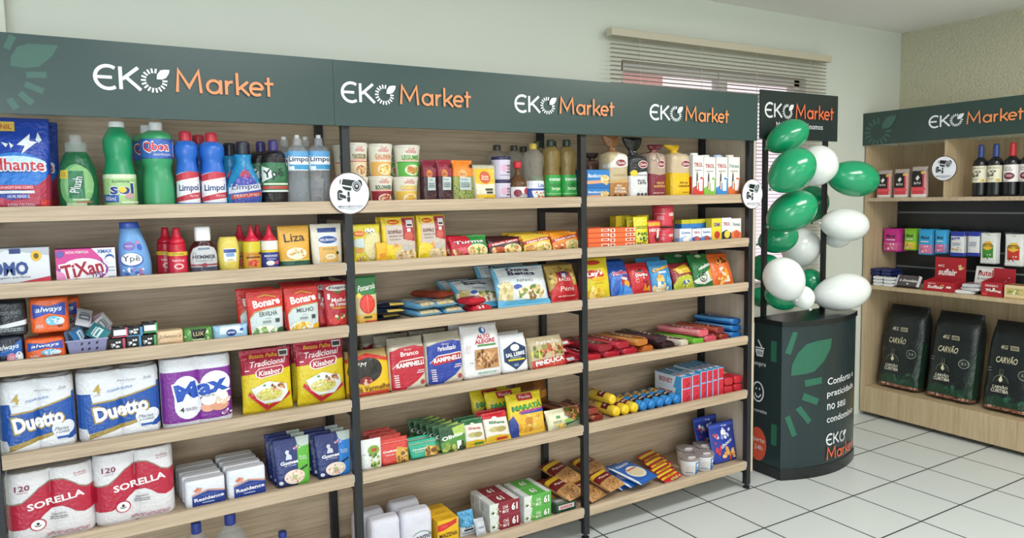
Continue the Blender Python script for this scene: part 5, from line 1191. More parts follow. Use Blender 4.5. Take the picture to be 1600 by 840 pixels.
for i in range(3):
    lying('pasta_packet', 608 + i * 3, 496, 3, .05 + i * .035, .15, .17, .018, '#191d2c', [P([(0, .1), (1, .4), (1, .6), (0, .3)], '#3a6aa8'), R(.5, .05, .98, .2, '#d0b860'), T('snack', .4, .7, .5, .14, '#c8ccd8', b=.02), R(.1, .4, .8, .44, '#9aa0b8')], ['dark navy seaweed-style packet lying lowest beside the green-topped pouch', 'dark navy packet lying in the middle of its pile', 'dark navy packet lying on top of its pile'][i], 'snack packet', None, .12 - i * .14, .0195 * i, seed=i)
def blue_pasta(u, v, i, lab, rz): return lying('pasta_packet', u, v, 3, .045 + .006 * i, .125, .22, .028, '#6fb0d6', [R(.1, .5, .9, .98, '#9cc8e0'), E(.5, .7, .34, .12, '#d4e4ec'), T('Dona Benta', .5, .7, .5, .06, '#2a2f6a', b=.03), P([(.1, .02), (.9, .02), (.86, .36), (.14, .36)], '#cfc09a'), D(.5, .18, .36, .15, 50, .035, ['#b8a878', '#8a8a80', '#e4d8b4', '#9a8a60'], i)], lab, 'pasta', None, rz, .031 * i, seed=i + 3)
blue_pasta(677, 494, 0, 'lower pale blue pasta packet beside the dark navy pile', .1); blue_pasta(668, 479, 1, 'upper pale blue pasta packet lying beside the dark navy pile', .22)
blue_pasta(716, 490, 0, 'lower pale blue pasta packet under the brown one', -.05); blue_pasta(702, 478, 1, 'upper pale blue pasta packet under the brown one', .12)
lying('pasta_packet', 706, 462, 3, .11, .09, .2, .03, '#8a3a26', [R(.1, .3, .9, .7, '#a85032'), lines(.5, .5, .6, .1, 2, '#d8b090', 2)], 'brown pasta packet lying across the pale blue ones', 'pasta', None, .5, .0592)
lying('pasta_packet', 752, 484, 3, .03, .1, .1, .032, '#c02434', [R(.1, .3, .9, .8, '#b01c2c'), T('pasta', .5, .6, .6, .1, '#f0e0dc', b=.03), D(.5, .14, .3, .1, 12, .05, ['#d8c8c8', '#e04858', '#8a1824'], 3)], 'lower crumpled red pasta packet lying beside the leaning blue bags', 'pasta', None, .05, 0, fin='foil')
lying('pasta_packet', 748, 474, 3, .032, .1, .1, .03, '#c22a3a', [R(.1, .3, .9, .8, '#a81c2c'), E(.5, .2, .2, .06, '#e8d8d0')], 'upper crumpled red pasta packet lying beside the leaning blue bags', 'pasta', None, .3, .0335, fin='foil')
def dona(f, label, seed, big):
    return bag('pasta_bag', 'pillow', f, .055, '#6cb4d8', [P([(.1, .16), (.95, .14), (.98, .97), (.05, .97)], '#d5dee2'), T('Dona', .48, .9, .42, .1, '#2a2452', b=.06, rot=-2), T('Benta', .52, .79, .52, .1, '#2a2452', b=.06, rot=-2), T('NINHO', .55, .6, .3, .07, '#4a4a44', b=.01, rot=-2), P([(.0, .2), (.25, .14), (.3, .5), (.1, .62)], '#c8bc8c'), D(.14, .38, .14, .2, 20, .05, ['#d8cc98', '#b8a868', '#e8dcb4'], seed), E(.38, .46, .08, .06, '#3a55a8'), E(.62, .3, .32, .16, '#e8e4d8'), D(.62, .31, .28, .14, 40, .04, ['#cdb878', '#b89a58', '#e8dcaa', '#8a6a3a', '#6a8a3a'], seed + 1), E(.68, .44, .06, .04, '#5a8a3a'), R(0, 0, 1, .12, '#5fb4dc')], label, 'pasta', None, seed=seed, wr=.008)
f = Fit(712, 794, 432, 3, .06, 42, secs=STY['pillow'], D=.055); o = dona(f, 'smaller sky blue pasta bag slumped back beside the big one', 3, 0); o.rotation_euler.z = .12; dup(o, Vector(o.location) + Vector((-.04, .105, .0)), 'sky blue pasta bag lying under and behind the slumped one')
f = Fit(772, 868, 412, 3, .05, 22, secs=STY['pillow'], D=.055); o = dona(f, 'big pale blue pasta bag with navy lettering, leaning back on the third shelf', 8, 1); dup(o, Vector(o.location) + Vector((-.03, .10, -.0)), 'pale blue pasta bag half hidden behind the big one')
f = Fit(852, 905, 410, 3, .045, 22, secs=STY['pillow'], D=.055)
o = bag('pasta_bag', 'pillow', f, .055, '#bfa25a', [D(.5, .62, .46, .34, 70, .05, ['#d8bc70', '#a8863c', '#c8a850', '#8a6a30'], 3), P([(.0, 0), (1, 0), (1, .42), (.8, .4), (.72, .76), (.3, .78), (.25, .5), (0, .3)], '#c0242c'), E(.5, .7, .16, .09, '#2a3a6a'), R(.44, .62, .58, .72, '#d8d4c8'), T('RACO', .5, .56, .4, .08, '#f2e8e0', b=.03), T('Pene', .55, .32, .5, .12, '#f0dcd0', sh=.3), lines(.5, .14, .6, .05, 1, '#e8b0a8', 2)], 'red pasta bag with clear sides, leaning beside the second shared post', 'pasta', 'red pasta bags with clear sides', seed=6, wr=.007); behind(o, 1, .065, 'red pasta bag with clear sides', 'red pasta bags with clear sides', dx=.01)
# ================================================================== fourth shelf: rice, sugar, salt, flour
f = Fit(545, 613, 546, 4, .045, 6, secs=STY['brick'], D=.06)
bag('coffee_bag', 'brick', f, .06, '#dfb61f', [P([(0, .1), (.95, .1), (.98, .0), (.02, 0)], '#b8402a'), E(.42, .57, .4, .3, '#2a2622'), D(.42, .57, .34, .26, 50, .035, ['#1a1816', '#3a342e', '#24201e'], 3), E(.42, .34, .14, .09, '#8a2a28'), D(.42, .34, .12, .08, 9, .05, ['#c23a34', '#6a1c1c', '#e0b0a0'], 2), T('FM', .34, .7, .2, .09, '#f0ece4', sh=.3), P([(0, .76), (.5, .84), (1, .72), (1, .79), (.5, .93), (0, .84)], '#c23428'), T('Café Vermelho', .52, .17, .92, .12, '#6a241c', b=.02, rot=2)], 'yellow coffee bag with a dark round emblem, beside the first shared post', 'coffee', seed=3, wr=.004, extra=[('clear_top', '#a39a88', .86, 1, 'cling')])
def rice(f, c, word, label, grp, seed):
    return bag('rice_bag', 'brick', f, .065, '#cfc8b4', [P([(.03, .02), (.4, .02), (.75, .16), (.97, .3), (.97, .8), (.7, .84), (.3, .82), (.03, .76)], c), P([(.1, .45), (.3, .56), (.9, .58), (.98, .55), (.98, .46), (.7, .42), (.2, .38)], '#b02436'), P([(.06, .43), (.3, .57), (.9, .6), (.98, .57), (.98, .55), (.9, .58), (.3, .55), (.1, .44)], '#e8e0dc'), T(word, .55, .7, .5, .09, '#f2ecea', b=.03, rot=2), T('Arroz', .5, .78, .2, .04, '#f0dcdc'), T('RAMPINELLI', .56, .49, .76, .09, '#f6f2f0', b=.06, rot=3), R(.75, .34, .94, .36, '#d8c8d0'), R(.72, .3, .94, .32, '#d8c8d0'), E(.88, .12, .06, .045, '#b03a44'), lines(.16, .2, .12, .24, 6, '#f0e0e0', seed), R(.4, .06, .8, .07, '#9a9484')], label, 'rice', grp, seed=seed, wr=.005, extra=[('clear_top', '#b5ad9f', .86, 1, 'cling')])
f = Fit(610, 668, 527, 4, .05, 4, secs=STY['brick'], D=.065); o = rice(f, '#b82436', 'Branco', 'red and clear rice bag at the front of its row', 'red rice bags', 4); behind(o, 2, .075, 'red and clear rice bag', 'red rice bags', dx=-.03)
f = Fit(666, 727, 519, 4, .05, 4, secs=STY['brick'], D=.065); o = rice(f, '#2a409a', 'Parboilizado', 'blue and clear rice bag at the front of its row', 'blue rice bags', 7); behind(o, 2, .075, 'blue and clear rice bag', 'blue rice bags', dx=-.015)
f = Fit(720, 786, 506, 4, .05, 6, secs=STY['brick'], D=.06)
o = bag('sugar_bag', 'brick', f, .06, '#e3e1e2', [E(.55, .88, .09, .06, '#2a5aa0'), E(.57, .89, .04, .04, '#e8e8ec'), T('ALTO', .55, .77, .34, .08, '#c03844', b=.05, rot=2), T('ALEGRE', .58, .68, .52, .08, '#c03844', b=.05, rot=2), R(.38, .585, .86, .62, '#4f8a4a'), R(.3, .16, .92, .53, '#b98a5a'), D(.6, .345, .28, .16, 60, .05, ['#c8986a', '#8a5a34', '#d8b084', '#a8744a', '#6a4428'], 3), lines(.6, .09, .5, .04, 2, '#6fae94', 2), T('kg', .2, .3, .1, .04, '#6a7a8a'), R(.1, .5, .2, .62, '#d8c8cc')], 'white sugar bag with a brown picture panel', 'sugar', 'white sugar bags', seed=5, wr=.006); behind(o, 1, .07, 'white sugar bag with a brown picture panel', 'white sugar bags', dx=-.012)
f = Fit(781, 828, 521, 4, .05, 8, secs=STY['brick'], D=.055)
o = bag('salt_bag', 'brick', f, .055, '#e4e7ea', [P([(.08, .3), (.5, .06), (.92, .3), (.92, .62), (.5, .8), (.08, .62)], '#20345c'), E(.5, .64, .16, .09, '#dfe6ec'), T('SAL LEBRE', .5, .47, .72, .1, '#f2f4f6', b=.05, rot=3), T('MARINHO', .5, .38, .4, .05, '#b8c4d4'), R(.22, .3, .84, .345, '#d8cc2c'), E(.5, .18, .1, .04, '#6a8ab0')], 'white salt bag with a navy hexagon', 'salt', 'white salt bags', seed=7); behind(o, 1, .06, 'white salt bag with a navy hexagon', 'white salt bags', dx=-.01)
f = Fit(818, 884, 523, 4, .045, 14, secs=STY['brick'], D=.05)
o = bag('cassava_flour_bag', 'brick', f, .05, '#b9aa8a', [P([(.02, 0), (.98, 0), (.98, .32), (.02, .24)], '#b8382c'), T('PINDUCA', .52, .19, .82, .15, '#f4eeea', b=.06, rot=4, out='#8a2018'), D(.6, .52, .36, .18, 50, .05, ['#b0583a', '#d88a5a', '#7a3a24', '#e4b48a', '#8a8a3a'], 4), T('Farofa', .5, .82, .6, .12, '#e8e2d8', sh=.3, rot=3), D(.2, .5, .16, .16, 20, .05, ['#8a9a3a', '#c8b860', '#5a6a24'], 2)], 'clear seasoned flour bag with big white letters on red', 'cassava flour', fin='foil', seed=4, wr=.006)
for i in range(3):
    lying('biscuit_packet', 893, 563, 4, .05 + .035 * (i // 2), .1, .22, .03, '#b01c30', [R(.05, .1, .95, .8, '#c42a3c'), R(.2, .02, .7, .1, '#e0dcdc'), T('wafer', .5, .5, .6, .1, '#f0d8d8', b=.03)], ['lowest red wafer packet in the pile beside the second shared post', 'middle red wafer packet in the pile beside the second shared post', 'top red wafer packet in the pile beside the second shared post'][i], 'biscuits', None, .14 + .08 * i, .031 * i)
# ================================================================== fifth shelf: olives, seasonings, coffee
f = Fit(564, 598, 686, 5, .045, 6, secs=STY['pouch'], D=.03)
o = bag('olive_pouch', 'pouch', f, .03, '#dfe2de', [E(.62, .62, .28, .16, '#7aa03a'), R(.5, .58, .76, .68, '#b8402c'), D(.6, .3, .28, .26, 16, .09, ['#8aa83c', '#6a8a2c', '#a8c058', '#4a6a24'], 2), T('N', .15, .52, .1, .05, '#5a7a3a')], 'white pouch of green olives, closest to the first shared post', 'olives', seed=2)
def oeste(f, c, label, grp, seed):
    return bag('snack_pouch', 'pouch', f, .03, c, [P([(.5, 0), (1, 0), (1, .5), (.6, .62), (.5, .4)], '#c89a3a'), D(.76, .28, .22, .26, 22, .06, ['#d8a848', '#8a5a2c', '#e8c878', '#6a4420'], seed), T('Oetker', .34, .5, .5, .09, '#f4eae4', b=.05, rot=2), lines(.3, .36, .3, .06, 2, '#f0d0c8', seed), R(0, .82, 1, .84, '#e88a80')], label, 'snack pouch', grp, seed=seed)
f = Fit(597, 643, 682, 5, .045, 16, secs=STY['pouch'], D=.03); o = oeste(f, '#cb3a30', 'red snack pouch at the front of its row on the fifth shelf', 'red snack pouches', 3); behind(o, 3, .042, 'red snack pouch', 'red snack pouches', dx=-.01, dz=.002)
f = Fit(637, 683, 686, 5, .045, 16, secs=STY['pouch'], D=.03); o = oeste(f, '#1fa384', 'turquoise snack pouch at the front of its row', 'turquoise snack pouches', 6); behind(o, 1, .05, 'turquoise snack pouch', 'turquoise snack pouches', dx=-.012)
f = Fit(688, 729, 664, 5, .04, 10, secs=STY['pouch'], D=.022)
o = bag('olive_pouch', 'pouch', f, .022, '#2f5a34', [R(.0, .68, .6, .86, '#1f4a2c'), P([(.5, .9), (1, 1), (1, .62), (.55, .6)], '#a8c45a'), P([(0, .4), (.5, .62), (1, .6), (1, .2), (0, .0)], '#4f8a3a'), T('Olivito', .48, .6, .84, .15, '#f0f4ea', b=.06, rot=8), D(.3, .16, .3, .16, 26, .08, ['#8a9a3a', '#5a6a24', '#b0b858', '#3a4a1c'], 4), R(.62, .1, .8, .4, '#dfe4dc'), D(.85, .2, .12, .16, 10, .07, ['#1e2a18', '#33421e'], 3)], 'green olive pouch at the front of its staggered row', 'olives', 'green olive pouches in a staggered row', seed=5); behind(o, 5, .036, 'green olive pouch with pale corner', 'green olive pouches in a staggered row', dx=-.013, dz=0)
def seeds(f, label, seed, c1, c2):
    return bag('seed_pouch', 'pillow', f, .035, '#e4e0d4', [P([(0, .8), (1, .78), (1, 1), (0, 1)], c1), E(.44, .8, .1, .05, '#e8e4dc'), T('Granola' if seed < 5 else 'Milhama', .5, .64, .62, .1, c2, b=.04, rot=-4), E(.36, .42, .22, .08, '#b8b070'), E(.62, .4, .22, .09, '#a89a5c'), P([(0, 0), (1, 0), (1, .16), (.5, .22), (0, .2)], '#d8b52c'), R(.4, .04, .85, .13, '#c23a34' if seed > 5 else '#4f8a3a')], label, 'seeds', None, seed=seed)
f = Fit(727, 765, 651, 5, .045, 22, secs=STY['pillow'], D=.035); o = seeds(f, 'white seed pouch with a green top, beside the olive pouches', 3, '#2f6a44', '#c03844'); dup(o, Vector(o.location) + Vector((-.01, .045, 0)), 'white and green seed pouch behind the front one')
f = Fit(755, 803, 641, 5, .045, 22, secs=STY['pillow'], D=.035); o = seeds(f, 'white seed pouch with a red top, beside the yellow coffee bags', 8, '#c42430', '#3a7a5a'); dup(o, Vector(o.location) + Vector((-.015, .045, 0)), 'white and red seed pouch behind the front one')
MA = [P([(0, 0), (1, 0), (1, .5), (.6, .58), (0, .5)], '#e2b63a'), E(.62, .25, .34, .22, '#e4b848'), D(.5, .3, .36, .2, 16, .08, ['#e8c868', '#d8a038', '#f0dca0', '#c88a2c'], 3), P([(0, .0), (.25, 0), (.2, .3), (.1, .5), (0, .4)], '#28408e'), P([(.25, .52), (1, .56), (1, .6), (.3, .58)], '#a03a8a'), T('MARATÁ', .52, .68, .8, .13, '#3a9a3e', b=.06, rot=2, out='#20303a'), R(.3, .82, .72, .98, '#a8242c'), T('Flocão', .51, .9, .32, .07, '#f0e4d8', b=.02), P([(.3, .5), (1, .5), (1, .56), (.3, .52)], '#2a48a0')]
f = Fit(791, 852, 612, 5, .045, 14, secs=STY['pillow'], D=.05); o = bag('corn_flake_flour_bag', 'pillow', f, .05, '#dcc928', MA, 'bright yellow cornmeal bag with a red badge, at the front of its row', 'cornmeal', 'bright yellow cornmeal bags', seed=4, wr=.005); behind(o, 2, .058, 'bright yellow cornmeal bag with a red badge', 'bright yellow cornmeal bags', dx=-.045)
f = Fit(849, 905, 634, 5, .04, 24, secs=STY['pillow'], D=.045)
o = bag('cassava_starch_bag', 'pillow', f, .045, '#dcd9b8', [E(.3, .6, .07, .06, '#4a8a4a'), P([(.24, .52), (.36, .52), (.34, .66), (.26, .66)], '#4a8a4a'), lines(.26, .36, .26, .12, 3, '#8a9a7a', 2), P([(.55, 1), (1, 1), (1, .4), (.8, .3), (.5, .62)], '#7a4a24'), D(.78, .64, .2, .26, 26, .06, ['#8a5a34', '#c87a3a', '#5a3418', '#d8a060', '#4a6a24'], 3), P([(.4, .05), (1, .2), (1, .32), (.4, .2)], '#28502c'), T('TRADICIONAL', .68, .16, .5, .06, '#e8e8d0', b=.02, rot=9), D(.3, .16, .16, .1, 8, .05, ['#e0a83a', '#e8c868'], 2), E(.56, .34, .12, .08, '#7aa83a')], 'pale cassava bag with a small green clover, beside the second shared post', 'cassava', seed=4)
f = Fit(842, 892, 602, 5, .14, 9, secs=STY['pillow'], D=.05); o = bag('coffee_bag', 'pillow', f, .05, '#7a4a22', [P([(0, .3), (1, .5), (1, .7), (0, .5)], '#b87828'), P([(.2, 0), (.5, 0), (.9, 1), (.6, 1)], '#8f5a28')], 'brown and amber bag behind the pale cassava bag', 'coffee', seed=6)
# ================================================================== bottom shelf
def flour(f, label, seed):
    return bag('flour_bag', 'sack', f, .08, '#d5d4df', [T('coamo', .62, .36, .62, .1, '#2a2a34', b=.02, rot=4, sh=.1), S(arc(.62, .35, .33, 20, 150, 10, .16), .02, '#3f8a4a'), R(.45, .26, .75, .275, '#8a8a98'), T('kg', .75, .12, .1, .07, '#4a4a54')], label, 'flour', 'white flour bags on the bottom shelf', fin='tissue', seed=seed, wr=.006)
f = Fit(580, 628, 811, 6, .05); a = flour(f, 'white flour bag in the front row, closest to the first shared post', 3)
f = Fit(629, 677, 799, 6, .05); b_ = flour(f, 'white flour bag in the front row, beside the yellow starch boxes', 6)
dup(a, Vector(a.location) + Vector((-.03, .1, .008)), 'white flour bag in the rear row, closest to the first shared post').location.z = a.location.z; dup(b_, Vector(b_.location) + Vector((-.01, .1, 0)), 'white flour bag in the rear row, beside the yellow starch boxes').scale = (1, 1, 1.04)
f = Fit(684, 717, 811, 6, .045)
o = box('starch_box', f, .055, '#e2b11c', [P([(.0, .85), (.6, .9), (.9, .98), (.9, .8), (.3, .62), (0, .6)], '#c8302c'), E(.3, .76, .2, .06, '#d84a40'), T('MAIZENA', .5, .42, .86, .16, '#2a2018', b=.03, rot=1), R(.2, .2, .7, .24, '#a8801c')], [R(.3, .3, .8, .6, '#d09c18')], [R(0, .1, .2, .9, '#c89a18')], label='yellow starch box with black letters at the front of its row', cat='starch', group='yellow starch boxes')
behind(o, 2, .058, 'yellow starch box', 'yellow starch boxes')
f = Fit(719, 745, 797, 6, .06, 14, secs=STY['pillow'], D=.05)
bag('popcorn_bag', 'pillow', f, .05, '#4f9cc8', [P([(0, .0), (1, 0), (1, .42), (.5, .34), (0, .4)], '#c9d2da'), R(.2, .2, .8, .28, '#1a1c24'), T('festa', .5, .34, .5, .08, '#20242e', b=.02), D(.5, .7, .4, .24, 20, .06, ['#6ab4dc', '#3a84b0', '#8ac8e4'], 2), lines(.5, .1, .6, .06, 2, '#8a94a0', 2)], 'crumpled sky blue bag between the starch boxes and tea boxes', 'snack bag', seed=3, wr=.008)
f = Fit(743, 760, 807, 6, .03, 26, secs=STY['pillow'], D=.03); bag('clear_bag', 'pillow', f, .03, '#c3c8d0', [R(.2, .4, .8, .5, '#8a929c')], 'small clear crinkled bag leaning against the maroon tea boxes', 'plastic bag', fin='foil', seed=5, wr=.006)
def tea(f, c1, c2, label, dep=.09, sideart=True):
    return box('tea_box', f, dep, '#d5d8d6', [R(.2, 0, 1, 1, c1), P([(.0, 0), (.3, 0), (.24, .5), (.3, 1), (0, 1)], '#d8dcd6'), D(.2, .4, .14, .28, 10, .06, [c2, '#b8c0a0', '#e8ece4'], 2), T('CHÁ', .52, .62, .18, .3, '#f0ece8', b=.02), T('MATE', .52, .28, .2, .24, '#f0ece8', b=.02), T('61', .82, .5, .2, .56, '#f4f2ee', b=.06, out='#1c1c1c')], [R(.2, 0, .82, 1, c1), T('61', .5, .5, .2, .5, '#f4f2ee', b=.05)], [R(.1, .2, .4, .8, '#b8b8b4'), D(.65, .5, .2, .3, 8, .1, ['#8a9a8a', '#c8ccc8'], 2)], label=label, cat='tea')
f = Fit(766, 813, 804, 6, .045); lo = tea(f, '#8a2434', '#8a4a3a', 'lower maroon tea box in the front pair')
g = Fit(765, 812, 783, ZS[6] + f.H + .0008, .045); up = tea(g, '#8a2434', '#8a4a3a', 'upper maroon tea box in the front pair')
dup(lo, Vector(lo.location) + Vector((0, .093, 0)), 'lower maroon tea box in the rear pair'); dup(up, Vector(up.location) + Vector((0, .093, 0)), 'upper maroon tea box in the rear pair')
f = Fit(819, 861, 793, 6, .045); lo = tea(f, '#57ab47', '#7aa04a', 'lower green tea box in the front pair')
g = Fit(819, 861, 771, ZS[6] + f.H + .0008, .045); up = tea(g, '#57ab47', '#7aa04a', 'upper green tea box in the front pair')
dup(lo, Vector(lo.location) + Vector((0, .093, 0)), 'lower green tea box in the rear pair'); dup(up, Vector(up.location) + Vector((0, .093, 0)), 'upper green tea box in the rear pair')
f = Fit(866, 896, 784, 6, .05)
box('sponge_pack', f, .08, '#2c4a3a', [R(.1, .5, .9, .95, '#c8c0bc'), R(.2, .62, .8, .84, '#b03a44'), T('ESPONJA', .5, .73, .5, .12, '#f0e8e4', b=.02), D(.5, .25, .4, .2, 10, .08, ['#3a5a48', '#1e3428'], 2)], [R(.1, .1, .9, .9, '#6a7a70'), R(.2, .4, .8, .7, '#b8b4b0')], label='dark green sponge pack beside the green tea boxes', cat='sponges', fin='film')
# ================================================================== third bay, top shelf: bread and milk
def cracker(f, label):
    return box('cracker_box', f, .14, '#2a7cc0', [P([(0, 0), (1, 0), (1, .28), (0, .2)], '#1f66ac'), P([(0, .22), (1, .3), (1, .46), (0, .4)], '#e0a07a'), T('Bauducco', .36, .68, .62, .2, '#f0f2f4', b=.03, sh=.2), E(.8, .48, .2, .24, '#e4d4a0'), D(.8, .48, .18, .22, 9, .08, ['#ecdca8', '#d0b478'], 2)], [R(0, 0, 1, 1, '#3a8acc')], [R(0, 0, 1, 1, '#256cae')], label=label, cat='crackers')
f = Fit(918, 956, 294, 1, .04); cracker(f, 'lower blue cracker box beside the brown bread')
g = Fit(918, 956, 265, ZS[1] + f.H + .0008, .04); cracker(g, 'upper blue cracker box beside the brown bread')
BRD = [(0, .92, .9, 6), (.04, .99, .98, 5.5), (.4, 1, 1, 5), (.85, 1, 1, 4.5), (.95, .9, .88, 4), (.985, .7, .6, 3), (1, .45, .35, 2.4)]
def bread(f, dep, base, art, tuft, tcol, label, seed, clear='#a89a88', tuft_dx=0, tuft_w=1, group=None):
    """sliced loaf in a printed bag with a gathered end"""
    full = f.H; f.H = full * tuft
    o = bag('bread_loaf', 'brick', f, dep, base, art, label, 'bread', group, seed=seed, wr=.004, secs=BRD, K=28)
    bm = bmesh.new(); h = full * (1 - tuft)
    TU = [(0, .62, .5, 2.6), (.12, .44, .38, 2.2), (.22, .33, .28, 2), (.32, .32, .27, 2), (.5, .52, .34, 2.2), (.8, .72, .4, 2.6), (1, .78, .34, 3)]
    B = Body(f.W * tuft_w, h * 1.16, dep * .8, TU, .012, seed, shear=lambda v: tuft_dx * f.W * v); B.build(bm, 22, 16, 0)
    for v in bm.verts: v.co += Vector((0, dep * .1, f.H - h * .14))
    tf = obj('gathered_end', bm, M(tcol, 'foil'), o)
    bm = bmesh.new(); tube(bm, [(tuft_dx * f.W * .28 + .12 * f.W * math.cos(a * PI / 6) * tuft_w, dep * .5 + .1 * dep * math.sin(a * PI / 6), f.H + h * .18) for a in range(13)], .002, 6); obj('tie', bm, M('#d8c8a0', 'plastic'), o)
    return o
OV = lambda u, v: [E(u, v, .26, .085, '#efe6e4'), E(u, v, .235, .07, '#84202c'), T('Charlevi', u, v, .36, .06, '#f2eae8', b=.03, sh=.1)]
f = Fit(945, 985, 212, 1, .04)
bread(f, .1, '#bfae8c', [P([(0, .72), (.5, .98), (1, .9), (1, .7), (.5, .66), (0, .66)], '#dcd9d2'), P([(0, 0), (1, 0), (1, .36), (0, .34)], '#a8743c'), P([(0, .34), (1, .36), (1, .42), (0, .4)], '#c8a06a'), OV(.55, .76), R(.2, .5, .8, .52, '#b09a6a'), T('PÃO', .45, .29, .24, .05, '#f4ece0', b=.03), T('DE FORMA', .5, .23, .5, .05, '#f4ece0', b=.03), T('INTEGRAL', .52, .165, .56, .05, '#f4ece0', b=.03), E(.26, .06, .09, .05, '#4a2c1c'), E(.5, .06, .09, .05, '#4a2c1c'), E(.74, .06, .09, .05, '#4a2c1c')], .76, '#8a5c38', 'tall brown-topped bread bag behind and beside the blue cracker boxes', 3, tuft_dx=-.15)
f = Fit(985, 1016, 214, 1, .045)
bread(f, .1, '#26272b', [P([(0, 0), (1, 0), (1, .5), (.85, .62), (.5, .6), (0, .52)], '#dadbdc'), OV(.68, .78), E(.2, .58, .16, .07, '#d8c42c'), T('PÃO DE', .55, .42, .4, .05, '#2a2a2e', b=.03), T('LEITE', .6, .36, .44, .05, '#2a2a2e', b=.03), E(.4, .1, .08, .04, '#4a4a4e'), E(.6, .1, .08, .04, '#4a4a4e'), E(.8, .1, .08, .04, '#4a4a4e'), R(.3, .53, .9, .55, '#9a9aa0')], .72, '#17181b', 'black and white bread bag with a shiny black gathered end', 5, tuft_w=1.3, tuft_dx=-.05)
f = Fit(1017, 1047, 225, 1, .042)
bread(f, .1, '#b09a88', [P([(0, 0), (1, 0), (1, .54), (.5, .5), (0, .54)], '#7d2a38'), OV(.6, .74), T('PÃO DE', .55, .34, .4, .05, '#e8c060', b=.03), T('SANDUÍCHE', .5, .27, .66, .06, '#e8c060', b=.03), lines(.45, .12, .6, .04, 1, '#d8a8a0', 2), D(.4, .88, .3, .08, 14, .05, ['#c8b8a8', '#9a8878'], 3)], .86, '#6a2430', 'maroon-bottomed bread bag, third loaf from the cracker boxes', 7, tuft_w=1.2, tuft_dx=.2)
f = Fit(1047, 1081, 226, 1, .04)
bread(f, .1, '#c4b092', [P([(0, 0), (1, 0), (1, .56), (.5, .54), (0, .56)], '#e2b81c'), OV(.7, .75), T('PÃO DE', .6, .34, .4, .05, '#6a2a24', b=.03), T('SANDUÍCHE', .62, .27, .6, .06, '#6a2a24', b=.03), R(.5, .12, .9, .14, '#a8781c'), P([(.8, 0), (1, 0), (1, .14)], '#c03a2c')], .86, '#dfb41c', 'yellow-bottomed bread bag next to the milk cartons', 9, tuft_dx=-.2)
f = Fit(921, 948, 238, 1, .19); bread(f, .1, '#6a4a3c', [E(.5, .5, .3, .1, '#8a7a70')], .84, '#3a2422', 'dark brown bread bag in shadow behind the blue cracker boxes', 4)
def milk(f, c, capc, label, grp, seed, word='TIROL'):
    r = empty('milk_carton'); w, h, d = f.W, f.H, .065
    g = type('G', (), {'W': w, 'H': h * .965})()
    fr = [P([(0, .0), (1, 0), (1, .46), (.75, .5), (.4, .3), (0, .24)], c), T(word, .5, .78, .8, .1, '#b02a34' if word == 'TIROL' else '#7a9a8a', b=.03), R(.2, .64, .8, .66, '#8a8a88'), P([(.3, .2), (.46, .2), (.44, .6), (.34, .62)], '#3a3a44'), P([(.34, .2), (.46, .2), (.44, .4), (.36, .4)], '#e0c8b8'), E(.4, .6, .06, .03, '#d0a890'), P([(.55, .16), (.85, .16), (.88, .44), (.52, .44)], '#f2f2f0'), P([(.0, .0), (.6, 0), (.3, .14), (0, .16)], c)]
    box('carton_body', g, d, '#dedfda', fr, [], [R(0, 0, 1, 1, '#d2d4d0'), R(.1, .1, .9, .5, c)], root=r)
    bm = bmesh.new(); B = Body(w * .62, h * .06, d * .6, CAPS); B.build(bm, 16, 4, 0)
    for v in bm.verts: v.co += Vector((0, d * .22, h * .962))
    obj('screw_cap', bm, M(capc, 'plastic'), r)
    f.put(r); tag(r, label, 'milk', grp); return r
for u0, u1, vt, c, cc, nm, wd in ((1081, 1098, 240, '#cf3a30', '#e4e2de', 'red', 'TIROL'), (1100, 1118, 243, '#7fb83c', '#d8dcd4', 'green', 'TIROL'), (1119, 1137, 243, '#3a84c8', '#a8c0dc', 'blue', 'TIROL'), (1138, 1156, 243, '#dd6a30', '#dcd4cc', 'orange', 'Frimesa')):
    f = Fit(u0, u1, vt, 1, .04); o = milk(f, c, cc, f'white and {nm} milk carton at the front of its row', f'white and {nm} milk cartons', 1, wd)
    behind(o, 2, .07, f'white and {nm} milk carton', f'white and {nm} milk cartons')
# ================================================================== second shelf: boxes, chocolate powder, cream
for c in range(2):
    z = ZS[2]
    for k in range(4):
        u0, u1 = ((919, 953), (953, 992))[c]; f = Fit(u0, u1, 379 - 7.6 * k - c * .6, z, .04)
        fr = [R(0, .9, 1, 1, '#c8482c'), R(.6, .3, .96, .8, '#efe0d4'), R(.65, .4, .9, .7, '#c84a34')] if c == 0 else [R(.02, .2, .2, .9, '#f0e4d8'), R(.06, .3, .16, .8, '#b8442c'), R(.62, .25, .98, .85, '#f0e4d8'), R(.66, .35, .8, .75, '#b8442c'), R(.83, .35, .94, .75, '#b8442c')]
        box('gelatin_box', f, .09, '#ee6a34', fr + [R(0, 0, 1, .05, '#b84a24')], [R(0, 0, 1, 1, '#f07a44')], label=f'{("bottom", "second", "third", "top")[k]} flat orange dessert box in the stack {("by the post", "by the yellow pouch")[c]}', cat='dessert mix')
        z += f.H + .0006
f = Fit(964, 974, 337, 2, .14); f.W = .035
o = box('yellow_carton', f, .05, '#d8c42c', [R(.1, .3, .9, .5, '#6a6020'), R(.2, .6, .8, .66, '#8a7a20')], [R(0, 0, 1, 1, '#e4d444')], [R(.2, .3, .8, .6, '#8a7a24')], label='first yellow carton of the row behind the orange dessert boxes', cat='carton', group='yellow cartons in a row')
for i in range(1, 5): dup(o, Vector(o.location) + Vector((.037 * i, -.004 * i, 0)), f'{ORD[i]} yellow carton of the row behind the orange dessert boxes', 'yellow cartons in a row')
f = Fit(994, 1016, 338, 2, .045, 3, secs=STY['pouch'], D=.035)
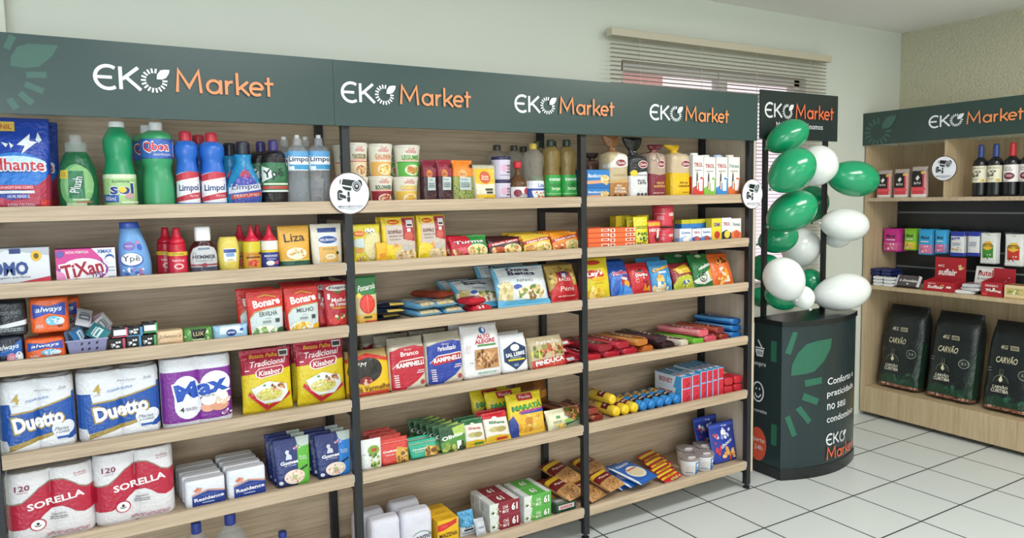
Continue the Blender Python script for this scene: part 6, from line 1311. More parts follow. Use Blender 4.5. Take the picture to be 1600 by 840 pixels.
o = bag('tea_pouch', 'pouch', f, .035, '#d9d02c', [T('CHOCOLATE', .5, .64, .8, .1, '#3a4a1c', b=.02), D(.5, .34, .42, .14, 24, .09, ['#3f7a34', '#6aa04a', '#c8d488', '#2a5a24'], 2), D(.5, .1, .42, .1, 16, .07, ['#6a4a2c', '#8a6a44', '#3a2818'], 3), R(.1, .82, .9, .86, '#e8e058')], 'yellow-green pouch printed with leaves, beside the orange boxes', 'herbal pouch', 'yellow-green pouches with leaves', seed=2); behind(o, 2, .045, 'yellow-green pouch printed with leaves', 'yellow-green pouches with leaves', dx=-.006, dz=.0)
f = Fit(1016, 1035, 344, 2, .045, 3, secs=STY['pouch'], D=.03)
o = bag('chocolate_powder_pouch', 'pouch', f, .03, '#c0283a', [R(0, .78, 1, .93, '#e0a02c'), T('NESCAU', .5, .62, .9, .12, '#f4ece8', b=.04, rot=4), E(.56, .3, .2, .16, '#4a1c18'), P([(.6, .6), (.8, .6), (.66, .3), (.5, .3)], '#e8dcd0')], 'red chocolate powder pouch beside the stacked red tins', 'chocolate powder', 'red chocolate powder pouches', seed=3); behind(o, 1, .04, 'red chocolate powder pouch', 'red chocolate powder pouches', dx=-.004)
CAN = [(0, .97, .97, 2), (.02, 1, 1, 2), (.93, 1, 1, 2), (.95, 1.02, 1.02, 2), (.99, 1.02, 1.02, 2), (1, .96, .96, 2)]
def tin(f, label):
    r = empty('chocolate_powder_tin'); bm = bmesh.new(); sl = Slots('satin'); B = Body(f.W, f.H, f.W, CAN); B.build(bm, 24, 12, sl('#c9384a'), 0, .92)
    draw(bm, [P([(.55, 0), (1, 0), (1, 1), (.7, 1)], '#a82234'), T('NESCAU', .66, .58, .4, .16, '#f2ecea', b=.04, rot=4), P([(.66, .95), (.76, .9), (.7, .6), (.6, .3), (.68, .34)], '#e8932c'), E(.72, .22, .12, .14, '#6a2420'), R(.0, .6, .36, .62, '#e8b0b4'), lines(.2, .4, .2, .2, 4, '#e8a8ac', 2)], sl, B.fa(180), CU, CV, f.W * 1.5, f.H); obj('tin_body', bm, sl.list, r)
    bm = bmesh.new(); B.build(bm, 24, 4, 0, .92, 1); obj('tin_lid', bm, M('#b53446', 'plastic'), r); f.put(r); return tag(r, label, 'tin')
f = Fit(1034, 1058, 356, 2, .045); tin(f, 'lower red chocolate powder tin, with a second tin standing on it')
g = Fit(1033, 1058, 323, ZS[2] + f.H + .0008, .045); tin(g, 'upper red chocolate powder tin, standing on another tin')
def cream(f, cols, word, wc, label, dep=.04, grp=None):
    return box('cream_carton', f, dep, cols[0], [P([(0, 0), (1, 0), (1, .34), (.5, .5), (0, .4)], cols[1]), T(word, .5, .74, .72, .16, wc, b=.03), E(.55, .3, .3, .16, cols[2]), D(.55, .3, .24, .12, 8, .08, [cols[3], cols[2]], 2)], [R(.1, .1, .9, .9, cols[1])], [R(0, 0, 1, 1, cols[0]), R(.1, .1, .9, .4, cols[1])], label=label, cat='cream', group=grp)
f = Fit(1062, 1081, 357, 2, .04); cream(f, ('#d9dee6', '#8aa8d8', '#e8e4e0', '#8a4a3a'), 'Creme', '#3a5aa8', 'white cream carton beside the red tins')
f = Fit(1082, 1096, 357, 2, .04); cream(f, ('#dfe4ec', '#2a4aa0', '#c85a4a', '#e8d8c8'), 'TIROL', '#b02a34', 'white and navy cream carton, second from the red tins')
f = Fit(1097, 1112, 356, 2, .04); cream(f, ('#dde3ea', '#4a7ac0', '#b04a3c', '#e4d8c8'), 'leite', '#3a5aa8', 'white and pale blue cream carton, third from the red tins')
f = Fit(1062, 1080, 343, 2, .1); f.W = .055
o = box('milk_drink_carton', f, .05, '#2f74b8', [R(0, .6, 1, .8, '#3a84c8'), R(0, .82, 1, 1, '#c8c02c'), R(.2, .3, .6, .5, '#dfe8f0')], [R(0, 0, 1, 1, '#b8b42c')], [R(0, .82, 1, 1, '#b8b02c')], label='first blue carton with a yellow top in the row behind the cream', cat='carton', group='blue cartons with yellow tops')
for i in range(1, 4): dup(o, Vector(o.location) + Vector((.0565 * i, 0, 0)), f'{ORD[i]} blue carton with a yellow top in the row behind the cream', 'blue cartons with yellow tops')
f = Fit(1112, 1127, 341, 2, .04); cream(f, ('#d9c936', '#d8bc2c', '#b8342c', '#e4a04a'), 'CREME', '#5a3a9a', 'tall yellow cream carton with a red fruit')
f = Fit(1128, 1143, 340, 2, .04); cream(f, ('#e2e4e2', '#24262a', '#e0c84a', '#f0e4a0'), 'TIROL', '#b02a34', 'tall white and black cream carton')
f = Fit(1143, 1158, 341, 2, .04); cream(f, ('#e4e0dc', '#dd7a4a', '#c85a34', '#e8a87a'), 'Frimesa', '#5a8a8a', 'tall white and orange cream carton at the end of the row')
# ================================================================== third shelf: crisps
def crisps(u0, u1, vt, lean, base, art, label, seed, grp=None, y=.045, rz=0, dep=.05):
    f = Fit(u0, u1, vt, 3, y, lean, secs=STY['pillow'], D=dep)
    return bag('crisps_bag', 'pillow', f, dep, base, art, label, 'crisps', grp, fin='foil', seed=seed, wr=.006, rz=rz)
crisps(916, 961, 401, 10, '#d9c42a', [E(.38, .88, .3, .06, '#b8402c'), P([(0, .52), (.5, .46), (.74, .56), (.6, .68), (.2, .7), (0, .66)], '#b8322c'), T("Lay's", .36, .6, .6, .14, '#f4eee4', b=.06, rot=4), E(.5, .48, .3, .05, '#e0ac2c'), T('CLÁSSICA', .5, .38, .4, .04, '#7a6a1c', rot=2), E(.4, .16, .28, .12, '#e8c848'), D(.35, .14, .32, .12, 14, .09, ['#eccf5a', '#d8a828', '#f0dc88'], 2)], 'bright yellow crisps bag beside the second shared post', 3)
o = crisps(948, 992, 404, 24, '#2456ac', [P([(.3, 0), (.5, 0), (.6, .5), (.5, .6)], '#3a7cd0'), P([(.0, .1), (.3, .5), (.1, .5)], '#3a7cd0'), T('Ruffles', .56, .62, .68, .1, '#d03a4a', b=.05, rot=3, out='#e8e0ec'), E(.66, .36, .2, .16, '#a83a4a'), E(.74, .3, .14, .1, '#e0a030'), P([(.5, .48), (.8, .46), (.76, .4), (.54, .42)], '#f0ece8'), P([(.5, 0), (1, 0), (1, .14), (.6, .3)], '#4a90dc')], 'deep blue crisps bag between the yellow and red ones', 5)
dup(o, Vector(o.location) + Vector((.03, .085, .0)), 'deep blue crisps bag tucked behind, above the red one'); 
crisps(980, 1024, 408, 20, '#c02a34', [P([(.3, .7), (.5, .78), (.66, .7), (.56, .66)], '#3a1818'), T('Doritos', .54, .58, .6, .1, '#f2ece8', b=.05, rot=1, out='#2a1414'), P([(.54, .5), (.62, .5), (.58, .44)], '#e8e0d8'), S(arc(.28, .4, .08, 0, 330, 10, .05), .03, '#e08a84'), P([(.5, .1), (.6, .3), (.7, .08)], '#d88a2c'), P([(.66, .12), (.8, .3), (.86, .06)], '#e09a34'), D(.66, .3, .14, .08, 8, .05, ['#d8702c', '#8a2018'], 2)], 'red crisps bag in the middle of the row', 7)
o = crisps(1015, 1055, 405, 16, '#3f8fc8', [T('Cheetos', .5, .74, .84, .12, '#e4a62c', b=.07, rot=10, out='#1c2a3c'), R(.3, .58, .7, .63, '#e0e4e8'), D(.36, .4, .16, .08, 8, .08, ['#d89a3a', '#e4b860'], 4), D(.4, .14, .34, .12, 16, .09, ['#e4e0d4', '#d8c488', '#f0ead8'], 2), P([(.6, .3), (.9, .1), (.96, .3), (.7, .5)], '#5aa4d8')], 'sky blue crisps bag with slanted orange letters', 9)
dup(o, Vector(o.location) + Vector((.0, .07, .012)), 'sky blue crisps bag tucked behind the front one')
crisps(1048, 1088, 408, 22, '#8a2a34', [P([(.1, .75), (.8, .95), (.94, .6), (.3, .55)], '#c8a82c'), T('Torcida', .54, .73, .6, .1, '#e8d45a', b=.04, rot=6), P([(0, 0), (1, 0), (1, .4), (.7, .52), (.2, .44), (0, .2)], '#b0b83c'), E(.56, .24, .16, .08, '#3a5a9c'), D(.56, .24, .24, .14, 12, .05, ['#c8cc58', '#8a9a34', '#5a7ab0', '#e0e0b0'], 3)], 'maroon and lime crisps bag with a blue centre', 4)
o = crisps(1076, 1118, 394, 20, '#256c3a', [T('cebolitos', .6, .6, .7, .1, '#f0f2ec', b=.04, rot=12, sh=.2), P([(.0, .2), (.6, .42), (.98, .54), (.98, .2), (.5, .08), (.1, .12)], '#d8dcd6'), P([(.7, .44), (1, .58), (1, .24), (.8, .2)], '#cfa23a'), S(arc(.42, .28, .18, 0, 360, 14, .12), .03, '#22402c'), S(arc(.42, .28, .1, 30, 300, 10, .06), .03, '#22402c'), E(.5, .92, .14, .05, '#b8c4a8')], 'dark green crisps bag with a white swirl panel', 6)
dup(o, Vector(o.location) + Vector((-.05, .085, 0)), 'dark green crisps bag tucked behind the maroon one')
crisps(1105, 1146, 393, 22, '#d5662a', [T('Cheetos', .56, .74, .6, .13, '#e8963a', b=.07, rot=12, out='#3a1c10'), D(.6, .76, .26, .08, 8, .05, ['#2a1810'], 3), P([(.34, .5), (.6, .54), (.8, .1), (.5, .08)], '#e8e0d4'), D(.56, .32, .14, .16, 14, .07, ['#e8a040', '#f0b860', '#c8701c'], 5), D(.34, .14, .16, .08, 8, .06, ['#e8a040', '#f0c070'], 2)], 'orange crisps bag at the end of the row', 8)
# ================================================================== fourth shelf: biscuits lying down
BK = lambda a, b_, w, wc: [R(.0, .0, .2, 1, b_), R(.12, .08, .88, .94, a), T(w, .5, .56, 3.4, .13, wc, b=.04, rot=90) if 0 else D(.5, .5, .34, .42, 26, .07, [wc, b_, a, '#2a1614'], len(w)), R(.36, .2, .64, .8, a), *[R(.42, .26 + .1 * q, .6, .32 + .1 * q, wc) for q in range(5)], P([(.7, 0), (.9, 0), (.8, 1), (.66, 1)], b_)]
rowb = [(928, 559, 0, .09, '#b3202f', BK('#8a1824', '#d04050', 'wafer', '#f0d8d4'), 'crumpled red biscuit packet closest to the second shared post', .25), (958, 556, 0, .09, '#a81c2e', BK('#9a1c2a', '#d85060', 'wafer', '#f0d8d4'), 'red biscuit packet, second from the post', .3), (947, 548, .031, .09, '#8c1f2c', BK('#6a3a30', '#a83040', 'wafer', '#e0c0b8'), 'dark red biscuit packet lying on the two at the post', .45), (986, 551, 0, .085, '#b01c32', BK('#a81c30', '#e05868', 'wafer', '#f4dcd8'), 'bright red biscuit packet, third from the post', .3),
        (975, 543, .031, .085, '#a01c2c', BK('#981c2a', '#d84a58', 'wafer', '#f0d4d0'), 'bright red biscuit packet raised on the others', .5), (1012, 546, 0, .08, '#b5642a', BK('#c87c3a', '#8a4418', 'cookie', '#f4e0c4'), 'lower caramel orange biscuit packet', .3), (1004, 537, .031, .08, '#b8702f', BK('#a8602a', '#d8a058', 'cookie', '#f4e4cc'), 'upper caramel orange biscuit packet', .4), (1046, 540, 0, .08, '#2c1c22', BK('#3a2630', '#55343c', 'cacau', '#d8c8b8'), 'lower dark chocolate biscuit packet', .3),
        (1034, 532, .031, .08, '#33222a', BK('#241820', '#5a3c44', 'cacau', '#d8c8b8'), 'upper dark chocolate biscuit packet', .4), (1070, 534, 0, .055, '#d8ccb8', BK('#6a4a34', '#e8e0d0', 'choco', '#f0e8dc'), 'cream and brown biscuit packet beside the dark chocolate ones', .3), (1092, 532, 0, .075, '#6db83a', [R(.1, .1, .9, .9, '#7cc84a')], 'flat lime green biscuit packet under the pink ones', .3),
        (1112, 528, 0, .08, '#d05262', BK('#b83c4c', '#e88490', 'morango', '#f4e0dc'), 'lower pink biscuit packet', .3), (1100, 520, .031, .08, '#d4606c', BK('#c04a58', '#ec98a0', 'morango', '#f4e0dc'), 'upper pink biscuit packet', .42), (1133, 524, 0, .06, '#8a2c2c', BK('#6a2020', '#c87050', 'choco', '#f0d8c8'), 'lower brick red biscuit packet', .25), (1126, 517, .031, .06, '#7c2a2a', BK('#602020', '#b86048', 'choco', '#f0d8c8'), 'upper brick red biscuit packet', .35)]
for i, (u, v, dz, w, c, art, lb, rz) in enumerate(rowb):
    lying('biscuit_packet', u, v, 4, .04, w * 1.06, .27, .034, c, art, lb, 'biscuits', None, rz * .5, dz * 1.13, seed=i, shape='slab')
for k in range(3):
    lying('biscuit_packet', 1151, 520, 4, .05 + .01 * k, .08, .25, .029, '#2468ae', BK('#1c4a94', '#58a4e0', 'OREO', '#f0f4f8'), f'{("lowest", "middle", "topmost")[k]} bright blue biscuit packet in the pile at the end panel', 'biscuits', None, .06 + .05 * k, .0305 * k, seed=k, shape='slab')
# ================================================================== fifth shelf
def biscuit_roll(u, v, col, tip, label, grp, dz=0, r=.027, l=.2, y=.045, rz=0, band='#6a2420'):
    x = at_y(u, v, y).x
    root = empty('biscuit_roll'); bm = bmesh.new(); sl = Slots('film')
    B = Body(2 * r, l, 2 * r, [(0, .8, .8, 2), (.03, .96, .96, 2), (.5, 1, 1, 2), (.97, .96, .96, 2), (1, .8, .8, 2)]); B.build(bm, 16, 10, sl(col))
    draw(bm, [R(0, .2, 1, .42, band), R(0, .6, 1, .86, '#d8b878'), T('Piraquê', .5, .31, .6, .1, '#f2e8d8', b=.04), D(.5, .72, .3, .1, 10, .1, ['#c89a58', '#a87838', '#5a3418'], 2)], sl, B.fa(150), CU, CV, r * 3, l)
    for p in bm.verts: p.co = Vector((p.co.x, p.co.z, 2 * r - p.co.y))
    obj('wrapper', bm, sl.list, root)
    bm = bmesh.new(); s2 = Slots('foil')
    B2 = Body(2 * r, .014, 2 * r, [(0, .5, .5, 2), (.4, .86, .86, 2), (1, .97, .97, 2)], .0015, 2); B2.build(bm, 16, 4, s2(tip))
    for p in bm.verts: p.co = Vector((p.co.x, p.co.z - .008, 2 * r - p.co.y))
    obj('twisted_end', bm, s2.list, root)
    root.location = (x, y, ZS[5] + dz + .0006); root.rotation_euler = (0, 0, rz); return tag(root, label, 'biscuits', grp)
for i, (u, v, dz) in enumerate(((896, 657, 0), (912, 655, 0), (933, 653, 0), (903, 648, .031), (926, 645, .031))):
    lying('biscuit_packet', u, v, 5, .045 + .012 * (i > 2), .075, .2, .029, ['#7a2c24', '#8a3428', '#7c2a22', '#6a2820', '#8c3a2c'][i], BK('#5a2018', '#b87058', 'coffee', '#e8d0bc'), ['reddish brown biscuit packet just before the second shared post', 'reddish brown biscuit packet lying behind the second shared post', 'reddish brown biscuit packet beside the yellow biscuit rolls', 'upper reddish brown packet before the post', 'upper reddish brown packet beside the yellow rolls'][i], 'biscuits', None, .2, dz, seed=i, shape='slab')
for i, (u, v) in enumerate(((964, 646), (979, 641.5), (993, 637.5))): biscuit_roll(u, v, '#d9b83a', '#e8c42c', ('yellow biscuit roll nearest the second shared post', 'middle yellow biscuit roll of three', 'yellow biscuit roll next to the blue ones')[i], 'yellow biscuit rolls', rz=.1, r=.028)
biscuit_roll(957, 640, '#d9b83a', '#e8c42c', 'yellow biscuit roll lying on the first two', 'yellow biscuit rolls', dz=.05, y=.07, rz=.12, r=.026)
for i, (u, v) in enumerate(((1004, 636), (1017, 633), (1031, 630), (1045, 627), (1057, 624))): biscuit_roll(u, v, '#3a8cc8', '#2a7cc4', f'{ORD[i]} bright blue biscuit roll, counted from the yellow rolls', 'blue biscuit rolls', rz=.1, r=.0265, band='#2a1c1c')
def wafer_box(u0, u1, vt, zs, label, grp, y=.04, dep=.2):
    f = Fit(u0, u1, vt, zs, y)
    return f, box('wafer_box', f, dep, '#9cc4e4', [R(.04, .04, .96, .96, '#c8283c'), D(.5, .5, .3, .3, 7, .12, ['#d84a58', '#a81c30'], 2), R(0, 0, .06, 1, '#e4e8ee')], [R(0, 0, 1, 1, '#4a9ccc'), R(.2, .1, .8, .5, '#d8dce4'), T('BIS', .5, .3, .4, .2, '#b02a3c', b=.03), D(.5, .75, .34, .16, 10, .08, ['#c8b8a0', '#e4e4e8', '#6a4a3c'], 2)], [P([(0, 0), (1, 0), (1, 1), (0, 1)], '#dfe6ee'), P([(.7, 0), (1, 0), (1, 1), (.8, 1)], '#4aa0d4'), T('BISNET', .42, .5, .5, .42, '#b02a3c', b=.03)], label=label, cat='wafers', group=grp)
cols = [(1065, 1080, 607, 589), (1081.5, 1093.5, 602.5, 585), (1095, 1104, 598, 580), (1105, 1112.5, 596, 578), (1113.5, 1121, 593.5, 576), (1122, 1130.5, 591, 574)]
for i, (u0, u1, v0, v1) in enumerate(cols):
    f, a = wafer_box(u0, u1, v0, ZS[5], f'lower red-ended wafer box, {ORD[i]} column from the blue rolls', None)
    g, b_ = wafer_box(u0, u1, v1, ZS[5] + f.H + .0008, f'upper red-ended wafer box, {ORD[i]} column from the blue rolls', None)
for i, (u, dz) in enumerate(((1139, 0), (1154, 0), (1139, .045), (1154, .045))):
    lying('biscuit_packet', u, 608, 5, .04, .058, .19, .042, '#c02c38', [R(.1, .05, .9, .3, '#a82430'), R(.1, .4, .9, .9, '#d8b890'), T('leite', .5, .65, .5, .1, '#7a3a24', b=.03)], ['lower red packet beside the wafer boxes', 'lower red packet against the end panel', 'upper red packet beside the wafer boxes', 'upper red packet against the end panel'][i], 'biscuits', None, .02, dz, seed=i, shape='slab')
# ================================================================== bottom shelf
def seasoning(u, v, y, w, l, c, art, label, cat, grp, rz=.1, dz=0, tilt=14, t=.02, seed=1):
    return lying('food_packet', u, v, 6, y, w, l, t, c, art, label, cat, grp, rz, dz, seed=seed, tilt=tilt)
PC = [P([(0, .42), (1, .52), (1, 1), (0, 1)], '#6e1a20'), T('Pipoca', .5, .6, .6, .1, '#e8d8c0', b=.03), P([(0, .7), (1, .76), (1, .9), (0, .84)], '#d8b42c'), D(.5, .2, .42, .2, 70, .03, ['#c8985a', '#a8743a', '#e0bc84', '#7a3a24'], 3)]
for i, (u, v, y, dz, lb) in enumerate(((890, 790, .07, .0, 'brown popcorn packet lying in front of the second shared post'), (902, 781, .05, .035, 'second brown popcorn packet, resting on the one at the post'), (938, 782, .045, 0, 'brown popcorn packet just past the second shared post'), (965, 776, .045, .03, 'brown popcorn packet beside the blue packets'), (893, 762, .175, .07, 'brown and yellow packet at the back near the post'), (942, 754, .175, .05, 'brown and yellow packet at the back beyond the post'))):
    seasoning(u, v, y, .13, .19, '#b88a58', PC, lb, 'popcorn', None, .3, dz, 14, .03, seed=i)
BLU = [P([(.0, .0), (1, 0), (1, 1), (0, 1)], '#2a62b4'), R(0, .84, 1, .97, '#3f7cc8'), E(.55, .44, .36, .26, '#e6e4d4'), E(.55, .44, .3, .2, '#d8ceac'), T('Nestlé', .5, .84, .6, .1, '#eef2f6', b=.03), T('Batata', .55, .6, .5, .08, '#b8303c', b=.03), R(0, 0, .06, 1, '#e2e6ea')]
for i, (u, v, y) in enumerate(((1014, 768, .04), (999, 770, .07), (985, 772, .1))):
    seasoning(u, v, y, .165, .2, '#2a62b4', BLU, ('blue packet with a bowl picture, on top of its fan', 'middle blue packet of the fan', 'lowest blue packet of the fan')[i], 'potato flakes', 'fan of blue packets', .3, .016 * (2 - i), 10, .014, seed=i)
RY = [R(0, .0, 1, .34, '#c2262e'), R(0, .34, 1, .5, '#e0c22c'), R(0, .5, 1, .66, '#a82028'), R(0, .66, 1, .84, '#e4c83a'), R(0, .84, 1, 1, '#c02a2c'), D(.6, .1, .3, .09, 14, .05, ['#e0d4a8', '#a8b868', '#d88a4a'], 2), T('Sopa', .5, .42, .5, .1, '#7a1c1c', b=.03)]
for i, (u, v, y) in enumerate(((1056, 755, .035), (1050, 751, .095), (1043, 746, .155), (1036, 742, .215))):
    seasoning(u, v, y, .15, .1, '#c2262e', RY, f'{ORD[i]} red and yellow packet of the overlapping row, counted from the shelf lip', 'soup', 'overlapping red and yellow packets', .3, .004 * i, 14, .012, seed=i)
def lidcup(u, v, y, label, z=None):
    p = at_z(u, v, ZS[6] + .095); w = .108
    r = empty('yogurt_tub'); bm = bmesh.new(); sl = Slots('plastic'); B = Body(w, .095, w, CUPS); B.build(bm, 24, 12, sl('#d8d8da'), 0, .86)
    draw(bm, [R(.5, .1, .98, .78, '#2a74b8'), R(.55, .5, .95, .7, '#dfe6ee'), T('iogurte', .74, .4, .36, .12, '#f0f4f8', b=.03), E(.3, .45, .16, .2, '#c9c4c0'), R(.1, .2, .4, .26, '#8a8a94')], sl, B.fa(170), CU, CV, w * 1.4, .095); obj('tub', bm, sl.list, r)
    bm = bmesh.new(); B.build(bm, 24, 4, 0, .86, 1); obj('lid', bm, M('#8f8583', 'plastic'), r)
    bm = bmesh.new(); B3 = Body(w * .46, .0015, w * .3, [(0, 1, 1, 2), (1, 1, 1, 2)]); B3.build(bm, 16, 1, 0)
    for q in bm.verts: q.co += Vector((-.006, .012, .0952))
    obj('lid_sticker', bm, M('#dcdce0', 'paper'), r)
    r.location = (p.x, p.y - w / 2, ZS[6]); return tag(r, label, 'tub', 'lidded tubs on the bottom shelf')
lidcup(1087, 716, 0, 'lidded tub at the front of the group, nearest the red packets'); lidcup(1111, 709, 0, 'lidded tub at the front of the group, nearest the blue pouches'); lidcup(1078, 701, 0, 'lidded tub at the back, nearest the red packets'); lidcup(1105, 697, 0, 'lidded tub in shadow at the back, nearest the blue pouches')
def cereal(f, label, seed): return bag('cereal_pouch', 'pouch', f, .035, '#2a3f9c', [R(0, .88, 1, .96, '#3f58bc'), T('kg', .6, .9, .2, .05, '#dfe4f0', b=.03), D(.5, .72, .34, .12, 16, .07, ['#c8d0e8', '#8a9ad0', '#b04a5a', '#e8ecf4'], seed), T('choco', .56, .46, .5, .1, '#e8ecf4', b=.04, rot=20), D(.6, .18, .3, .15, 26, .07, ['#d8a04a', '#c87a34', '#e8c078', '#a03c34'], seed + 1), D(.2, .5, .12, .3, 12, .06, ['#4a68c8', '#c23a48'], 2)], label, 'cereal', None, seed=seed, wr=.004)
f = Fit(1114, 1154, 657, 6, .08, 10, secs=STY['pouch'], D=.035); o = cereal(f, 'bright blue cereal pouch leaning in front on the bottom shelf', 3); o.rotation_euler.y = .0
f = Fit(1101, 1138, 652, 6, .15, 10, secs=STY['pouch'], D=.035); cereal(f, 'bright blue cereal pouch leaning behind the other one', 6)
# ================================================================== display cabinet goods
CT, CMID, CLOW = 1.5606, .9456, .2156
f = None
for i, (u0, u1, vt, lb) in enumerate(((1371, 1391, 266, 'red and black rice bag at the end panel of the cabinet'), (1397, 1418, 264, 'red and black rice bag in the middle of three'), (1424, 1447, 260, 'red and black rice bag next to the camera warning sign'))):
    f = Fit(u0, u1, vt, CT, CX + .03, face='x', secs=STY['brick'])
    bag('rice_bag', 'brick', f, .06, '#d8cfc8', [R(.02, .1, .98, .82, '#c8404a'), *[R(x, .1, x + .03, .82, '#e8d0d0') for x in (.04, .86, .93)], R(.04, .34, .74, .86, '#1c1a1c'), P([(.3, .62), (.45, .72), (.56, .64), (.42, .54)], '#e4e2e0'), T('BUTUI', .42, .46, .4, .07, '#e8e6e4', b=.03), E(.74, .8, .12, .05, '#d8b03a'), R(.04, .22, .9, .3, '#d85058'), R(.0, 0, 1, .1, '#ded6d0')], lb, 'rice', 'red and black rice bags', seed=i + 2, rz=.25, extra=[('clear_top', '#c2b0a8', .86, 1, 'cling')])
WB = [(0, .94, .94, 2), (.02, 1, 1, 2), (.6, 1, 1, 2), (.68, .9, .9, 2), (.74, .5, .5, 2), (.78, .38, .38, 2), (1, .36, .36, 2)]
for i, (u0, u1, vt, fc, lc, art, lb) in enumerate(((1515, 1538, 226, '#28407c', '#dcd8c0', 0, 'wine bottle with a blue neck and cream label, closest to the divider'), (1538, 1562, 224.5, '#28407c', '#dcd8c0', 0, 'wine bottle with a blue neck and cream label, second from the divider'), (1564, 1589, 222.5, '#b4262e', '#e0dcda', 1, 'wine bottle with a red neck and round dark red emblem'), (1588, 1613, 221, '#2a2a30', '#e0dcda', 1, 'wine bottle with a dark neck and round red emblem, last in view'))):
    f = Fit(u0, u1, vt, CT, CX + .03, face='x')
    A = [T('RESERVADO', .5, .86, .7, .1, '#4a4438'), D(.45, .52, .34, .16, 14, .07, ['#3a3a34', '#6a6458', '#8a8474'], 3), E(.78, .12, .1, .1, '#c8a84a'), lines(.4, .2, .4, .06, 1, '#8a8474', 2)] if not art else [T('Casa', .4, .84, .4, .1, '#4a4448'), T('Vinho', .45, .7, .5, .1, '#4a4448', sh=.2), E(.52, .34, .26, .2, '#6a1f2c'), E(.52, .36, .16, .08, '#b08a90'), R(.1, .05, .5, .08, '#8a8a8a')]
    o = bottle('wine_bottle', f, f.W, WB, '#15171a', lb, 'wine', 'wine bottles', fin='rubber', lab=(.27, .59, lc, A, 150), cap=[('neck_foil', f.W * .42, .74, 1, [(0, .96, .96, 2), (.1, 1, 1, 2), (.9, .92, .92, 2), (1, .85, .85, 2)], fc, 'satin')])
# peg hooks and hanging bags
def peg(u, v, depth, label=None):
    p = at_x(u, v, 5.37) + Vector((0, 0, .0034)); bm = bmesh.new()
    tube(bm, [(5.557, p.y, p.z), (5.40, p.y, p.z), (5.365, p.y, p.z + .004), (5.35, p.y, p.z + .018)], .0028, 6)
    bx(bm, 5.551, 5.557, p.y - .012, p.y + .012, p.z - .018, p.z + .018)
    obj('peg_hook', bm, STEEL, cab); return p
def hang(us, n, base, art, lb, grp, seed, style='pillow', step=.014, w=None):
    u0, u1, vt, vb = us; xf = 5.37
    a, b, c = at_x(u0, (vt + vb) / 2, xf), at_x(u1, (vt + vb) / 2, xf), at_x((u0 + u1) / 2, vt, xf); d = at_x((u0 + u1) / 2, vb, xf)
    peg((u0 + u1) / 2, vt, .15)
    f = type('G', (), {'W': a.y - b.y, 'H': c.z - d.z})(); 
    def put(o, rz=0): o.location = (xf, (a.y + b.y) / 2, d.z); o.rotation_euler = (0, 0, -PI / 2 + rz)
    f.put = put
    o = bag('sweets_bag', style, f, .016, base, art, f'{lb}, first on its hook', 'sweets', grp, seed=seed, wr=.003)
    for i in range(1, n): dup(o, Vector(o.location) + Vector((step * 1.22 * i, 0, 0)), f'{ORD[i]} {lb}, behind the first on its hook', grp)
CHEW = lambda c, c2, tw: [R(.05, .06, .95, .4, c2), T(tw, .5, .68, .6, .12, '#1c1c24', b=.04), D(.5, .24, .36, .12, 10, .08, ['#f0d8e0', '#e04a6a', c], 3), R(.2, .5, .8, .54, '#e8e0e8')]
hang((1379, 1404, 357, 393), 6, '#c8308c', CHEW('#c8308c', '#d86a9a', 'fini'), 'magenta sweets bag', 'magenta sweets bags on a hook', 2)
hang((1412, 1430, 357, 391), 4, '#7ab82c', CHEW('#7ab82c', '#d8c02c', 'fini'), 'lime green sweets bag', 'lime green sweets bags on a hook', 4)
hang((1434, 1456, 358, 398), 6, '#2f9cd4', CHEW('#2f9cd4', '#d87aa0', 'fini'), 'sky blue sweets bag', 'sky blue sweets bags on a hook', 6)
hang((1460, 1477, 359, 396), 3, '#3aa4d8', CHEW('#3aa4d8', '#c870a0', 'fini'), 'sky blue and rose sweets bag', 'sky blue and rose sweets bags on a hook', 7)
hang((1484, 1506, 362, 400), 6, '#d8dadc', [R(0, .82, 1, 1, '#28389c'), R(0, 0, 1, .14, '#28389c'), P([(.1, .66), (.7, .7), (.7, .78), (.1, .76)], '#2c3a9a'), T('Fresh', .42, .72, .4, .06, '#f0f0f4', b=.02), D(.5, .3, .3, .08, 10, .06, ['#d8a84a', '#c87a3c', '#e8d8a8'], 2), lines(.5, .5, .6, .12, 2, '#9aa0b8', 3)], 'white and navy sweets bag', 'white and navy sweets bags on a hook', 8)
hang((1511, 1530, 362, 400), 3, '#d8dadc', [R(0, .82, 1, 1, '#28389c'), R(0, 0, 1, .14, '#28389c'), lines(.5, .5, .6, .2, 3, '#9aa0b8', 3)], 'white and navy peanut bag', 'white and navy peanut bags on a hook', 9)
PT = lambda c: [R(.15, .2, .85, .62, c), P([(.2, .5), (.3, .72), (.7, .74), (.82, .52), (.5, .44)], '#e0b23a'), T('PETTIZ', .5, .61, .6, .1, '#3a2a18', b=.05), D(.5, .24, .3, .08, 12, .06, ['#f0f0ec', '#4a2a1c', c], 3), S(arc(.5, .96, .07, 180, 360, 8, .02), .02, '#3a3a3a')]
hang((1531, 1556, 364, 412), 3, '#dbdedb', PT('#3f8a34'), 'white peanut bag with a green panel', 'white and green peanut bags on a hook', 3, step=.02)
hang((1569, 1598, 366, 416), 3, '#dbdedb', PT('#c03a2c'), 'white peanut bag with a red panel', 'white and red peanut bags on a hook', 5, step=.02)
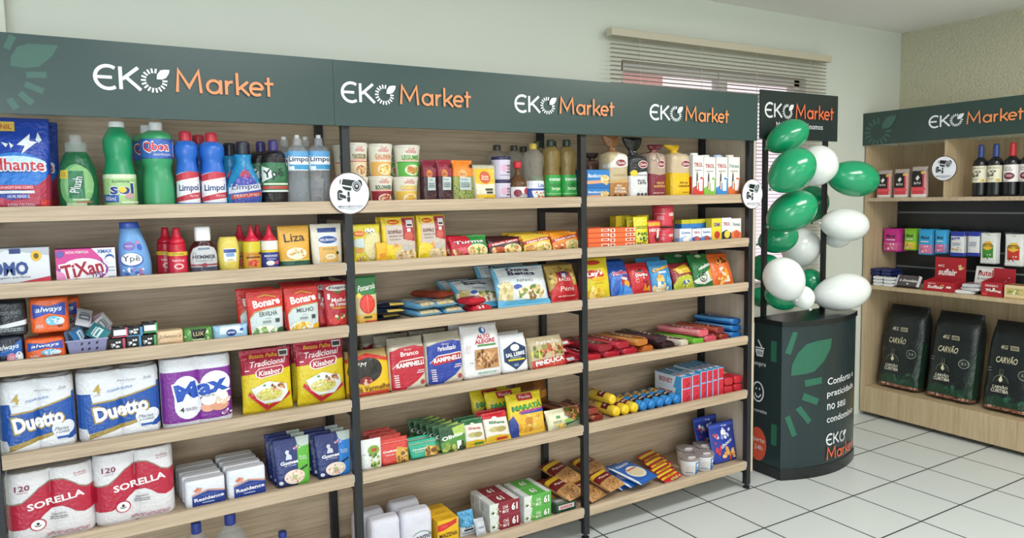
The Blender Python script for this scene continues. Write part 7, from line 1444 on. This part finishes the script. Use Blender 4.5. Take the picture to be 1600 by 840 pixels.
# chocolates on the middle shelf
def xlying(name, u, v, x, w, l, t, col, art, label, cat, group=None, rz=0, dz=0, seed=1, fin='foil'):
    p = at_x(u, v, x); bm = bmesh.new(); sl = Slots(fin); mi = sl(col)
    B = Body(w, l, t, STY['brickflat'], .001, seed); B.build(bm, 14, 8, mi); draw(bm, art, sl, B.fx, B.cu, B.cv, w, l)
    for q in bm.verts: q.co = Vector((q.co.x, q.co.z, t - q.co.y))
    o = obj(name, bm, sl.list); o.location = (x, p.y, CMID + dz); o.rotation_euler = (0, 0, -PI / 2 + rz); return tag(o, label, cat, group)
NV = [R(.1, .2, .9, .8, '#2c3a78'), D(.5, .5, .3, .3, 8, .1, ['#c8ccd8', '#1a2048'], 2)]
for k in range(5):
    for j, (u, w) in enumerate(((1366, .07), (1383, .07))):
        xlying('chocolate_bar', u, 443, CX + .05 + .002 * k, w, .15, .021, '#1f2c60', NV, f'{ORD[k]} navy wrapped bar from the bottom of the pile {("at the end panel", "further in")[j]}', 'chocolate', 'navy wrapped bars in piles', .04 * (k % 3 - 1), .0222 * k, k)
for k in range(3):
    for j, u in enumerate((1371, 1388)):
        xlying('chocolate_bar', u, 446, CX + .015, .07, .05, .02, '#dfe0e2', [R(.1, .2, .9, .7, '#8a8e98'), R(.2, .3, .7, .5, '#eceef0')], f'{ORD[k]} white wrapped bar from the bottom, pile {("beside the navy bars", "beside the dark packet")[j]}', 'chocolate', 'white wrapped bars in piles', 0, .0208 * k, k)
f = Fit(1396, 1437, 429, CMID, CX + .03, 30, face='x', D=.03)
bag('chocolate_packet', 'pillow', f, .03, '#4a4448', [R(0, 0, .1, 1, '#c8c8ca'), R(.92, 0, 1, 1, '#d0d0d2'), T('é chocolate', .54, .5, .72, .24, '#eae6e4', b=.04, rot=0), E(.54, .2, .05, .06, '#e0dcd8'), R(.3, .8, .7, .86, '#6a6468')], 'dark brown chocolate packet with white lettering, lying before the slatted wall', 'chocolate', secs=STY['brickflat'], wr=.003)
def tray(u0, u1, vt, x, dep, col, front, backv, label, lidart, fill, fillname, fillart, nfill=4):
    """open display carton with its printed lid folded up behind"""
    f = Fit(u0, u1, vt, CMID, x, face='x'); w, h = f.W, f.H
    r = empty('display_carton'); t = .002
    bm = bmesh.new(); sl = Slots('paper'); mi = sl(col)
    bx(bm, -w / 2, w / 2, 0, t, 0, h, mi); bx(bm, -w / 2, w / 2, t, dep, 0, t, mi)
    for s_ in (-1, 1):
        x0, x1 = sorted((s_ * w / 2, s_ * (w / 2 - t))); v = bx(bm, x0, x1, t, dep, t, h, mi)
        for q in bm.verts:
            if abs(q.co.z - h) < 1e-6 and abs(q.co.y - dep) < 1e-6: q.co.z = h * 1.25
    draw(bm, front, sl, lambda u, v, l: ((u - .5) * w, -l, v * h), W=w, H=h)
    obj('tray', bm, sl.list, r)
    lw = w * 1.05; top = at_x((u0 + u1) / 2, backv, x + dep); lh = top.z - CMID
    bm = bmesh.new(); s2 = Slots('paper'); m2 = s2(col); bx(bm, -lw / 2, lw / 2, dep, dep + t, 0, lh, m2)
    draw(bm, lidart, s2, lambda u, v, l: ((u - .5) * lw, dep - l, v * lh), W=lw, H=lh); obj('header_flap', bm, s2.list, r)
    f.put(r); tag(r, label, 'carton')
    for i in range(nfill):
        bm = bmesh.new(); s3 = Slots('foil'); B = Body(w * .86, dep * .8, .018, STY['brickflat'], .001, i); B.build(bm, 12, 6, s3(fill)); draw(bm, fillart, s3, B.fx, B.cu, B.cv, w * .86, dep * .8)
        for q in bm.verts: q.co = Vector((q.co.x, q.co.z, .018 - q.co.y))
        o = obj('chocolate_bar', bm, s3.list); o.location = (f.y + .012 + dep * .05, f.c, CMID + .003 + .0185 * i); o.rotation_euler = (0, 0, -PI / 2); tag(o, f'{ORD[i]} {fillname}, counted from the bottom', 'chocolate', fillname + 's')
    return f
SU = [T('NESTLÉ', .28, .8, .26, .12, '#f0e4e0', b=.03), T('Suflair', .42, .45, .56, .34, '#f2e8e4', b=.05, sh=.15), R(.78, .4, .94, .6, '#e8d8d4'), E(.66, .66, .05, .07, '#d8a040')]
tray(1443, 1489, 440, CX + .025, .14, '#ab1f2b', SU, 401, 'red open display carton with white script, lid folded up behind', [T('NESTLÉ', .2, .74, .2, .08, '#f0dcd8', b=.03), T('suflair', .42, .54, .6, .2, '#f2e8e4', b=.05, sh=.1), D(.78, .72, .14, .06, 7, .05, ['#d8a040', '#e4c890'], 2)], '#8a2a34', 'chocolate bar in the red display carton', [R(.1, .2, .9, .7, '#6a2028'), T('suflair', .5, .5, .5, .2, '#e0ccc8')], 2)
f = Fit(1515, 1556, 417, CMID, CX + .12, 12, face='x', D=.03)
box('chocolate_biscuit_box', f, .03, '#e4e2e0', [T('nutella', .5, .74, .76, .24, '#b02a34', b=.04), T('n', .19, .74, .11, .2, '#1c1c1e', b=.04), T('B-ready', .36, .5, .5, .16, '#5a5a5e'), E(.3, .2, .14, .1, '#b8844a'), R(0, 0, 1, .1, '#c8a070')], label='white biscuit box with red lettering, leaning behind the white wafers', cat='biscuits')
for i, (u, v, w, rz, dz, lb) in enumerate(((1507, 451, .12, .1, 0, 'white foil wafer lying lowest beside the red carton'), (1514, 447, .12, -.2, .0212, 'white foil wafer lying second beside the red carton'), (1518, 443, .11, .25, .0424, 'silver foil wafer lying on top beside the red carton'))):
    xlying('wafer_bar', u, v + dz * 180, CX + .04, w, .13, .02, ['#dfdfe2', '#d4d4d8', '#b8bac0'][i], [R(.1, .3, .8, .6, '#b85a60' if i else '#c8c8cc'), R(.2, .65, .7, .72, '#8a8a92')], lb, 'wafers', None, rz, dz, i)
tray(1533, 1566, 441, CX + .03, .15, '#a3202c', [T('FERRERO', .5, .76, .6, .14, '#f0e0dc', b=.02), D(.5, .5, .3, .1, 9, .07, ['#6a2a1c', '#e8dcc8', '#3a1812'], 2), T('Trento', .5, .44, .6, .2, '#f2e6e0', b=.04, sh=.2), R(.06, .1, .3, .24, '#d84a40'), R(.8, .3, .95, .44, '#e0d0c8')], 418, 'maroon open display carton beside the white biscuit box', [D(.7, .55, .16, .12, 10, .06, ['#d86a8a', '#6a1820'], 3), R(.0, .3, 1, .34, '#8a1a28')], '#5a1c24', 'chocolate bar in the maroon display carton', [R(.1, .2, .9, .7, '#4a181e')], 2)
f = Fit(1569, 1603, 446, CMID, CX + .025, face='x'); box('snack_box', f, .12, '#d9c49a', [R(.1, .3, .9, .8, '#b8a86a'), D(.5, .55, .3, .2, 10, .08, ['#c8b478', '#8a9a4a', '#e4d8ac'], 2), R(0, 0, 1, .1, '#b89a64')], [R(.05, .05, .95, .95, '#8a6a44')], label='low tan snack box at the edge of the picture beside the maroon carton', cat='snack box')
# charcoal sacks
def charcoal(u0, u1, vt, label, seed, rz=0):
    f = Fit(u0, u1, vt, CLOW, CX + .07, 9, face='x', secs=STY['brickflat'], D=.15); 
    secs = [(0, .95, .9, 6), (.03, .99, 1, 5), (.4, 1, 1, 4), (.75, .98, .92, 4), (.88, .96, .7, 3.4), (.94, .94, .35, 2.6), (.965, .93, .12, 2.2), (1, .92, .1, 2.2)]
    g3 = '#c9c2a4'
    A = [P([(0, 0), (1, 0), (1, .16), (.6, .1), (.3, .16), (0, .1)], '#1f3c2c'), D(.7, .12, .28, .06, 16, .05, ['#27493a', '#1b3527', '#2f5a44'], seed), R(0, 0, 1, .034, '#8a5a48'), D(.5, .017, .5, .015, 40, .018, ['#c8a090', '#5a3426', '#d8b8a4'], 4),
         T('4KG', .34, .70, .14, .045, g3, b=.02, sh=.2), R(.46, .675, .62, .725, '#a09a82'), lines(.54, .7, .13, .03, 2, '#1b2422', 2), T('CARVÃO', .43, .565, .42, .085, g3, b=.03, sh=.1),
         E(.36, .30, .15, .09, '#6a6c5e', a0=0, a1=180), E(.36, .3, .14, .08, '#1d2623', a0=0, a1=180), R(.32, .39, .40, .45, '#55584e'), R(.335, .4, .385, .445, '#1d2623'), P([(.36, .385), (.4, .33), (.36, .305), (.32, .33)], '#d8d0b0'), T('CARVÃO', .36, .255, .3, .04, '#d8d4c4', b=.03), T('CURITIBA', .36, .21, .34, .04, '#d8d4c4', b=.03),
         E(.78, .42, .11, .055, '#7a8078'), E(.78, .42, .095, .045, '#1f2a26'), T('2,5', .78, .42, .1, .03, '#aab0a4'), R(.07, .45, .16, .455, '#8a9088'), R(.07, .42, .16, .425, '#8a9088'), P([(.86, .12), (1, .1), (1, .6), (.94, .5)], '#1d3428')]
    return bag('charcoal_sack', 'brick', f, .15, '#1c2325', A, label, 'charcoal', 'dark green charcoal sacks', seed=seed, wr=.012, secs=secs, K=32, N=26, rz=rz, extra=[('folded_top', '#14181a', .955, .999, 'film')])
charcoal(1375, 1441, 475, 'dark green charcoal sack at the end panel of the cabinet', 3)
charcoal(1450, 1526, 486, 'dark green charcoal sack in the middle of the three', 6)
charcoal(1538, 1622, 501, 'dark green charcoal sack cut off by the picture edge', 9)
# ================================================================== balloons
def balloon_mat(name, h):
    m = bpy.data.materials.new(name); m.use_nodes = True; b = m.node_tree.nodes['Principled BSDF']
    b.inputs['Base Color'].default_value = lin(h); b.inputs['Roughness'].default_value = .2; b.inputs['Coat Weight'].default_value = .3
    b.inputs['Subsurface Weight'].default_value = .15; b.inputs['Subsurface Radius'].default_value = (.03, .03, .03)
    return m
BG, BW = balloon_mat('green_latex', '#149363'), balloon_mat('white_latex', '#dfe4e2')
def balloon(u, v, y, ru, rv, ang, mat, label):
    """u, v: centre; ru, rv: half length and half width in pixels; ang: the knot's direction from the middle, degrees from straight down"""
    p = at_y(u, v, y); s_ = (p - EYE).dot(r2) / F; L, R_ = ru * s_, rv * s_
    bm = bmesh.new(); rings = []
    N = 24
    for j in range(N + 1):
        t = j / N; th = PI * t; z = -math.cos(th)                      # -1 knot, +1 crown
        rr = math.sin(th) * (1 + .0 * z) * (1 - .09 * max(0, -z) ** 1.6 + .02 * z)
        rings.append((z * L * (1.06 if z < 0 else .97), rr * R_))
    K = 32; vs = []
    for z, rr in rings[1:-1]: vs.append([bm.verts.new((rr * math.cos(2 * PI * i / K), rr * math.sin(2 * PI * i / K), z)) for i in range(K)])
    lo, hi = bm.verts.new((0, 0, rings[0][0])), bm.verts.new((0, 0, rings[-1][0]))
    for A_, B_ in zip(vs, vs[1:]):
        for i in range(K): bm.faces.new((A_[i], A_[(i + 1) % K], B_[(i + 1) % K], B_[i]))
    for i in range(K): bm.faces.new((lo, vs[0][(i + 1) % K], vs[0][i])); bm.faces.new((hi, vs[-1][i], vs[-1][(i + 1) % K]))
    o = obj('balloon', bm, mat, smooth=True)
    bm = bmesh.new(); tube(bm, [(0, 0, rings[0][0] + .004), (0, 0, rings[0][0] - .005), (0, 0, rings[0][0] - .012)], [.006, .004, .009], 10); obj('knot', bm, mat, o)
    a = math.radians(ang); rt = Vector((r0.x, r0.y, 0)).normalized()
    d = -(Vector((0, 0, -1)) * math.cos(a) + rt * math.sin(a))              # axis from the knot to the crown
    o.rotation_euler = d.to_track_quat('Z', 'Y').to_euler(); o.location = p
    return tag(o, label, 'balloon')
G, Wt = BG, BW
balloon(1231, 213, .025, 35, 24, -62, G, 'green balloon highest up, covering part of the kiosk sign')
balloon(1238, 266, -.1, 40, 31, -50, G, 'plump green balloon hanging just below the highest one')
balloon(1277, 258, .02, 32, 31, -30, Wt, 'white balloon behind the upper green ones, under the sign')
balloon(1334, 279, -.03, 40, 28, -100, G, 'green balloon sticking out sideways towards the rice bags')
balloon(1238, 330, -.02, 41, 30, -60, G, 'green balloon halfway up between the two poles')
balloon(1269, 317, .295, 28, 25, 0, G, 'green balloon half hidden behind the halfway one')
balloon(1321, 351, .02, 37, 26, -95, Wt, 'white balloon pointing sideways, halfway up by the second pole')
balloon(1251, 386, .288, 31, 30, -20, Wt, 'large white balloon behind the lower green one')
balloon(1310, 371, .13, 20, 16, -80, Wt, 'white balloon partly behind the sideways white one')
balloon(1217, 372, .22, 31, 23, -75, G, 'green balloon just above the big round white one')
balloon(1194, 417, .28, 21, 25, 10, G, 'green balloon behind the first pole, next to the shelving end')
balloon(1190, 463, .29, 16, 18, 0, G, 'lowest green balloon behind the first pole')
balloon(1225, 435, -.12, 35, 31, 30, Wt, 'round white balloon low down in front of the first pole')
balloon(1219, 463, .05, 26, 20, 60, G, 'green balloon resting on the kiosk under the round white one')
balloon(1255, 464, -.12, 19, 17, 30, Wt, 'small white balloon resting on the kiosk top')
balloon(1270, 446, .25, 28, 20, 20, G, 'green balloon behind the small white one')
balloon(1317, 456, -.02, 44, 29, -80, Wt, 'big white balloon resting at the edge of the kiosk top')
# ------------------------------------------------------------------ let neighbouring goods make room for each other
from mathutils.bvhtree import BVHTree
def family(r): return [r] + list(r.children) + [g for c in r.children for g in c.children]
LOCAL = {}
def local_geo(me):
    if me.name not in LOCAL:
        LOCAL[me.name] = ([v.co.copy() for v in me.vertices], [tuple(p.vertices) for p in me.polygons])
    return LOCAL[me.name]
class Body3:
    def __init__(s, r): s.r = r; s.home = r.location.copy(); s.refresh()
    def refresh(s):
        L = Matrix.LocRotScale(s.r.location, s.r.rotation_euler, s.r.scale); vs, fs = [], []
        for o in family(s.r):
            if o.type != 'MESH': continue
            m = L
            if o is not s.r:
                m = L @ (o.parent.matrix_basis if o.parent is not s.r else Matrix()) @ o.matrix_basis
            v, f = local_geo(o.data); n = len(vs)
            vs += [m @ p for p in v]; fs += [tuple(i + n for i in q) for q in f]
        s.lo = Vector([min(p[i] for p in vs) for i in range(3)]); s.hi = Vector([max(p[i] for p in vs) for i in range(3)])
        s.tree = BVHTree.FromPolygons(vs, fs)
    def move(s, d): s.r.location = s.r.location + d; s.dirty = True
    def squeeze(s, ax, k):
        sc = list(s.r.scale); sc[ax] = max(.55, sc[ax] * k); s.r.scale = sc
def settle(rounds=14):
    skip = {'shelving', 'cabinet', 'kiosk', 'blind', 'house', 'lamp', 'sign', 'balloon', 'basket'}
    tops = [o for o in COL.objects if o.parent is None and o.get('category') and o['category'] not in skip and 'display carton' not in o.get('group', '') and not o.name.startswith('display_carton')]
    B = [Body3(o) for o in tops]
    for b in B:
        b.cab = b.home.x > 5.0
        zs = [CT, CMID, CLOW] if b.cab else sorted(ZS.values(), reverse=True)
        b.floor = max([z for z in zs if z <= b.home.z + .012] or [min(zs)])
        up = [z for z in zs if z > b.floor + .01]
        b.ceil = (min(up) - (.026 if b.cab else .0315) if up else 2.1) - .001
        b.bay = None if b.cab else max([x for x in (XL, XA, XB) if x <= (b.lo.x + b.hi.x) / 2] or [XL])
    for rd in range(rounds):
        hits = 0; moved = set()
        for b in B:                                           # stay clear of the shelves, posts and panels
            ch = False
            if b.hi.z > b.ceil: b.squeeze(2, max(.9, (b.ceil - b.lo.z) / (b.hi.z - b.lo.z) - .002)); ch = True
            if not b.cab:
                if b.hi.y > .3685:
                    if b.lo.y > .024: b.move(Vector((0, -min(b.hi.y - .3685 + .0005, b.lo.y - .0235), 0)))
                    else: b.squeeze(1, .93); b.squeeze(2, .985)
                    ch = True
                for x in (XL, XA, XB, XC):                   # posts
                    for y0, y1 in ((-.002, .03), (.339, .371)):
                        if b.lo.y < y1 and b.hi.y > y0 and b.lo.x < x + .0155 and b.hi.x > x - .0155 and b.lo.z > 0:
                            cx = (b.lo.x + b.hi.x) / 2
                            if y0 < 0: b.move(Vector((0, min(.01, y1 - b.lo.y + .0005), 0)))
                            elif abs(cx - x) > .02: b.move(Vector((.004 if cx > x else -.004, 0, 0)))
                            else: b.move(Vector((0, -.006, 0)))
                            ch = True
                if b.hi.x > XC + .015: b.move(Vector((XC + .0145 - b.hi.x, 0, 0))); ch = True
                if b.lo.y < .0185 and b.lo.z < ZL[min(ZL, key=lambda k: abs(ZS[k] - b.floor))]: b.move(Vector((0, .0188 - b.lo.y, 0))); ch = True
            if b.cab and b.hi.y > CYL - .0185: b.move(Vector((0, CYL - .0188 - b.hi.y, 0))); ch = True
            if b.lo.z < b.floor - .0001: b.move(Vector((0, 0, b.floor - b.lo.z + .0002))); ch = True
            if ch: b.refresh(); hits += 1
        for i in range(len(B)):
            a = B[i]
            for j in range(i + 1, len(B)):
                b = B[j]
                if abs(a.floor - b.floor) > .01 or a.cab != b.cab: continue
                o = [min(a.hi[k], b.hi[k]) - max(a.lo[k], b.lo[k]) for k in range(3)]
                if min(o) < .0002 or not a.tree.overlap(b.tree): continue
                hits += 1
                lat, dep = (1, 0) if a.cab else (0, 1)
                ca, cb = (a.lo + a.hi) / 2, (b.lo + b.hi) / 2
                h = min(a.hi.z - a.lo.z, b.hi.z - b.lo.z)
                if o[2] < h * .45 and abs(a.lo.z - b.lo.z) > .008:      # one lies on the other
                    u = b if cb.z > ca.z else a
                    if u.hi.z + .003 < u.ceil: u.move(Vector((0, 0, min(.004, o[2] + .0003)))); u.refresh(); continue
                d = Vector((0, 0, 0))
                if o[lat] <= o[dep] * .9 or o[lat] < .012:
                    s_ = 1 if cb[lat] > ca[lat] else -1
                    st = min(.003, o[lat] / 2 + .0003); d[lat] = s_ * st
                    drift = max(abs(a.r.location[lat] - a.home[lat]), abs(b.r.location[lat] - b.home[lat]))
                    if drift > .012 or rd > 5:
                        for q in (a, b): q.squeeze(0, .985)
                    else: a.move(-d); b.move(d)
                else:
                    s_ = 1 if (cb[dep] - ca[dep]) > 0 else -1
                    fr, bk = (a, b) if s_ > 0 else (b, a)
                    lim = (5.55 if a.floor == CMID else 5.58) if a.cab else .368
                    st = .005
                    if bk.hi[dep] + st < lim and rd < 10: d[dep] = st; bk.move(d)
                    elif not a.cab and fr.lo.y > .026: d[dep] = -min(st, fr.lo.y - .0245); fr.move(d)
                    else:
                        for q in (a, b): q.squeeze(1, .93)
                a.refresh(); b.refresh()
        if not hits: break
    return hits
settle()
